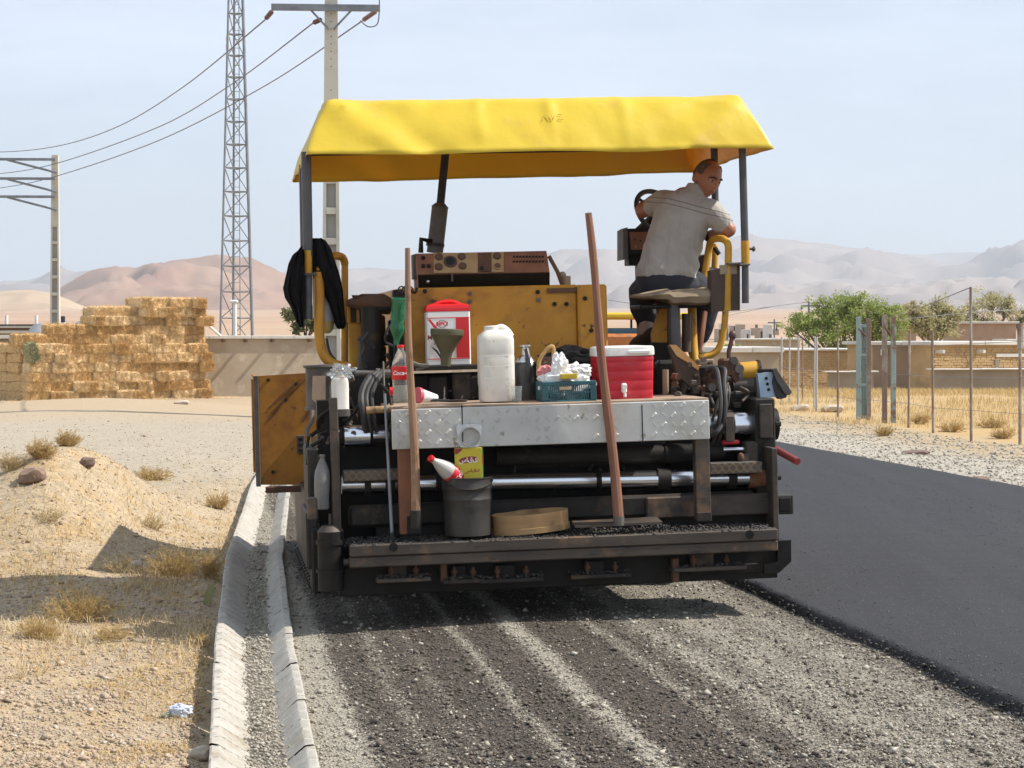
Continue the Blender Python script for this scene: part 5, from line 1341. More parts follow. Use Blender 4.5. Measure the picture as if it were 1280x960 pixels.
# blue steel gate posts with lattice leaves folded back
GBL = mat('peeling blue gate paint', (.24, .34, .33), (.31, .39, .37), 4, .6, 0, .2, 40, (.20, .13, .09), 3.5, .54, .62, stretch=(1, 1, .5))
def gate(x0, x1, yt, yb, Yd, label, turn):
    a = wp(x0, yb, Yd); c = wp(x1, yb, Yd); base = Vector((a.x, Yd, gz(a.x, Yd))); h = (yb - yt) / F * Yd; w_ = c.x - a.x
    t = thing('gate_leaf', label, 'gate', frame(base, 0), 'blue steel gate leaves')
    B().box(-.03, .05, -.04, .04, -.1, h).build('hinge_post', POSTM if turn else GBL, t)
    B().box(w_ - .05, w_ + .03, -.03, .05, -.1, h * .985).build('leaf_stile', POSTM if not turn else GBL, t)
    n_ = 5 if w_ > .175 else 0
    for k in range(n_):
        x = .06 + (w_ - .12) * k / (n_ - 1); B().box(x - .016, x + .016, -.02, .02, .05, h * (.93 + .05 * math.sin(k * 3.1)), .002).build('bar', GBL, t)
    if n_: B().box(.055, w_ - .055, .022, .03, .02, h * .60, 0).build('sheet', GBL, t)
    for z in (.03, h * .33, h * .62, h * .9) if n_ else (): B().box(.05, w_ - .05, -.03, .018, z, z + .05).build('rail', GBL, t)
    B().cyl((-.02, -.02, h * .9), (w_ * .6, -.04, h * .82), .02, n=6).build('stay', RUST, t)
gate(1072.5, 1086.5, 397, 525.5, 38.3, 'blue peeling gate leaf in the gap of the wire fence, left one', 0)
gate(1105, 1117.5, 395, 530, 36.8, 'blue peeling gate leaf with a rust post, right one of the gap', 1)

# ---- right side: village
BRICK = mat('yellow mud brick', (.50, .355, .185), (.42, .285, .14), 2.2, .95, 0, .8, 14, (.36, .25, .14), 1.1, .54, .68)
BRICKR = mat('pinkish brick', (.44, .31, .22), (.37, .25, .175), 2.2, .95, 0, .6, 14)
MUDG = mat('grey mud', (.31, .265, .21), (.26, .22, .17), 1.2, .95, 0, .5, 8)
SNOWC = mat('white roof edge', (.66, .64, .60), (.52, .50, .46), 1.2, .9)
def house(x0, x1, yt, Yd, rot, depth, name, label, m_, base_extra=1.0, cope=.14, corner=None, bricks=False, cat='house'):
    """front runs from photo column x0 to x1; rot turns its right end away"""
    a = wp(x0, yt, Yd); ct, st = math.cos(rot), math.sin(rot)
    kx = (x1 - 640) / F
    L = (kx * a.y - a.x) / (ct - kx * st)
    g = min(gz(a.x, Yd), gz(a.x + L, Yd)); h = a.z - g
    t = thing(name, label, cat, frame(Vector((a.x, Yd, g)), rot))
    b = B().box(0, L, 0, depth, -base_extra, h - cope, 0); b.build('wall', m_, t, sm=0)
    if bricks:
        nz_ = int((h - cope - .05) / .10); b2 = B()
        r2 = random.Random(3)
        for j in range(nz_):
            x = -.0 + (j % 2) * .12
            while x < L - .28:
                w_ = r2.uniform(.20, .28); b2.box(x + .008, x + w_, -.012 - r2.uniform(0, .022), .02, .03 + j * .10 + r2.uniform(-.006, .006), .03 + j * .10 + .085, .006); x += w_ + .008
        o = b2.build('brick_courses', m_, t, sm=0); o['kind'] = 'stuff'
    n_ = max(2, int(L / 2.2))
    for k in range(n_):
        b = B().box(-.18 + (L + .36) * k / n_, -.18 + (L + .36) * (k + 1) / n_ - .015, -.18, depth + .15, h - cope, h + .02 * math.sin(k * 2.3), .02); b.build('roof_edge', SNOWC, t)
    return t, L, h
t, L, h = house(1165, 1290, 427, 84, R(24), 6, 'brick_house', 'long flat-roofed yellow brick house with a pale roof edge beyond the field', BRICK, bricks=True)
for k, x in enumerate((L * .43, L * .03)):
    B().box(x, x + .12, -.5, .1, h - .45, h - .33, .01).build('roof_spout', SNOWC, t); 
B().box(L * .63, L * .98, -.06, .05, h - .62, h - .48, .01).build('lintel', SNOWC, t)
B().box(L * .62, L * .66, -.045, .05, 0, h - .7, .01).build('pilaster', MUDG, t)
th, L2, h = house(1091, 1166, 427, 86, R(-22), 5, 'shaded_house_end', 'brown mud house end with a small window, left of the yellow brick house', mat('brown mud', (.29, .205, .135), (.25, .175, .115), 1.5, .95, 0, .6, 10))  # end face of the brick house, its shade painted in as darker brown
B().box(1.42, 1.60, -.03, .05, 1.15, 1.62, .005).build('window_frame', SNOWC, th); B().box(1.46, 1.56, -.034, .0, 1.2, 1.57, .002).build('window_pane', DARK, th)
B().box(.35, .6, -.2, .02, h - .55, h - .3, .01).build('roof_spout', SNOWC, th); B().box(1.95, 2.2, -.2, .02, h - .6, h - .3, .01).build('roof_spout', SNOWC, th)
house(1168, 1280, 461, 76, R(6), .3, 'garden_wall', 'low grey mud wall in front of the yellow brick house', MUDG, cope=.04, cat='wall')
house(1036, 1092, 464, 80, R(0), .3, 'garden_wall', 'low grey mud wall between the green tree and the blue gate', MUDG, cope=.04, cat='wall')
house(972, 1075, 436, 92, R(14), 5, 'mud_wall', 'brown mud wall with pale coping behind the fence posts', BRICK, cope=.08, bricks=True, cat='wall')
house(905, 974, 434, 90, R(10), 5, 'mud_wall', 'smooth mud wall with a broad white coping at the paver\'s right', MUD, cope=.22, cat='wall')
house(930, 1000, 423, 120, R(0), 5, 'flat_roof_house', 'low far house with a pale roof line left of the green tree', MUD, cope=.1)
house(1195, 1270, 402, 122, R(-6), 8, 'pink_brick_house', 'pinkish brick house with a white roof line behind the dry trees', BRICKR, cope=.12)
house(1128, 1145, 410, 118, R(0), 5, 'pink_brick_house', 'small pink brick house between the green tree and the dry tree', BRICKR, cope=.15)
house(1262, 1330, 424, 112, R(-6), 6, 'flat_roof_house', 'flat-roofed house cut off by the right edge of the picture', BRICK, cope=.12)
# far white village and machine seen through the gap
r2 = random.Random(9)
for k in range(9):
    x = 900 + k * 9 + r2.uniform(-2, 2); Yd = r2.uniform(300, 420); w_ = r2.uniform(5, 9)
    a = wp(x, r2.uniform(404, 412), Yd); g = gz(a.x, Yd); ww = w_ / F * Yd
    t = thing('far_house', 'far pale house of the village beyond the paver, %s from the left' % NTH[k], 'house', T((a.x, Yd, g)), 'far village houses')
    B().box(-ww / 2, ww / 2, 0, 6, -1, a.z - g, .05).build('wall', (MUD, SNOWC, BRICKR)[k % 3], t, sm=0)
    B().box(-ww * .2, ww * .1, -.05, .05, .8, 2, .02).build('window', DARK, t)
    if k % 2: B().box(ww * .15, ww * .3, -.05, .05, 0, 2.0, .02).build('door', GREYP, t)
# work vehicle ahead with a yellow canopy
Yv = 40.0
vb_ = wp(778, 430, Yv); vb_.z = 0
t = thing('road_roller', 'distant orange machine under a yellow canopy, seen ahead between the paver body and the driver', 'road roller', frame(vb_, R(6)))
def vz(py): return wp(0, py, Yv).z
VC = mat('orange machine paint', (.50, .17, .03), (.42, .13, .03), 3, .5, 0, 0, 40, (.15, .08, .04), 3, .55, .68)
q = B(); q.box(-1.4, 1.3, -.5, 1.3, vz(399), vz(391), .05); q.build('canopy', YFAB, t)
for x in (-1.2, -.38, .36, 1.2): 
    for y in (-.4, 1.2): B().cyl((x, y, .9), (x, y, vz(399)), .022, n=6).build('canopy_post', DARK, t)
B().box(-1.3, 1.1, -.6, 1.6, .55, vz(417), .06).build('body', VC, t); B().box(-1.2, 1.1, .2, .4, vz(417), vz(410), .02).build('blue_sheet', mat('blue sheet', (.16, .42, .62), None, 3, .5), t)
B().cyl((-1.1, -.4, .6), (1.1, -.4, .6), .58, n=28).build('drum', DARK, t); B().cyl((-1.1, 2.0, .6), (1.1, 2.0, .6), .58, n=28).build('drum', DARK, t)
B().box(-1.25, -1.1, -.5, 2.1, .5, .8).build('frame', VC, t); B().box(1.1, 1.25, -.5, 2.1, .5, .8).build('frame', VC, t)
# wires and slim poles over the village
for k, pts in enumerate(([(905, 395), (1010, 378), (1100, 390), (1280, 388)], [(905, 391), (1012, 377)], [(1177, 376), (1214, 359)], [(1100, 402), (1190, 393), (1290, 385)], [(760, 375), (800, 381)])):
    Yd = (105, 105, 31, 105, 105)[k]
    P_ = [wp(a, c, Yd + (4 * i if k != 2 else 22 - 22 * i)) for i, (a, c) in enumerate(pts)]
    if k == 2: P_[0] = wp(1120, 397, 60)
    b = B(); b.tube(P_, .014 if k != 2 else .008, 4, sub=6); o = b.build('overhead_wire', WIREM, off=P_[0], M=T(P_[0]))
    tag(o, ('thin overhead wire crossing behind the green tree', 'thin overhead wire climbing right to the village pole', 'thin wire tied to the tallest fence post', 'thin overhead wire above the dry trees', 'thin overhead wire between the paver body and the driver')[k], 'wire')
for k, (x, yt_, Yd) in enumerate(((1011, 377, 108), (968, 399, 130))):
    a = wp(x, yt_, Yd); g = gz(a.x, Yd); b = B().cyl((0, 0, 0), (0, 0, a.z - g), .05, n=6); b.box(-.4, .4, -.04, .04, a.z - g - .25, a.z - g - .17)
    o = b.build('village_pole', GALV, M=T((a.x, Yd, g))); tag(o, ('slim pole carrying wires at the left edge of the green tree', 'slim far pole left of the green tree')[k], 'utility pole')
print('background ok')
# ================================================================== things lying on the paver
ZP = {}
def zdeck(px, v): return P(px, 503, .08).z - .003          # platform deck height (paver frame)
def zwalk(px): return P(px, 671.5, 0).z + .002
def base_at(px, v, z): return Vector((P(px, 500, v).x, v, z))
def item(name, label, cat, base, group=None): return thing(name, label, cat, PM @ T(base), group)
def single(b, name, m_, label, cat, base, sm=35, group=None):
    o = b.build(name, m_, off=base, sm=sm, M=PM @ T(base)); return tag(o, label, cat, group)
def rows(prof, cxv, v):
    """[(py, half width px)] -> lathe profile with z relative to the lowest point"""
    z0 = P(cxv, prof[-1][0], v).z
    return [(max(.002, hw * pxm(v)), P(cxv, py, v).z - z0) for py, hw in reversed(prof)]

# jerrycan: squarish body, sloped shoulder, grip, neck and cap
v = .36; bs = base_at(621, v, zdeck(621, v)); t = item('jerrycan', 'white plastic jerrycan standing in the middle of the tread platform', 'jerrycan', bs)
H = P(620, 408, v).z - bs.z; w_ = 22 * pxm(v)
b = B(); b.lathe([(w_ * .90, 0), (w_ * .97, .012), (w_ * .97, H * .18), (w_ * 1.0, H * .24), (w_ * 1.0, H * .60), (w_ * .985, H * .62), (w_ * 1.0, H * .64), (w_ * 1.0, H * .82), (w_ * .93, H * .88), (w_ * .62, H * .945), (w_ * .50, H * .955), (.01, H * .957)], None, 36, 1, .85, power=5); bd_ = b.build('body', WHITEP, t, sm=50)
b = B(); b.lathe([(w_ * .40, 0), (w_ * .40, H * .055), (w_ * .36, H * .065), (.01, H * .067)], T((-w_ * .22, 0, H * .945)), 20); b.build('cap', WHITEP, t)
b = B(); b.tube([(w_ * .1, 0, H * .97), (w_ * .4, 0, H * .985), (w_ * .72, 0, H * .93), (w_ * .9, 0, H * .86)], .018, 8, sub=4); b.build('handle', WHITEP, t)
for z in (.30, .46, .60):
    b = B(); b.box(-w_ * .8, w_ * .62, -w_ * .852, -w_ * .84, H * z, H * z + .004, .001); b.build('moulded_line', WHITEP, t)
# small glass by the jerrycan
v = .24; bs = base_at(646, v, zdeck(643, v)); b = B(); r_ = 7 * pxm(v); b.lathe([(r_ * .85, 0), (r_, .085), (r_ * .93, .085), (r_ * .8, .008), (.002, .008)], T(bs), 18, caps=False); b.add([bs + Vector((0, 0, .0))], [])
single(b, 'drinking_glass', CLEAR, 'small clear glass standing at the right foot of the jerrycan', 'glass', bs)
# kettle
v = .50; bs = base_at(658, v, zdeck(658, v)); t = item('kettle', 'dark enamel kettle with a bright metal neck behind the glass', 'kettle', bs)
pr = rows([(453, 10), (458, 14), (465, 16), (485, 17), (503, 16)], 658, v); b = B(); b.lathe([(.01, 0)] + pr + [(.01, pr[-1][1])], None, 24); b.build('body', KETTLE, t)
z1 = pr[-1][1]; b = B(); b.lathe([(13 * pxm(v), z1 - .01), (9 * pxm(v), z1 + .02), (5 * pxm(v), z1 + .03), (4.5 * pxm(v), z1 + .07), (7.5 * pxm(v), z1 + .075), (7.5 * pxm(v), z1 + .085), (.01, z1 + .087)], None, 20); b.build('neck', STEEL, t)
b = B(); b.tube([(0, -.05, z1 + .06), (.005, -.085, z1), (0, -.09, z1 - .06), (0, -.08, z1 - .11)], .014, 8, sub=4); b.build('handle', KETTLE, t)
# cooler box
v = .27; bs = base_at(783, v, zdeck(783, v)); t = item('cooler_box', 'red plastic cooler box with a white lid and white tap', 'cooler box', bs)
a, c = P(747, 470, v).x - bs.x, P(820, 466, v).x - bs.x; zt_ = P(783, 445.5, v).z - bs.z; zl_ = P(783, 433, v).z - bs.z
dpt = .26; ym = dpt / 2
def sq(hx_, hy_, z, r_=4.5): return (1, z, hx_, hy_)
b = B(); n_ = 40; vs = []; fs = []
def sqring(hx_, hy_, z, pw=7):
    out = []
    for k in range(n_):
        an_ = 2 * math.pi * k / n_; c_, s_ = math.cos(an_), math.sin(an_); m_ = (abs(c_) ** pw + abs(s_) ** pw) ** (-1 / pw); out.append(Vector(((a + c) / 2 + hx_ * m_ * c_, ym + hy_ * m_ * s_, z)))
    return out
def loft(b, rgs, cap=True):
    vs = [p_ for r_ in rgs for p_ in r_]; n2 = len(rgs[0]); fs = [(i * n2 + k, i * n2 + (k + 1) % n2, (i + 1) * n2 + (k + 1) % n2, (i + 1) * n2 + k) for i in range(len(rgs) - 1) for k in range(n2)]
    if cap: fs += [tuple(range(n2))[::-1], tuple(range((len(rgs) - 1) * n2, len(rgs) * n2))]
    return b.add(vs, fs)
hw = (c - a) / 2
lv = [(.86, 0), (.93, .006), (.945, .03)]
for k in range(4):
    z = .06 + k * .052; f_ = .95 + .012 * k; lv += [(f_, z - .003), (f_ - .006, z), (f_, z + .003)]
lv += [(.995, zt_ - .01), (.97, zt_)]
loft(b, [sqring(hw * f_, ym * f_, z) for f_, z in lv]); b.build('body', REDP, t, sm=30)
b = B(); loft(b, [sqring(hw * f_, ym * f_, z) for f_, z in ((.99, zt_ + .002), (1.02, zt_ + .006), (1.02, zt_ + .03), (1.005, zl_ - .006), (.96, zl_), (.5, zl_ + .004))]); ld = b.build('lid', LIDW, t, sm=30)
b = B().box(a + .17, c - .03, -.012, .004, zt_ + .014, zt_ + .032, .003); b.build('lid_grip', LIDW, ld)
x_ = P(780, 486, v).x - bs.x; z_ = P(780, 486, v).z - bs.z; k_ = pxm(v)
b = B(); b.box(x_ - 3.4 * k_, x_ + 3.4 * k_, -.012, .03, z_ - 5 * k_, z_ + 7 * k_, .006); b.cyl((x_, -.02, z_ - 5 * k_), (x_, -.02, z_ - 10 * k_), 2.0 * k_, n=10); b.cyl((x_, -.022, z_ + 2 * k_), (x_, .0, z_ + 2 * k_), 3.2 * k_, n=12); b.build('tap', LIDW, t)
# crate with goods
v = .14; bs = base_at(712, v, zdeck(712, v)); t = item('crate', 'teal plastic crate with slotted sides on the tread platform', 'crate', bs)
a, c = P(678.5, 490, v).x - bs.x, P(745.5, 490, v).x - bs.x; h = P(712, 476.5, v).z - bs.z; d_ = .25
b = B(); b.box(a, c, 0, d_, 0, .012, .003); b.build('floor', TEAL, t)
for y0_, y1_ in ((0, .012), (d_ - .012, d_)):
    b = B()
    b.box(a, c, y0_, y1_, h - .022, h, .003); b.box(a, c, y0_ + .001, y1_ - .001, .0, .014, .002); b.box(a, a + .032, y0_, y1_ + .0006, .0145, h - .0225, .002); b.box(c - .032, c, y0_, y1_ + .0006, .0145, h - .0225, .002)
    fr_ = b.build('side_frame', TEAL, t)
    n2 = 20
    for k in range(1, n2):
        x = a + .032 + (c - a - .064) * k / n2
        B().box(x - .003, x + .003, y0_ + .003, y1_ - .003, .0145, h - .0225, 0).build('slat', TEAL, fr_, recalc=False, sm=0)
    B().box(a + .0325, c - .0325, y0_ + .002, y1_ - .002, h * .45, h * .45 + .006, 0).build('cross_rib', TEAL, fr_)
for x0_, x1_ in ((a, a + .012), (c - .012, c)):
    B().box(x0_, x1_, .013, d_ - .013, .013, h, .003).build('end_panel', TEAL, t)
b = B().box(a + .09, a + .155, -.003, .0, h - .045, h - .028, .001); b.build('label_tag', mat('tan tag', (.50, .38, .22), None, 5, .6), t)
def blob(mb, c_, rx, ry, rz, seed, amp=.25, sub=4):
    bm = bmesh.new(); bmesh.ops.create_icosphere(bm, subdivisions=sub, radius=1)
    for q in bm.verts:
        p_ = q.co * 1.6 + Vector((seed * 4.7, 0, 0)); q.co *= 1 - amp * .5 + amp * 1.3 * abs(noise.noise(p_)) + amp * .6 * noise.noise(p_ * 2.7)
        q.co = Vector((q.co.x * rx, q.co.y * ry, q.co.z * rz)) + Vector(c_)
    n0 = len(mb.v); bm.verts.index_update(); mb.add([q.co.copy() for q in bm.verts], [tuple(x.index for x in f.verts) for f in bm.faces]); bm.free(); return mb
b = B(); blob(b, base_at(706, .26, bs.z + .10), .15, .09, .10, 3, .4); blob(b, P(699, 462, .24), .05, .05, .09, 8, .4); blob(b, P(721, 466, .26), .085, .07, .055, 5, .4); single(b, 'plastic_bag', BAGW, 'crumpled white plastic bag heaped in the teal crate', 'plastic bag', bs + Vector((0, .12, .02)))
b = B(); blob(b, P(682, 466, .30), .05, .05, .045, 12, .4, 3); single(b, 'pink_bag', mat('pink bag', (.62, .23, .22), (.5, .18, .18), 20, .5), 'small pinkish bag peeping out left of the white bag', 'plastic bag', P(682, 470, .3))
b = B(); q = P(712, 470.5, .135); b.box(q.x - .045, q.x + .04, q.y - .01, q.y + .05, q.z - .012, q.z + .014, .002, None); single(b, 'small_packet', mat('yellow packet', (.60, .42, .03), (.45, .33, .02), 30, .5), 'small yellow packet on the front rim of the teal crate', 'packet', q, group=None)
# straw handled bag behind
bs = P(688, 478, .42); t = item('handbag', 'brown patterned bag with a woven straw handle behind the white bag', 'bag', bs)
b = B(); q0 = P(675, 447, .42) - bs; q1 = P(703, 446, .42) - bs; b.prism([Vector((q0.x, 0, -.02)), Vector((q1.x, 0, -.02)), Vector((q1.x, 0, q1.z)), Vector((q0.x, 0, q0.z))], (0, .07, 0)); b.build('body', mat('patterned cloth', (.16, .09, .06), (.06, .035, .03), 60, .8, 0, 0, 40, (.45, .33, .2), 70, .62, .66), t)
b = B(); b.tube([P(673, 470, .40) - bs, P(674, 452, .40) - bs, P(681, 440, .40) - bs, P(688, 433.5, .40) - bs, P(691.5, 435, .40) - bs, P(692, 446, .40) - bs], .012, 8, sub=5); b.build('handle', STRAWH, t)
b = B(); blob(b, P(716, 453, .72), .19, .10, .095, 21, .3); blob(b, P(735, 470, .7), .11, .10, .10, 23, .3); single(b, 'dark_bag', CLOTHB, 'big limp black cloth bag lying behind the crate', 'bag', P(716, 475, .72))
# oil can on the shelf
v = .86; zt_ = P(560, 457.4, .84).z; bs = Vector((P(561, 420, v).x, v, zt_)); t = item('oil_can', 'red and white rectangular oil can standing on the shelf', 'oil can', bs)
k_ = pxm(v); hw = 27 * k_; z1 = P(561, 388.5, v).z - zt_
b = B().box(-hw, hw, 0, .13, 0, z1, .008); cn = b.build('can_body', WHITE, t)
b = B(); loft(b, [[Vector((x * hw * f_, .065 + y * .065 * f_, z)) for x, y in ((-1, -1), (1, -1), (1, 1), (-1, 1))] for f_, z in ((1.012, z1 - .002), (1.012, z1 + 3 * k_), (.96, z1 + 7 * k_), (.80, z1 + 8.5 * k_))]); b.build('can_top', REDC, t, sm=0)
b = B(); b.tube([(-hw * .75, .065, z1 + 5 * k_), (-hw * .3, .065, z1 + 10.5 * k_), (hw * .3, .065, z1 + 11 * k_), (hw * .75, .065, z1 + 5 * k_)], .012, 8, sub=5); b.build('can_handle', REDC, t)
RP_ = mat('red print', (.66, .02, .022), None, 5, .45)
def pr_rect(x0_, y0_, x1_, y1_, m_, name='print', d__=.0012): 
    xx0, xx1 = (x0_ - 561) * k_, (x1_ - 561) * k_; z0_, z1_ = P(561, y1_, v).z - zt_, P(561, y0_, v).z - zt_
    B().box(xx0, xx1, -d__, .0005, z0_, z1_, 0).build(name, m_, cn, sm=0)
pr_rect(570, 397, 586.5, 447.5, RP_, 'red_panel'); pr_rect(534.3, 396.6, 587, 397.6, RP_, 'red_line', .0014); pr_rect(534.3, 447.8, 587, 448.8, RP_, 'red_line', .0014)
b = B(); b.add([Vector(((x - 561) * k_, -.0016, P(561, y, v).z - zt_)) for x, y in ((535.5, 399), (538, 398), (549, 412), (546, 414))], [(0, 1, 2, 3)]); b.build('red_stripe', RP_, cn, sm=0, recalc=False)
xo, zo = (553 - 561) * k_, P(561, 404.7, v).z - zt_
b = B(); rg = []
for f_ in (1, .86): rg.append([Vector((xo + 6.3 * k_ * f_ * math.cos(s_), -.0016, zo + 4.6 * k_ * f_ * math.sin(s_))) for s_ in np.linspace(0, 2 * math.pi, 29)[:-1]])
b.add(rg[0] + rg[1], [(i, (i + 1) % 28, 28 + (i + 1) % 28, 28 + i) for i in range(28)]); b.build('emblem', MAROON, cn, sm=0, recalc=False)
def flat_text(txt, size, x, z, m_, par, y=-.0018, bold=.0, shear=0, name='lettering', sx=1):
    vs, fs = fcurve_text(txt, size, shear, bold); b = B().add([Vector((q.x * sx + x, y, q.y + z)) for q in vs], fs); return b.build(name, m_, par, sm=0, recalc=False)
flat_text('NPCI', .030, xo, zo, RP_, cn, bold=.0012)
flat_text('MO', .034, (540.5 - 561) * k_, P(561, 421.5, v).z - zt_, MAROON, cn, bold=.001); flat_text('1 lit', .024, (546 - 561) * k_, P(561, 429, v).z - zt_, MAROON, cn, bold=.0006)
b = B(); b.add([Vector(((x - 561) * k_, -.0016, P(561, y, v).z - zt_)) for x, y in ((538, 432), (546, 437), (552, 447), (550, 448), (545, 440))], [(0, 1, 2, 3, 4)]); b.build('dark_swoosh', KETTLE, cn, sm=0, recalc=False)
# funnel in front of the can
v = .76; bs = Vector((P(557, 455, v).x, v, zt_ - .0)); t = item('funnel', 'olive green funnel propped in front of the oil can', 'funnel', bs)
k_ = pxm(v); Mf = Matrix.Rotation(R(4), 4, 'Y')
z1 = P(561, 416, v).z - zt_
b = B(); b.lathe([(.028, 0), (.030, .05), (.036, .075), (20 * k_, z1 - .012), (20.5 * k_, z1 - .01), (20.5 * k_, z1 + .012), (19.5 * k_, z1 + .012), (19 * k_, z1 - .005), (.03, .085)], Mf, 28, caps=False); b.build('cone', OLIVE, t)
B().lathe([(20.6 * k_, z1 - .004), (20.9 * k_, z1 + .002), (20.6 * k_, z1 + .02), (18 * k_, z1 + .023), (.01, z1 + .024)], Mf, 28, caps=False).build('rim', OLIVE, t)

# bottles
def bottle_prof(Hb, r_):
    return [(r_ * .75, 0), (r_ * .95, Hb * .02), (r_, Hb * .06), (r_ * .93, Hb * .2), (r_ * .98, Hb * .36), (r_, Hb * .40), (r_, Hb * .62), (r_ * .92, Hb * .70), (r_ * .62, Hb * .82), (r_ * .34, Hb * .91), (r_ * .30, Hb * .94), (r_ * .36, Hb * .945), (r_ * .30, Hb * .95)]
def bottle(M_, Hb, r_, label, mtl, red=True, cap=REDC, txt='Coca-Cola', cat='bottle', name='cola_bottle', fill=None):
    t = thing(name, label, cat, M_)
    b = B(); pf = bottle_prof(Hb, r_); b.lathe(pf, None, 24, caps=True); b.build('bottle_body', mtl, t)
    b = B(); b.lathe([(r_ * .36, Hb * .951), (r_ * .38, Hb * .955), (r_ * .38, Hb * .995), (r_ * .34, Hb), (.002, Hb)], None, 16); b.build('cap', cap, t)
    if fill is not None:
        b = B(); b.lathe([(r_ * .7, .004), (r_ * .93, Hb * .06), (r_ * .88, Hb * fill), (.002, Hb * fill + .001)], None, 20); b.build('contents', mat('pale drink', (.52, .50, .42), (.35, .34, .25), 14, .4), t)
    if red:
        b = B(); b.lathe([(r_ * 1.01, Hb * .40), (r_ * 1.025, Hb * .405), (r_ * 1.025, Hb * .625), (r_ * 1.0, Hb * .63)], None, 24, caps=False); lb = b.build('paper_label', COLARED, t)
        vs, fs = fcurve_text(txt, Hb * .10, .25, .0008); b = B(); rl = r_ * 1.035
        b.add([Vector((rl * math.sin(q.x / rl), -rl * math.cos(q.x / rl), Hb * .515 + q.y)) for q in vs], fs); b.build('lettering', WHITE, lb, sm=0, recalc=False)
        return t, lb
    return t, None
v = .13; bs = base_at(502.5, v, zdeck(502, v)); bottle(PM @ T(bs) @ Matrix.Rotation(R(12), 4, 'Z'), (508 - 437) * pxm(v), 11.7 * pxm(v), 'clear cola bottle with a red label standing at the left end of the platform', CLEAR, fill=.30)
# upside down green bottle wedged by the frame
q0, q1 = P(496, 425, .80), P(499, 372, .80); ax_ = (q0 - q1).normalized(); Mb = PM @ T(q1) @ ax_.to_track_quat('Z', 'X').to_matrix().to_4x4()
t = thing('green_bottle', 'crushed green plastic bottle hanging upside down beside the yellow body', 'bottle', Mb); Hb = (q0 - q1).length; r_ = 9.6 * pxm(.8)
b = B(); b.lathe([(r_ * .7, 0), (r_ * .98, .01), (r_, .04), (r_ * .86, Hb * .3), (r_ * .95, Hb * .5), (r_ * .82, Hb * .6), (r_ * .98, Hb * .72), (r_ * .8, Hb * .85), (r_ * .4, Hb * .98), (r_ * .28, Hb * 1.12), (.002, Hb * 1.121)], None, 20)
for q in b.v: q += Vector((noise.noise(q * 18), noise.noise(q * 18 + Vector((7, 0, 0))), 0)) * .012
b.build('bottle_body', GREENB, t)
# bottle hung at the left end
q0, q1 = P(402, 637, .30), P(403, 568, .30); ax_ = (q1 - q0).normalized(); Hb = (q1 - q0).length
t, _ = bottle(PM @ T(q0) @ ax_.to_track_quat('Z', 'X').to_matrix().to_4x4(), Hb, 9.5 * pxm(.3), 'dusty empty plastic bottle hanging at the left end plate', CLOUDY, red=False, cap=CLOUDY, name='plastic_bottle')
# jug and clear bag hanging on the left
bs = P(426, 520, .40); t = item('plastic_jug', 'dirty white plastic jug hanging at the left end of the screed', 'jug', bs)
k_ = pxm(.4); b = B(); b.lathe([(9.5 * k_, 0), (10.8 * k_, .01), (10.8 * k_, 8 * k_), (10.2 * k_, 9 * k_), (10.6 * k_, 40 * k_), (9.5 * k_, 46 * k_), (4 * k_, 49 * k_), (3.4 * k_, 54 * k_), (.002, 54 * k_)], None, 28, 1, .8, power=4); b.build('body', WHITEP, t)
b = B(); b.lathe([(9.8 * k_, -.004), (11.4 * k_, .0), (11.4 * k_, 8.5 * k_), (10.9 * k_, 8.6 * k_)], None, 28, 1, .82, caps=False, power=4); b.build('dark_base', GREYP, t)
b = B(); blob(b, P(428, 465, .42), .065, .05, .045, 31, .6, 4); single(b, 'clear_bag', CLEAR, 'crinkled clear plastic bag tied above the white jug', 'plastic bag', P(428, 470, .42))
# canister hanging inside the left handrail
q0, q1 = P(409, 364, 1.12), P(409, 417, 1.12); k_ = pxm(1.12); bs = q1; t = item('canister', 'pale grey hanging canister with a yellowish bottom inside the left handrail', 'canister', bs)
Hb = (q0 - q1).length; b = B(); b.lathe([(8.5 * k_, Hb * .28), (9 * k_, Hb * .3), (9 * k_, Hb * .95), (8 * k_, Hb), (.002, Hb)], None, 22, caps=False); b.build('body', mat('pale grey plastic', (.46, .47, .50), (.38, .39, .42), 6, .45), t)
b = B(); b.lathe([(.002, 0), (4 * k_, .004), (7.6 * k_, Hb * .10), (9 * k_, Hb * .26), (9 * k_, Hb * .298)], None, 22, caps=False); b.build('bottom', mat('yellowed plastic', (.46, .34, .13), (.36, .26, .1), 6, .5), t)

# bucket with rubbish
v = .02; zw = zwalk(588); k_ = pxm(v); bs = Vector((P(588, 640, v).x, v + .115, zw)); t = item('bucket', 'dented sooty steel bucket standing on the screed step', 'bucket', bs)
Hb = P(588, 597.5, v).z - zw; r0, r1 = 29 * k_, 31.5 * k_
def rb_(z): return r0 + (r1 - r0) * z / Hb
b = B(); pf = [(.01, 0.004), (r0, .0)]
for f_ in (.3, .595, .615, .63, .65, .78, .80, .815, .83): pf.append((rb_(Hb * f_) * (1.022 if f_ in (.615, .63, .80, .815) else 1.0), Hb * f_))
pf += [(r1, Hb * .97), (r1 * 1.03, Hb * .98), (r1 * 1.03, Hb), (r1 * .97, Hb), (r1 * .96, Hb * .95), (r0 * .96, .012), (.01, .012)]
b.lathe(pf, None, 40, caps=False)
for q in b.v:
    d = noise.noise(q * 9) * .010 * (1 if q.z < Hb * .55 else .3); n0 = Vector((q.x, q.y, 0)); 
    if n0.length > .05: q += n0.normalized() * d
b.build('bucket_shell', BUCKET, t)
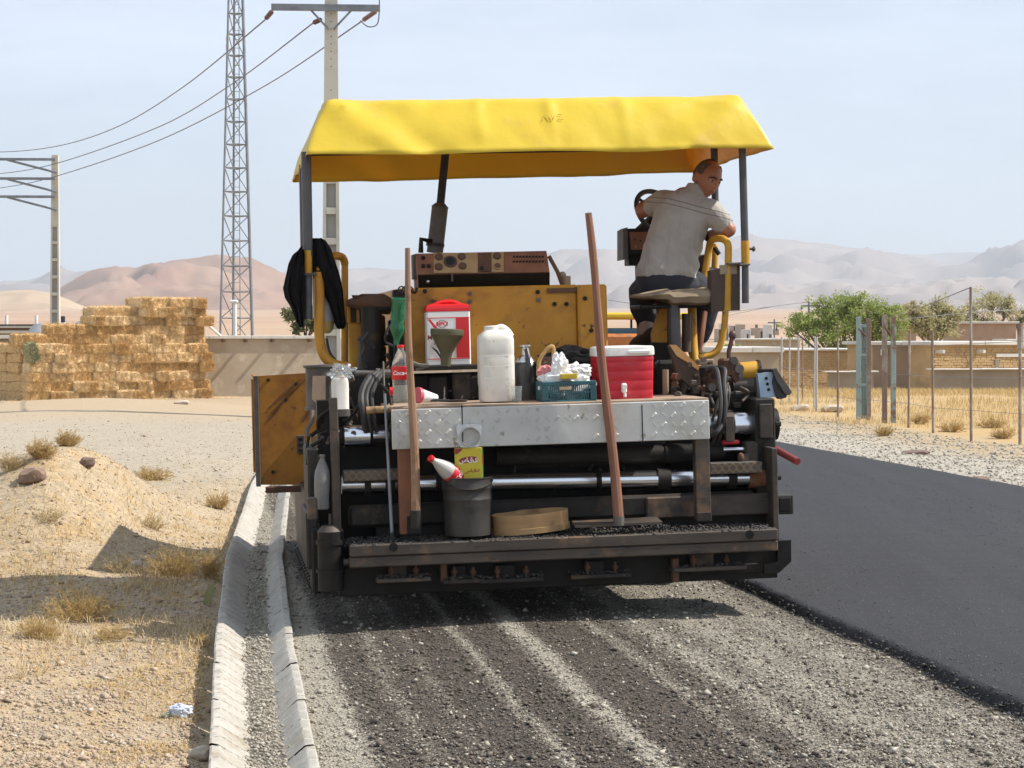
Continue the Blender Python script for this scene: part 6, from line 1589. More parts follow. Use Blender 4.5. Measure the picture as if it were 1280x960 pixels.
b = B(); b.tube([(r1 * 1.02, .0, Hb * .93), (r1 * .7, -r1 * .8, Hb * .86), (0, -r1 * 1.12, Hb * .80), (-r1 * .7, -r1 * .8, Hb * .86), (-r1 * 1.02, 0, Hb * .93)], .005, 6, sub=5); b.build('bail_handle', DARK, t)
# tilted cola bottle in the bucket
q0, q1 = P(601, 618, .17), P(537, 572, .02); ax_ = (q1 - q0).normalized(); Hb2 = (q1 - q0).length
t, lb = bottle(PM @ T(q0) @ ax_.to_track_quat('Z', 'X').to_matrix().to_4x4(), Hb2, 11.5 * k_, 'cola bottle with a red label lying tilted across the bucket rim', mat('milky bottle plastic', (.60, .57, .53), (.5, .47, .43), 12, .25, trans=.15), txt='Cola')
# carton in the bucket
bs = Vector((P(588, 600, .05).x, .055, zw + Hb * .78)); t = item('carton', 'yellow carton with maroon lettering sticking up out of the bucket', 'box', bs)
Mx = Matrix.Rotation(R(-14), 4, 'Z'); k2 = pxm(.04); hwf = 16.5 * k2; zt2 = P(586, 560, .04).z - bs.z
b = B(); b.box(-hwf - .01, hwf - .01, -.0, .085, 0, zt2, .002, Mx); cb = b.build('carton_body', BOXY, t, sm=0)
b = B(); b.box(hwf - .0098, hwf - .0078, .001, .084, 0.001, zt2 - .001, 0, Mx); b.build('carton_side', BOXG, cb, sm=0)
b = B(); b.box(hwf - .0077, hwf - .0072, .025, .06, zt2 * .58, zt2 * .82, 0, Mx); b.build('side_print', RP_, cb, sm=0)
def onbox(mb, pts, d__=-.0012): return mb.add([Mx @ Vector((x, d__, z)) for x, z in pts], [tuple(range(len(pts)))])
e_ = [(-.008 + .050 * math.cos(s_) * 1.0, zt2 * .72 + .017 * math.sin(s_) + .10 * (.050 * math.cos(s_))) for s_ in np.linspace(0, 2 * math.pi, 25)[:-1]]
onbox(B(), e_).build('oval_print', MAROON, cb, sm=0, recalc=False)
onbox(B(), [(-hwf - .008, zt2 * .99), (-hwf + .035, zt2 * .99), (-hwf + .028, zt2 * .94), (-hwf + .005, zt2 * .86), (-hwf - .008, zt2 * .85)]).build('corner_print', MAROON, cb, sm=0, recalc=False)
vs, fs = fcurve_text('ساقی', .034, 0, .0006)
if len(vs) < 20: vs, fs = fcurve_text('Flav', .034, .2, .0006)
B().add([Mx @ Vector((q.x - .008, -.0018, q.y + zt2 * .72 + .1 * q.x)) for q in vs], fs).build('lettering', WHITE, cb, sm=0, recalc=False)
B().add([Mx @ Vector((q.x * .8 + .012, -.0018, q.y * .7 + zt2 * .47 + .12 * q.x)) for q in vs], fs).build('small_lettering', MAROON, cb, sm=0, recalc=False)
# clear blister tray with a round hole, on top of the carton
q = P(587, 556.5, .05); bs = Vector((q.x, .048, bs.z + zt2 + .001)); t = item('plastic_tray', 'clear plastic tray with a round hole standing on the yellow carton', 'plastic tray', bs)
k3 = pxm(.05); b = B()
n2 = 40; o_r = []; i_r = []
for k in range(n2):
    s_ = 2 * math.pi * k / n2; c_, si = math.cos(s_), math.sin(s_); m_ = (abs(c_) ** 8 + abs(si) ** 8) ** (-1 / 8)
    taper = 1 - .22 * (.5 - .5 * si * m_ / 1.0) 
    o_r.append(Vector((16.5 * k3 * m_ * c_ * taper, 0, 14.5 * k3 + 14.2 * k3 * m_ * si))); i_r.append(Vector((12.2 * k3 * c_ + .004, 0, 14.5 * k3 + 11.8 * k3 * si - .004)))
vs = o_r + i_r + [p_ + Vector((0, .02, 0)) for p_ in o_r] + [p_ + Vector((0, .02, 0)) for p_ in i_r]
fs = []
for k in range(n2):
    j = (k + 1) % n2; fs += [(k, j, n2 + j, n2 + k), (2 * n2 + k, 2 * n2 + j, 3 * n2 + j, 3 * n2 + k), (k, j, 2 * n2 + j, 2 * n2 + k), (n2 + k, n2 + j, 3 * n2 + j, 3 * n2 + k)]
b.add(vs, fs); b.build('tray', mat('clear tray plastic', (.80, .84, .88), (.62, .64, .66), 9, .15, trans=.45), t)
b = B(); b.tube([i_r[k] + Vector((0, -.003, 0)) for k in list(range(n2)) + [0]], .004, 6); b.build('hole_rim', STEEL, t)
# wooden sieve rim
q = P(668, 668, .10); bs = Vector((q.x, .02 + .19, zwalk(668))); t = item('sieve', 'round wooden sieve rim lying on the screed step right of the bucket', 'sieve', bs)
Ms = Matrix.Rotation(R(-3.5), 4, 'Y') @ Matrix.Rotation(R(5), 4, 'X'); rs_ = 48 * pxm(.1); hs = 27 * pxm(.1)
b = B(); b.lathe([(rs_, .012), (rs_ * 1.01, hs), (rs_ * .965, hs), (rs_ * .96, .012)], Ms, 44, 1, .42, caps=False); b.lathe([(rs_ * .96, .012), (rs_, .012)], Ms, 44, 1, .42, caps=False)
for q in b.v: q.z += .006 * noise.noise(q * 9)
b.build('rim', WOODL, t)
b = B(); b.lathe([(rs_ * 1.012, .010), (rs_ * 1.03, .012), (rs_ * 1.03, hs * .36), (rs_ * 1.012, hs * .37)], Ms, 44, 1, .43, caps=False); b.build('outer_hoop', WOODL, t)
b = B(); b.lathe([(.001, .016), (rs_ * .95, .016)], Ms, 44, 1, .42, caps=False); b.build('mesh', GREYP, t)
# left pole (shovel handle), right rake
q0, q1 = P(520, 655, .06), P(508.5, 310, .03); bs = q0
t = item('wooden_pole', 'long pale wooden tool handle leaning upright at the left of the platform', 'pole', bs)
b = B(); pts = [q0.lerp(q1, s_) + Vector((.006 * math.sin(s_ * 7), .004 * math.sin(s_ * 5), 0)) for s_ in np.linspace(0, 1, 16)]; b.tube([p_ - bs for p_ in pts], [(6.2 - 2.9 * s_) * pxm(.05) for s_ in np.linspace(0, 1, 16)], 10); b.build('handle', WOOD, t)
b = B(); b.cyl(q0 - bs + Vector((0, 0, -.02)), q0.lerp(q1, .05) - bs, 7.5 * pxm(.05), 6.8 * pxm(.05), n=12); b.build('ferrule', DARK, t)
q0, q1 = P(773.5, 652, .045), P(735, 266, .02); bs = P(765, 657, .05)
t = item('asphalt_rake', 'rusty brown rake handle with a flat steel blade leaning against the platform', 'rake', bs)
n2 = 18; pts = [q0.lerp(q1, s_) + Vector((.005 * math.sin(s_ * 9), 0, 0)) for s_ in np.linspace(0, 1, n2)]
b = B(); b.tube([p_ - bs for p_ in pts], [(6.6 - 2.1 * s_ + .25 * math.sin(s_ * 23)) * pxm(.04) for s_ in np.linspace(0, 1, n2)], 10); b.build('handle', WOODR, t)
b = B(); b.cyl(q0 - bs, q0.lerp(q1, .14) - bs, 5.2 * pxm(.04), 5.4 * pxm(.04), n=12); b.cyl(q0 - bs - Vector((0, 0, .02)), q0 - bs + Vector((0, 0, .03)), .03, n=10); b.build('socket', GREYP, t)
a, c = P(719, 660, .03) - bs, P(828, 655, .03) - bs; b = B(); b.prism([a, c, c + Vector((-.01, .10, .02)), a + Vector((.0, .10, .02))], (0, 0, .012)); b.build('blade', BEAM, t)
q0, q1 = P(490, 668, .12), P(481, 492, .20); bs = q0; t = item('thin_rod', 'thin grey steel rod leaning upright left of the support post', 'rod', bs)
b = B(); b.tube([Vector((0, 0, 0)), (q1 - q0) * .5, q1 - q0], [2.2 * pxm(.1), 2 * pxm(.1), 1.7 * pxm(.1)], 8); b.build('shaft', GALV, t); b = B(); b.cyl((0, 0, -.03), (0, 0, .015), .014, .008, n=8); b.build('foot', DARK, t)
# odds and ends at the left end of the platform
bs = P(531, 497, .2); t = item('paper_cup', 'white cup with a pink rim lying on its side beside the left pole', 'cup', bs)
c0, c1 = P(522, 494, .18) - bs, P(545, 498, .24) - bs; b = B(); b.cyl(c0, c1, 9.5 * pxm(.2), 5 * pxm(.2), n=20, cap=True); b.build('cup', BAGW, t); b = B(); b.cyl(c0 - (c1 - c0) * .05, c0 + (c1 - c0) * .12, 10 * pxm(.2), 9.9 * pxm(.2), n=20); b.build('rim', mat('pink plastic', (.62, .10, .13), None, 5, .4), t)
b = B(); b.cyl(P(536, 500, .2), P(562, 501, .2), .008, n=6); b.lathe([(.05, 0), (.055, .012), (.002, .014)], T(P(572, 502.5, .22)), 18); single(b, 'pan_lid', KETTLE, 'dark flat pan lying between the cup and the jerrycan', 'pan', P(565, 503, .2))
b = B(); b.cyl(P(487, 489, .3), P(496, 489, .3), .022, n=12); single(b, 'red_cap_jar', REDC, 'small red cap behind the cola bottle', 'cap', P(490, 495, .3))
b = B(); b.tube([P(514, 453, .5), P(525, 457, .5), P(536, 457, .5)], .012, 6, sub=3); b.tube([P(520, 462, .5), P(530, 459, .5)], .008, 6); single(b, 'pliers', GREYP, 'greasy pliers on the shelf left of the oil can', 'pliers', P(525, 460, .5))
# black jacket on the left canopy post
def jacket():
    bs = P(392, 345, .98); t = item('jacket', 'black jacket draped over the left canopy post and handrail', 'jacket', bs)
    def lobe(outline, v0, thick, name, seed):
        # outline: rows of (py, x left, x right)
        rg = []; n2 = 28
        ys_ = [o_[0] for o_ in outline]
        for py in np.linspace(ys_[0], ys_[-1], 40):
            xl_ = np.interp(py, ys_, [o_[1] for o_ in outline]); xr_ = np.interp(py, ys_, [o_[2] for o_ in outline])
            a_, c_ = P(xl_, py, v0), P(xr_, py, v0); hw_ = (c_.x - a_.x) / 2; m_ = (a_ + c_) / 2
            row = []
            for k in range(n2):
                s_ = 2 * math.pi * k / n2
                d = 1 + .16 * noise.noise(Vector((math.cos(s_) * 2.2, math.sin(s_) * 2.2, py * .03 + seed))) 
                fold = .010 * math.sin(s_ * 7 + py * .02 + seed) + .008 * math.sin(s_ * 12 - py * .05)
                row.append(Vector((m_.x + hw_ * math.cos(s_) * (1 if abs(math.cos(s_)) > .8 else d), v0 + (thick * min(1, hw_ * 14)) * math.sin(s_) * d + fold, m_.z + .006 * noise.noise(Vector((k * .7, py * .1, seed))))) - bs)
            rg.append(row)
        b = B(); loft(b, rg); return b.build(name, CLOTHB, t, sm=70)
    lobe([(312, 374, 380), (318, 366, 381), (328, 361, 381), (345, 357, 381), (360, 353.5, 381), (372, 356, 380), (385, 364, 380), (395, 368, 380), (402, 370, 380), (409, 375, 379)], .99, .06, 'left_drape', 1.3)
    lobe([(298, 390, 402), (301, 388, 407), (310, 388, 413), (330, 389, 420), (345, 391, 425), (362, 402, 428.5), (380, 411, 430), (395, 416, 431), (404, 418, 433), (411, 422, 430)], 1.06, .07, 'right_drape', 4.1)
    lobe([(300, 384, 400), (310, 374, 404), (320, 368, 404), (332, 366, 400)], 1.10, .05, 'collar', 7.7)
jacket()
print('items ok')
# ================================================================== the driver
def remesh(b, vox, smooth, name, m_, parent, bs, disp=None, it=6):
    me = bpy.data.meshes.new('tmp'); me.from_pydata([tuple(q - bs) for q in b.v], [], b.f)
    bm = bmesh.new(); bm.from_mesh(me); bmesh.ops.recalc_face_normals(bm, faces=bm.faces); bm.to_mesh(me); bm.free()
    o = bpy.data.objects.new('tmp', me); COL.objects.link(o)
    r_ = o.modifiers.new('r', 'REMESH'); r_.mode = 'VOXEL'; r_.voxel_size = vox
    s_ = o.modifiers.new('s', 'SMOOTH'); s_.factor = .5; s_.iterations = it
    dg = bpy.context.evaluated_depsgraph_get(); m2 = bpy.data.meshes.new_from_object(o.evaluated_get(dg)); bpy.data.objects.remove(o)
    m2.name = name
    if disp is not None:
        n_ = len(m2.vertices); co = np.empty(n_ * 3, np.float32); m2.vertices.foreach_get('co', co); co = co.reshape(-1, 3)
        nr = np.empty(n_ * 3, np.float32); m2.vertices.foreach_get('normal', nr); nr = nr.reshape(-1, 3)
        co = co + nr * disp(co)[:, None]; m2.vertices.foreach_set('co', co.astype(np.float32).ravel())
    m2.materials.clear(); m2.materials.append(m_)
    m2.polygons.foreach_set('use_smooth', np.ones(len(m2.polygons), dtype=bool)); m2.update()
    return link(bpy.data.objects.new(name, m2), parent)
def limb(b, pts, rad, n=16):
    b.tube(pts, rad, n, sub=6)
    for p_, r_ in ((pts[0], rad[0]), (pts[-1], rad[-1])): b.ball(p_, r_ * .99)
    return b
hip = P(838, 356, 1.42); BS = P(845, 372, 1.28)
per = thing('person', 'person in a grey polo shirt and dark trousers, seated and looking back over the shoulder', 'person', PM @ T(BS))
J = dict(neck=P(870, 243, 1.36), head=P(884, 223, 1.33), Ls=P(829, 252, 1.44), Rs=P(888, 264, 1.30), Le=P(803, 264, 1.62), Lw=P(807, 255, 1.86),
         Re=P(911, 287, 1.24), Rw=P(886, 297, 1.40), Lh=P(822, 357, 1.42), Rh=P(862, 358, 1.42), Lk=P(801, 366, 1.72), Rk=P(893, 350, 1.66), La=P(809, 411, 1.60), Ra=P(872, 428, 1.72))
k_ = pxm(1.4)
b = B()
# trunk
limb(b, [hip + Vector((0, 0, -.02)), P(846, 320, 1.40), P(852, 285, 1.38), P(858, 258, 1.38)], [.135, .125, .13, .12])
limb(b, [J['Ls'], P(858, 254, 1.38), J['Rs']], [.062, .075, .062]); limb(b, [J['neck'] + Vector((-.01, .0, -.05)), J['neck'], P(878, 234, 1.345)], [.062, .056, .055])
# arms
def hand(b, w_, d, up, curl, s_=1.0, thumb=1):
    """palm and five bent fingers; d = pointing direction, up = back of hand"""
    d = d.normalized(); side = d.cross(up).normalized(); up = side.cross(d).normalized()
    palm = w_ + d * .045
    M_ = Matrix((side, d, up)).transposed().to_4x4()
    b.ball(palm, .040 * s_, .048 * s_, .017 * s_, 14, 9, M_)
    for i, (off, L) in enumerate(((-.030, .068), (-.010, .078), (.010, .074), (.029, .058))):
        p0 = palm + side * off + d * .032; pts = [p0]; dd = d.copy()
        for j in range(3):
            dd = (dd * math.cos(curl) - up * math.sin(curl)).normalized(); pts.append(pts[-1] + dd * L * (.45, .32, .25)[j])
        b.tube(pts, [.0095, .009, .0085, .007], 8, sub=3); b.ball(pts[-1], .007)
    p0 = w_ + d * .02 - side * .028 * thumb
    pts = [p0, p0 + (d * .5 - side * thumb * .8 - up * .3).normalized() * .035, p0 + (d * .5 - side * thumb * .8 - up * .3).normalized() * .035 + (d * .9 - up * .5).normalized() * .03]
    b.tube(pts, [.012, .0105, .008], 8, sub=3); b.ball(pts[-1], .008)
limb(b, [J['Ls'], J['Ls'].lerp(J['Le'], .5), J['Le']], [.058, .050, .043]); limb(b, [J['Le'], J['Le'].lerp(J['Lw'], .35), J['Lw']], [.045, .046, .029])
hand(b, J['Lw'], Vector((.25, 1, -.1)), Vector((-.3, 0, 1)), .65, thumb=-1)
limb(b, [J['Rs'], J['Rs'].lerp(J['Re'], .5), J['Re']], [.058, .050, .044]); limb(b, [J['Re'], J['Re'].lerp(J['Rw'], .3), J['Rw']], [.045, .046, .029])
hand(b, J['Rw'], Vector((-.5, .85, .15)), Vector((0, .1, 1)), .7, thumb=1)
# legs
for s in 'LR':
    limb(b, [J[s + 'h'], J[s + 'h'].lerp(J[s + 'k'], .5), J[s + 'k']], [.085, .078, .060]); limb(b, [J[s + 'k'], J[s + 'k'].lerp(J[s + 'a'], .35), J[s + 'a']], [.058, .056, .036])
# head: built round its own axes, then turned to look back to the right
Fd = Vector((.38, -.86, -.36)).normalized(); Up = (Vector((.16, .05, 1)) - Fd * Vector((.16, .05, 1)).dot(Fd)).normalized(); Sd = Fd.cross(Up).normalized()
HMx = Matrix((Sd, Fd, Up)).transposed().to_4x4(); HMx.translation = J['head']
def head_shape(x, y, z):
    """unit sphere direction -> head surface (x side, y face, z up)"""
    rx, ry, rz = .075, .096, .112
    X_, Y_, Z_ = x * rx, y * ry, z * rz
    if Z_ < 0:
        t = min(1, -Z_ / .11); X_ *= 1 - .30 * t; Y_ = Y_ * (1 - .14 * t) + (.012 * t if y > 0 else .022 * t)
    g = lambda cx, cz, sx, sz: math.exp(-((X_ - cx) / sx) ** 2 - ((Z_ - cz) / sz) ** 2)
    if y > 0:
        Y_ += .024 * g(0, -.022, .012, .016) + .012 * g(0, .0, .010, .022)                 # nose
        Y_ += .007 * g(.028, .024, .024, .008) + .007 * g(-.028, .024, .024, .008) + .005 * g(0, .024, .015, .01)   # brow
        Y_ -= .013 * g(.030, .004, .016, .012) + .013 * g(-.030, .004, .016, .012)         # sockets
        Y_ += .007 * g(0, -.052, .022, .006) + .006 * g(0, -.066, .018, .006) - .003 * g(0, -.059, .024, .003)    # lips
        Y_ += .009 * g(0, -.094, .022, .014)                                                # chin
        Y_ += .004 * g(.042, -.022, .018, .02) + .004 * g(-.042, -.022, .018, .02)          # cheeks
    return Vector((X_, Y_, Z_))
nU, nV = 72, 56
vs = [HMx @ head_shape(0, 0, -1)]; fs = []
for i in range(1, nV):
    ph = math.pi * i / nV
    for k in range(nU):
        a = 2 * math.pi * k / nU; vs.append(HMx @ head_shape(math.sin(ph) * math.cos(a), math.sin(ph) * math.sin(a), -math.cos(ph)))
vs.append(HMx @ head_shape(0, 0, 1)); L_ = len(vs) - 1
for k in range(nU): fs.append((0, 1 + (k + 1) % nU, 1 + k)); fs.append((L_, 1 + (nV - 2) * nU + k, 1 + (nV - 2) * nU + (k + 1) % nU))
for i in range(nV - 2):
    for k in range(nU): fs.append((1 + i * nU + k, 1 + i * nU + (k + 1) % nU, 1 + (i + 1) * nU + (k + 1) % nU, 1 + (i + 1) * nU + k))
b.add(vs, fs)
for s in (-1, 1):
    ME = HMx @ T((s * .080, -.010, -.008)) @ Matrix.Rotation(R(18 * s), 4, 'Z') @ Matrix.Rotation(R(-10), 4, 'X')
    b.ball(ME.translation, .012, .022, .035, 12, 10, ME.to_3x3().to_4x4())
body = remesh(b, .0048, .5, 'body', SKIN, per, BS, it=3)
# eyes, brows, mouth line, hair
for s in (-1, 1):
    b = B(); b.ball(HMx @ Vector((s * .029, .0735, .005)), .0102, n=14, m=10); ey = b.build('eye', EYEW, per, off=BS)
    b = B(); b.ball(HMx @ Vector((s * .029 - .003, .0805, .004)), .0062, n=10, m=8); b.build('iris', BROW, ey, off=BS)
    b = B(); b.tube([HMx @ Vector((s * x, y, z)) for x, y, z in ((.010, .0985, .022), (.026, .0965, .028), (.044, .083, .024), (.052, .074, .018))], [.004, .0055, .0045, .0025], 8, sub=3); b.build('eyebrow', BROW, per, off=BS)
b = B(); b.tube([HMx @ Vector((x, y, -.0585)) for x, y in ((-.022, .083), (-.010, .0945), (0, .0965), (.010, .0945), (.022, .083))], [.0012, .0025, .0028, .0025, .0012], 6, sub=3); b.build('mouth', mat('lip', (.20, .07, .05), None, 5, .5), per, off=BS)
vs = []; fs = []; keep = {}
for i in range(0, nV + 1):
    ph = math.pi * i / nV
    for k in range(nU):
        a = 2 * math.pi * k / nU; x, y, z = math.sin(ph) * math.cos(a), math.sin(ph) * math.sin(a), -math.cos(ph)
        p_ = head_shape(x, y, z); 
        hairline = (y < .36 + .25 * max(0, z - .55) and z > -.30 + .75 * max(0, y + .35)) and not (z > .80 and y > -.05) and not (abs(x) > .85 and z < .12 and -.35 < y < .2)
        d = .0035 + .001 * noise.noise(p_ * 120)
        keep[i, k] = hairline; vs.append(HMx @ (p_ + p_.normalized() * d))
for i in range(nV):
    for k in range(nU):
        q = [(i, k), (i, (k + 1) % nU), (i + 1, (k + 1) % nU), (i + 1, k)]
        if all(keep[c_] for c_ in q): fs.append(tuple(a * nU + c_ for a, c_ in q))
b = B().add(vs, fs); hr = b.build('hair', HAIR, per, off=BS, sm=80, recalc=False)
md = hr.modifiers.new('sol', 'SOLIDIFY'); md.thickness = .004; md.offset = 1
# beard shadow on the jaw
# shirt
def ring(px, py, hw_px, dep, v_, tilt, n=36, pw=2.6):
    c = P(px, py, v_); hw_ = hw_px * k_; out = []
    for i in range(n):
        a = 2 * math.pi * i / n; c_, s_ = math.cos(a), math.sin(a); m_ = (abs(c_) ** pw + abs(s_) ** pw) ** (-1 / pw)
        x, y = hw_ * m_ * c_, dep * m_ * s_
        out.append(c + Vector((x * math.cos(tilt), y, -x * math.sin(tilt))))
    return out
b = B()
def loft2(b, rgs):
    n2 = len(rgs[0]); vs = [p_ for r_ in rgs for p_ in r_]
    b.add(vs, [(i * n2 + k, i * n2 + (k + 1) % n2, (i + 1) * n2 + (k + 1) % n2, (i + 1) * n2 + k) for i in range(len(rgs) - 1) for k in range(n2)] + [tuple(range(n2))[::-1], tuple(range((len(rgs) - 1) * n2, len(rgs) * n2))])
loft2(b, [ring(832.5, 348, 37.5, .145, 1.40, R(4)), ring(834, 338, 38, .155, 1.40, R(4)), ring(838, 320, 37, .150, 1.40, R(5)), ring(843, 302, 35.5, .145, 1.39, R(7)), ring(849, 285, 35.5, .145, 1.38, R(9)), ring(854, 270, 37, .140, 1.37, R(12)), ring(858, 257, 36, .120, 1.37, R(15)), ring(862, 248, 29, .100, 1.37, R(17)), ring(866, 242, 19, .080, 1.365, R(16)), ring(870, 237, 13.5, .070, 1.36, R(16)), ring(872, 232, 13, .066, 1.355, R(20))])
def sleeve(a, c, t0, r_): 
    e = a.lerp(c, t0); limb(b, [a.lerp(P(858, 262, 1.38), .25), a, a.lerp(c, t0 * .55), a.lerp(c, t0)], r_)
sleeve(J['Ls'], J['Le'], .48, [.085, .076, .070, .066]); sleeve(J['Rs'], J['Re'], .62, [.085, .078, .074, .072])
def wrinkle(co):
    out = np.zeros(len(co)); 
    x, y, z = co[:, 0], co[:, 1], co[:, 2]
    s_ = x * .8 + z * .6
    out += .013 * fbm(s_ * 11 + 3, (z - x) * 3.2 + 9, 1.0, 301, 4) * np.clip((.50 - z) * 2.2, .25, 1)
    out += .009 * np.sin((x * 1.0 + z * .9) * 62 + 3 * fbm(x * 4, z * 4, 1, 302, 2)) * np.clip((x - .02) * 8, 0, 1) * np.clip((.42 - z) * 4, 0, 1)
    out -= .016 * np.abs(fbm(s_ * 17 + 1, (z - x) * 4.5 + 5, 1.0, 311, 3)) * np.clip((.55 - z) * 2.0, .3, 1)
    out += .003 * fbm(x * 30, z * 30 + y * 20, 1, 303, 3)
    return out
def shirt_mat():
    m, n, l, p = new_mat('grey polo cloth')
    vec = coords(n, l, rand=False)
    r = ramp(n, .4, .6); l.new(nois(n, l, vec, 9, 5), r.inputs[0]); col = mixc(n, l, r.outputs[0], (.37, .35, .325), (.335, .315, .29))
    # two dark double lines across the shoulder blades
    a, c = P(823, 247.5, 1.3) - BS, P(885, 265, 1.3) - BS; dv = (c - a); nv = Vector((-dv.z, 0, dv.x)).normalized()
    dt = n.new('ShaderNodeVectorMath'); dt.operation = 'DOT_PRODUCT'; l.new(vec, dt.inputs[0]); dt.inputs[1].default_value = nv
    tot = None
    for off in (0, .030):
        s_ = n.new('ShaderNodeMath'); s_.operation = 'SUBTRACT'; s_.inputs[1].default_value = a.dot(nv) + off - .02; l.new(dt.outputs['Value'], s_.inputs[0])
        ab = n.new('ShaderNodeMath'); ab.operation = 'ABSOLUTE'; l.new(s_.outputs[0], ab.inputs[0])
        lt = n.new('ShaderNodeMath'); lt.operation = 'LESS_THAN'; lt.inputs[1].default_value = .0026; l.new(ab.outputs[0], lt.inputs[0])
        if tot is None: tot = lt.outputs[0]
        else:
            mx_ = n.new('ShaderNodeMath'); mx_.operation = 'MAXIMUM'; l.new(tot, mx_.inputs[0]); l.new(lt.outputs[0], mx_.inputs[1]); tot = mx_.outputs[0]
    col = mixc(n, l, tot, col, (.15, .14, .13))
    l.new(col, p.inputs['Base Color']); p.inputs['Roughness'].default_value = .85; p.inputs['Sheen Weight'].default_value = .2
    b_ = n.new('ShaderNodeBump'); b_.inputs['Strength'].default_value = .4; b_.inputs['Distance'].default_value = .006; l.new(nois(n, l, vec, 60, 4), b_.inputs['Height'])
    mp_ = n.new('ShaderNodeMapping'); mp_.inputs['Rotation'].default_value = (0, R(38), 0); mp_.inputs['Scale'].default_value = (14, 6, 4); l.new(vec, mp_.inputs['Vector'])
    b3 = n.new('ShaderNodeBump'); b3.inputs['Strength'].default_value = .9; b3.inputs['Distance'].default_value = .03; l.new(nois(n, l, mp_.outputs[0], 1.0, 3, .5, .6), b3.inputs['Height']); l.new(b_.outputs[0], b3.inputs['Normal']); l.new(b3.outputs[0], p.inputs['Normal'])
    return m
SHIRT = shirt_mat()
sh_ = remesh(b, .0075, .5, 'polo_shirt', SHIRT, per, BS, wrinkle, 5)
b = B(); b.lathe([(.074, -.03), (.070, .0), (.064, .028), (.060, .03), (.058, .0)], T(P(870.5, 239, 1.36)) @ Matrix.Rotation(R(22), 4, 'Y') @ Matrix.Rotation(R(-6), 4, 'X'), 28, caps=False); co_ = b.build('collar', SHIRT, per, off=BS)
md = co_.modifiers.new('sol', 'SOLIDIFY'); md.thickness = .004
b = B(); c_ = J['Re'].lerp(J['Rw'], .86); d_ = (J['Rw'] - J['Re']).normalized(); b.cyl(c_ - d_ * .012, c_ + d_ * .012, .040, n=18); b.build('wristwatch', BLACK, per, off=BS)
# trousers
b = B(); loft2(b, [ring(836, 367, 37, .15, 1.42, R(2)), ring(835, 356, 39, .165, 1.42, R(3)), ring(834, 345, 37, .150, 1.40, R(4))])
for s in 'LR': limb(b, [J[s + 'h'], J[s + 'h'].lerp(J[s + 'k'], .5), J[s + 'k']], [.105, .098, .080]); limb(b, [J[s + 'k'], J[s + 'k'].lerp(J[s + 'a'], .4), J[s + 'k'].lerp(J[s + 'a'], .74 if s == 'L' else .86)], [.080, .080, .064])
def wr2(co): return .008 * fbm(co[:, 0] * 9 + co[:, 1] * 5, co[:, 2] * 14, 1, 305, 4)
remesh(b, .009, .5, 'trousers', TROUS, per, BS, wr2, 4)
# socks and shoes
for s, d in (('L', Vector((-.35, .85, -.30))), ('R', Vector((.3, .95, -.2)))):
    a = J[s + 'a']; dn = (J[s + 'a'] - J[s + 'k']).normalized()
    b = B(); limb(b, [a - dn * .08, a + dn * .03], [.048, .047]); b.build('sock', SOCK, per, off=BS)
    d.normalize(); h_ = a + dn * .055
    b = B(); limb(b, [h_ - d * .055, h_ + d * .03, h_ + d * .12, h_ + d * .17], [.043, .047, .045, .036]); remesh(b, .008, .5, 'shoe', SHOE, per, BS, None, 4)
print('person ok')
# ================================================================== plants and litter
def leaf_mat(name, a, b_, tr=.25):
    m, n, l, p = new_mat(name)
    pos = coords(n, l, world=True)
    r = ramp(n, .35, .65); l.new(nois(n, l, pos, 1.6, 5), r.inputs[0]); col = mixc(n, l, r.outputs[0], a, b_)
    l.new(col, p.inputs['Base Color']); p.inputs['Roughness'].default_value = .7; p.inputs['Specular IOR Level'].default_value = .2
    t = n.new('ShaderNodeBsdfTranslucent'); l.new(col, t.inputs['Color']); ms = n.new('ShaderNodeMixShader'); ms.inputs[0].default_value = tr
    l.new(p.outputs[0], ms.inputs[1]); l.new(t.outputs[0], ms.inputs[2]); l.new(ms.outputs[0], n['Material Output'].inputs['Surface'])
    return m
LEAFG = leaf_mat('acacia leaves', (.25, .31, .075), (.34, .39, .12), .55)
LEAFD = leaf_mat('dry leaves', (.42, .40, .20), (.48, .43, .25), .5)
LEAFO = leaf_mat('dull green leaves', (.13, .15, .06), (.19, .19, .08))
BARK = mat('bark', (.16, .12, .085), (.11, .08, .055), 5, .95)
DRY = leaf_mat('dry golden grass', (.56, .41, .19), (.47, .335, .145), .25)
DRYP = leaf_mat('pale dry stems', (.60, .49, .30), (.50, .38, .21), .2)
def leaves(pts, size, m_, name, parent, off):
    pts = np.asarray(pts); n_ = len(pts)
    d = rng.normal(size=(n_, 3)); d /= np.linalg.norm(d, axis=1)[:, None]; e = np.cross(d, rng.normal(size=(n_, 3))); e /= np.linalg.norm(e, axis=1)[:, None]
    s = size * rng.uniform(.5, 1.4, n_)[:, None]
    v = np.stack([pts - d * s, pts + e * s * .45, pts + d * s, pts - e * s * .45], 1) - np.array(off)
    return link(bpy.data.objects.new(name, mesh_np(name, v.reshape(-1, 3), np.arange(n_ * 4).reshape(-1, 4), m_)), parent)
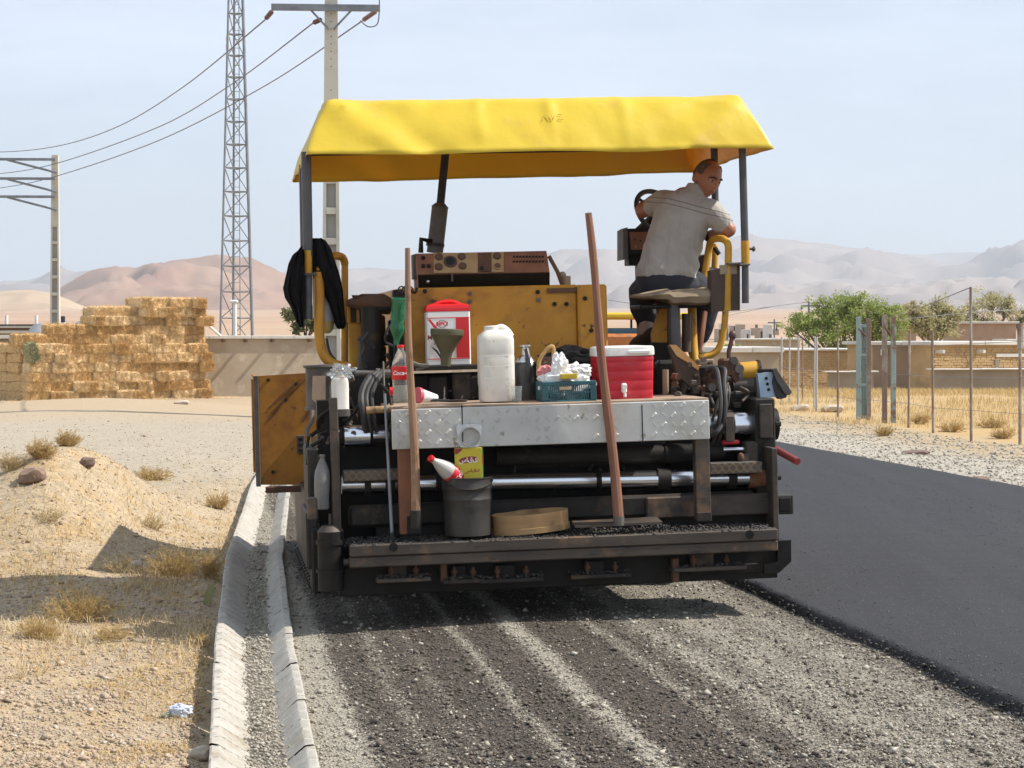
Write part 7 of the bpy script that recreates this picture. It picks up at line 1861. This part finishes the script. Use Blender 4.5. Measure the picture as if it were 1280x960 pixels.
def tree(px, pyb, Yd, clumps, n_, size, label, m_, twigs=0, trunk=.16, dead=0):
    a = wp(px, 420, Yd); g = gz(a.x, Yd); base = Vector((a.x, Yd, g))
    t = thing('tree', label, 'tree', T(base))
    b = B(); k_ = Yd / F
    cs = [(wp(x, y, Yd + dy), r_ * k_) for x, y, r_, dy in clumps]
    low = min(c.z - r_ for c, r_ in cs); fork = Vector((a.x + .1, Yd, g + max(.6, (low - g) * .8)))
    b.tube([base - Vector((0, 0, .3)), base.lerp(fork, .5) + Vector((.08, .05, 0)), fork], [trunk, trunk * .8, trunk * .65], 8, sub=4)
    pts = []
    r3 = random.Random(int(px))
    for c, r_ in cs:
        mid = fork.lerp(c, .55) + Vector((r3.uniform(-.2, .2), r3.uniform(-.2, .2), .15)); b.tube([fork, mid, c], [trunk * .5, trunk * .3, trunk * .12], 6, sub=4)
        for q in range(7 if not twigs else twigs):
            e = c + Vector((r3.gauss(0, 1), r3.gauss(0, 1), r3.gauss(.2, .8))).normalized() * r_ * r3.uniform(.6, 1.15); m0 = c.lerp(e, .5) + Vector((r3.uniform(-.1, .1),) * 3); b.tube([mid.lerp(c, r3.uniform(.3, 1)), m0, e], [trunk * .12, .018, .008], 4)
    b.build('trunk', BARK, t, off=base)
    tot = sum(r_ ** 2 for _, r_ in cs)
    for c, r_ in cs:
        m2 = int(n_ * r_ ** 2 / tot); sub = [(rng.normal(size=3) * r_ * .52, r_ * rng.uniform(.14, .34)) for _ in range(22)]
        ch = rng.integers(0, 22, m2); off_ = np.array([sub[i][0] for i in ch]); rad = np.array([sub[i][1] for i in ch])
        pts.append(np.array(c) + off_ * np.array([1, 1, .8]) + rng.normal(size=(m2, 3)) * rad[:, None] * np.array([1, 1, .7]))
    leaves(np.concatenate(pts), size, m_, 'crown', t, base); return t
tree(1052, 470, 98, [(1030, 402, 22, 0), (1055, 392, 24, .5), (1085, 396, 24, -.3), (1105, 400, 18, .4), (1008, 406, 17, .2), (1040, 420, 22, -.4), (1072, 418, 24, .2), (1100, 418, 18, 0), (1120, 402, 15, .3), (1118, 420, 13, 0), (1050, 440, 17, 0), (1058, 380, 14, 0), (992, 414, 9, 0), (1048, 458, 12, 0), (1000, 398, 14, 0), (1075, 380, 16, 0), (1112, 388, 14, 0), (1030, 384, 14, 0)], 24000, .062, 'spreading green acacia tree behind the fence and blue gate', LEAFG, trunk=.2)
tree(1165, 430, 112, [(1150, 398, 17, 0), (1172, 388, 19, .5), (1190, 394, 14, 0), (1140, 384, 10, 0), (1162, 408, 18, 0), (1180, 410, 15, 0), (1135, 404, 12, 0)], 9000, .075, 'sparse olive and tan tree right of the green acacia, above the brick house', LEAFD, twigs=26, trunk=.15)
tree(1235, 430, 126, [(1215, 392, 15, 0), (1240, 378, 18, .5), (1258, 390, 14, 0), (1230, 404, 16, 0), (1262, 376, 9, 0), (1206, 404, 11, 0)], 5200, .075, 'thin tan tree at the right edge behind the tallest fence post', LEAFD, twigs=30, trunk=.14)
tree(1278, 430, 130, [(1272, 400, 12, 0), (1288, 396, 14, 0), (1300, 402, 14, 0)], 1800, .08, 'dull olive tree cut by the right edge of the picture', LEAFO, twigs=12, trunk=.14)
tree(378, 420, 74, [(366, 394, 9, 0), (380, 398, 13, .4), (392, 402, 11, 0), (372, 408, 9, 0), (388, 388, 8, 0), (398, 410, 7, 0)], 3200, .07, 'small green tree peeping over the mud wall below the black jacket', LEAFO, trunk=.08)
tree(918, 440, 96, [(911, 434, 7, 0), (923, 438, 6, 0)], 900, .06, 'low green bush by the white-coped wall beside the paver', LEAFG, trunk=.05)

def blades(n_, x, y, hgt, lean, wid, seed, tuft=None):
    """curved grass blades: two quads and a tip each"""
    g = np.random.default_rng(seed)
    z = ground_h(x, y) - .01
    a = g.uniform(0, 2 * np.pi, n_); L = hgt * g.uniform(.5, 1.25, n_); le = lean * g.uniform(.2, 1.3, n_)
    d = np.stack([np.cos(a), np.sin(a), np.zeros(n_)], 1); s = np.stack([-np.sin(a), np.cos(a), np.zeros(n_)], 1) * (wid * g.uniform(.6, 1.3, n_))[:, None]
    b0 = np.stack([x, y, z], 1)
    p1 = b0 + d * (L * le * .35)[:, None] + np.array([0, 0, 1]) * (L * .55)[:, None]
    p2 = b0 + d * (L * le)[:, None] + np.array([0, 0, 1]) * (L * np.clip(1 - le * .35, .3, 1))[:, None]
    v = np.stack([b0 - s, b0 + s, p1 + s * .7, p1 - s * .7, p2], 1)
    k = (np.arange(n_) * 5)[:, None]
    f = np.concatenate([k + np.array([[0, 1, 2]]), k + np.array([[0, 2, 3]]), k + np.array([[3, 2, 4]])], 0)
    return v.reshape(-1, 3), f
# dry field grass
N = 90000
y = rng.uniform(0, 1, N) ** 1.3 * 78 + 29.5; x = rng.uniform(-1.2, 14, N) * (1 + (y - 30) * .012) + 7.3 - .07 * (y - 30)
ok = (x < y * .27) & (x > y * .10) & (fbm(x, y, .35, 61, 4) > -.12 + .25 * (y < 38) - .2 * (y > 60))
x, y = x[ok], y[ok]
v, f = blades(len(x), x, y, .13 + .0030 * (y - 30).clip(0, 60), .8, .0022 + .00006 * y, 1)
o = link(bpy.data.objects.new('dry_field_grass', mesh_np('dry_field_grass', v, f, DRY))); o['kind'] = 'stuff'
# sparse dry grass on the earth at the left
N = 24000
y = scatter(N, None, 7.2, 26, .6); x = gut_left(y) - .04 - rng.uniform(0, 1, N) ** 1.2 * (y * .24 + gut_left(y) + .3)
ok = fbm(x, y, .8, 71, 4) + .35 * np.exp(-((x - gut_left(y) + .25) / .3) ** 2) > .24
x, y = x[ok], y[ok]
v, f = blades(len(x), x, y, np.full(len(x), .045), 1.1, .0022, 2)
o = link(bpy.data.objects.new('dry_ground_grass', mesh_np('dry_ground_grass', v, f, DRY))); o['kind'] = 'stuff'
def ground_hit(px, py):
    lo, hi = 6.0, 60.0; prev = None
    yy_ = np.linspace(lo, hi, 5000); xx = (px - 640) / F * yy_; zz = CH - (py - HZ) / F * yy_; gh = ground_h(xx, yy_)
    i = np.argmax(zz <= gh); return Vector((float(xx[i]), float(yy_[i]), float(gh[i])))
for k, (px, py, n_, sx, sy) in enumerate(((225, 712, 1500, .32, .55), (120, 740, 1300, .45, .5), (60, 790, 1200, .35, .45), (40, 700, 700, .35, .5), (270, 690, 600, .14, .7), (180, 640, 700, .35, .8), (250, 625, 700, .3, .9), (20, 640, 600, .4, .6), (150, 790, 700, .3, .4), (90, 840, 500, .35, .4), (240, 800, 500, .12, .5))):
    c = ground_hit(px, py); x = c.x + rng.normal(0, sx * .75, n_); y = c.y + rng.normal(0, sy, n_); ok = (x < gut_left(y) - .03) & (fbm(x, y, 2.2, 91, 3) > -.12); x, y = x[ok], y[ok]
    v, f = blades(len(x), x, y, np.full(len(x), .085), 1.5, .0022, 200 + k)
    o = link(bpy.data.objects.new('flattened_dry_grass', mesh_np('flattened_dry_grass', v, f, DRY if k % 2 else DRYP))); o['kind'] = 'stuff'
def bush(px, py, wpx, hpx, n_, label, m_=DRY, seed=0, name='dry_bush', up=.6, fork=True):
    c = ground_hit(px, py); k_ = c.y / F; w_, h = wpx * k_ / 2, hpx * k_
    r3 = random.Random(seed); b = B()
    vs = []; fs = []
    def stem(p0, d, L, w0, depth):
        nonlocal vs, fs
        s = d.cross(Vector((r3.gauss(0, 1), r3.gauss(0, 1), r3.gauss(0, 1)))).normalized() * w0
        bend = Vector((r3.gauss(0, .2), r3.gauss(0, .2), r3.gauss(-.05, .15)))
        p1 = p0 + d * L * .5 + bend * L * .2; p2 = p0 + d * L + bend * L * .6
        n0 = len(vs); vs += [p0 - s, p0 + s, p1 + s * .7, p1 - s * .7, p2]; fs += [(n0, n0 + 1, n0 + 2, n0 + 3), (n0 + 3, n0 + 2, n0 + 4)]
        if depth and fork:
            for q in range(5):
                t = r3.uniform(.25, 1); pp = p0.lerp(p1, t * 2) if t < .5 else p1.lerp(p2, t * 2 - 1)
                stem(pp, (d + Vector((r3.gauss(0, .7), r3.gauss(0, .7), r3.gauss(.1, .5)))).normalized(), L * r3.uniform(.25, .5), w0 * .75, depth - 1)
    for i in range(n_):
        a = r3.uniform(0, 2 * math.pi); rr_ = math.sqrt(r3.random())
        tgt = Vector((math.cos(a) * rr_ * w_, math.sin(a) * rr_ * w_ * .8, h * (1 - rr_ * rr_ * .55) * r3.uniform(.6, 1.1)))
        p0 = Vector((math.cos(a) * rr_ * w_ * .3, math.sin(a) * rr_ * w_ * .3, 0)); p0.z = gz(c.x + p0.x, c.y + p0.y) - c.z - .01
        stem(p0, (tgt - p0).normalized(), (tgt - p0).length, max(.0016, .45 * k_), 2 if fork else 0)
    me = bpy.data.meshes.new(name); me.from_pydata(vs, [], fs); me.materials.append(m_)
    o = link(bpy.data.objects.new(name, me)); o.location = c; tag(o, label, 'dry plant', 'dry plants on the verge'); return o
bush(85, 558, 34, 18, 120, 'round dry bush on the crest of the dirt heap', DRY, 1)
bush(52, 572, 40, 22, 120, 'wider dry bush just left of the heap crest', DRY, 2)
bush(190, 600, 50, 15, 90, 'dry tussock on the right shoulder of the dirt heap', DRY, 3)
bush(14, 588, 40, 20, 90, 'dry grass clump at the left picture edge beside the heap', DRYP, 4)
bush(272, 636, 36, 18, 90, 'golden tuft close to the far end of the kerb', DRY, 6)
bush(100, 775, 110, 36, 150, 'broad golden dry bush in front of the canopy shadow', DRY, 8)
bush(50, 800, 60, 30, 90, 'low golden clump at the left, in front of the broad bush', DRY, 9)
bush(215, 720, 80, 34, 130, 'dark dry clump in the paver shadow near the kerb', DRY, 10)
bush(262, 722, 34, 32, 70, 'upright dry tuft leaning on the kerb inside the shadow', DRY, 11)
bush(150, 716, 50, 22, 60, 'thin dry clump in the middle of the shadow', DRYP, 12)
bush(25, 846, 60, 46, 16, 'bundle of bleached bare stalks at the lower left', mat('bleached stalk', (.66, .58, .46), (.55, .46, .34), 9, .9), 13, 'dry_stalks', fork=False)
bush(140, 800, 50, 18, 60, 'low dry clump right of the broad golden bush', DRY, 14)
bush(60, 650, 50, 14, 50, 'flat dry clump on the lit face of the heap', DRYP, 15)
bush(190, 660, 36, 14, 50, 'flat dry clump between heap and kerb', DRYP, 16)
bush(250, 808, 26, 14, 50, 'short dry tuft beside the sunlit kerb', DRY, 18)
for k, (px, py, s) in enumerate(((1255, 548, 34), (1190, 540, 40), (1150, 530, 30), (1105, 545, 26), (1240, 535, 36))):
    bush(px, py, s, 14, 60, ('dry tussock at the foot of the rightmost fence post', 'dry tussock between the tall post and the next post left', 'dry tussock right of the blue gate', 'dry tussock on the gravel before the blue gate', 'dry tussock in the field behind the tall post')[k], DRY, 30 + k)
# stones worth a name
def stone(px, py, wpx, hpx, m_, label, seed, name='stone'):
    c = ground_hit(px, py); k_ = c.y / F
    bm = bmesh.new(); bmesh.ops.create_icosphere(bm, subdivisions=3, radius=1)
    for v in bm.verts:
        n0 = noise.cell_vector(v.co * 1.3 + Vector((seed, 0, 0))); d = 1 + .28 * noise.noise(v.co * 1.4 + Vector((seed * 3, 0, 0))) + .10 * noise.noise(v.co * 4 + Vector((0, seed, 0)))
        v.co = v.co * d; v.co = Vector((max(-.93, min(.9, v.co.x + .1 * v.co.z)), max(-.9, min(.9, v.co.y)), max(-.8, min(.95, v.co.z + .18 * v.co.x)))); v.co.x *= wpx * k_ / 1.6; v.co.y *= wpx * k_ / 1.9; v.co.z *= hpx * k_ / 1.5
    me = bpy.data.meshes.new(name); bm.to_mesh(me); bm.free(); me.materials.append(m_); me.polygons.foreach_set('use_smooth', np.ones(len(me.polygons), dtype=bool)); me.set_sharp_from_angle(angle=R(25))
    o = link(bpy.data.objects.new(name, me)); o.location = c + Vector((0, 0, hpx * k_ * .3)); tag(o, label, 'stone')
SD = mat('dark red stone', (.20, .13, .10), (.14, .09, .075), 20, .9, 0, .6, 60); SP = mat('pale stone', (.52, .44, .35), (.44, .36, .28), 20, .9, 0, .6, 60)
stone(247, 948, 26, 16, SP, 'pale angular stone at the very foot of the kerb, bottom left', 1)
stone(40, 601, 30, 17, mat('brown clod', (.27, .185, .13), (.20, .13, .10), 20, .9, 0, .6, 60), 'dark reddish clod on the left slope of the dirt heap', 2)
stone(108, 583, 18, 12, SD, 'small dark stone below the crest bush of the heap', 3)
stone(198, 600, 17, 8, SP, 'pale stone at the right shoulder of the heap', 4)
stone(168, 712, 18, 12, SP, 'pinkish pale stone inside the paver shadow', 5)
stone(325, 936, 34, 16, mat('brown clod', (.34, .24, .17), (.27, .19, .13), 20, .9, 0, .6, 60), 'brown clod lying in the near gutter channel', 6)
stone(357, 915, 22, 10, SD, 'reddish flat stone beside the brown clod in the gutter', 7)
stone(1224, 603, 20, 8, SD, 'dark lump on the gravel by the right asphalt edge', 8)
stone(1145, 568, 30, 6, SD, 'flat dark stone on the shoulder before the gate', 9)
stone(1040, 515, 24, 10, SP, 'pale rubble lump at the foot of the fence, left of the gate', 10)
stone(1000, 513, 20, 8, SP, 'pale rubble lump just right of the work lamp', 11)
stone(620, 905, 14, 8, SD, 'dark lump on the tarry stripes of the road', 12)
stone(305, 500, 10, 9, WHITEP, 'white block at the foot of the mud wall', 13)
stone(227, 505, 16, 5, SP, 'pale flat stone in front of the haystack corner', 14)
# litter
def crumple(px, py, wpx, hpx, m_, label, name, cat, seed):
    c = ground_hit(px, py); k_ = c.y / F
    bm = bmesh.new(); bmesh.ops.create_icosphere(bm, subdivisions=4, radius=1)
    for v in bm.verts:
        q = v.co * 2.1 + Vector((seed * 5.1, 0, 0)); d = .75 + .55 * abs(noise.noise(q)) + .35 * abs(noise.noise(q * 2.3)) ; v.co *= d; v.co.x *= wpx * k_ / 2; v.co.y *= wpx * k_ / 2.6; v.co.z *= hpx * k_ / 2
    me = bpy.data.meshes.new(name); bm.to_mesh(me); bm.free(); me.materials.append(m_)
    o = link(bpy.data.objects.new(name, me)); o.location = c + Vector((0, 0, hpx * k_ * .4)); tag(o, label, cat)
crumple(226, 896, 30, 18, mat('crumpled pale plastic', (.62, .66, .74), (.5, .54, .62), 30, .4), 'crumpled pale blue-white plastic bag on the dirt by the kerb', 'crumpled_bag', 'litter', 3)
crumple(208, 898, 14, 8, mat('grey green scrap', (.36, .38, .28), (.28, .3, .2), 30, .6), 'small grey-green scrap beside the crumpled plastic bag', 'plastic_scrap', 'litter', 5)
c = ground_hit(262, 756); k_ = c.y / F
b = B(); pts = [(-8, 0), (0, -2), (6, 14), (5, 32), (1, 28), (-5, 14)]
b.prism([Vector((a * k_, .02 * math.sin(i), d_ * k_)) for i, (a, d_) in enumerate(pts)], (0, .012, 0)); o = b.build('wrapper', mat('pale yellow wrapper', (.50, .50, .26), (.40, .41, .2), 12, .5), sm=30, M=T(c + Vector((0, -.02, .0)))); tag(o, 'pale yellow-green wrapper standing against the kerb in the shadow', 'litter')
print('plants ok')
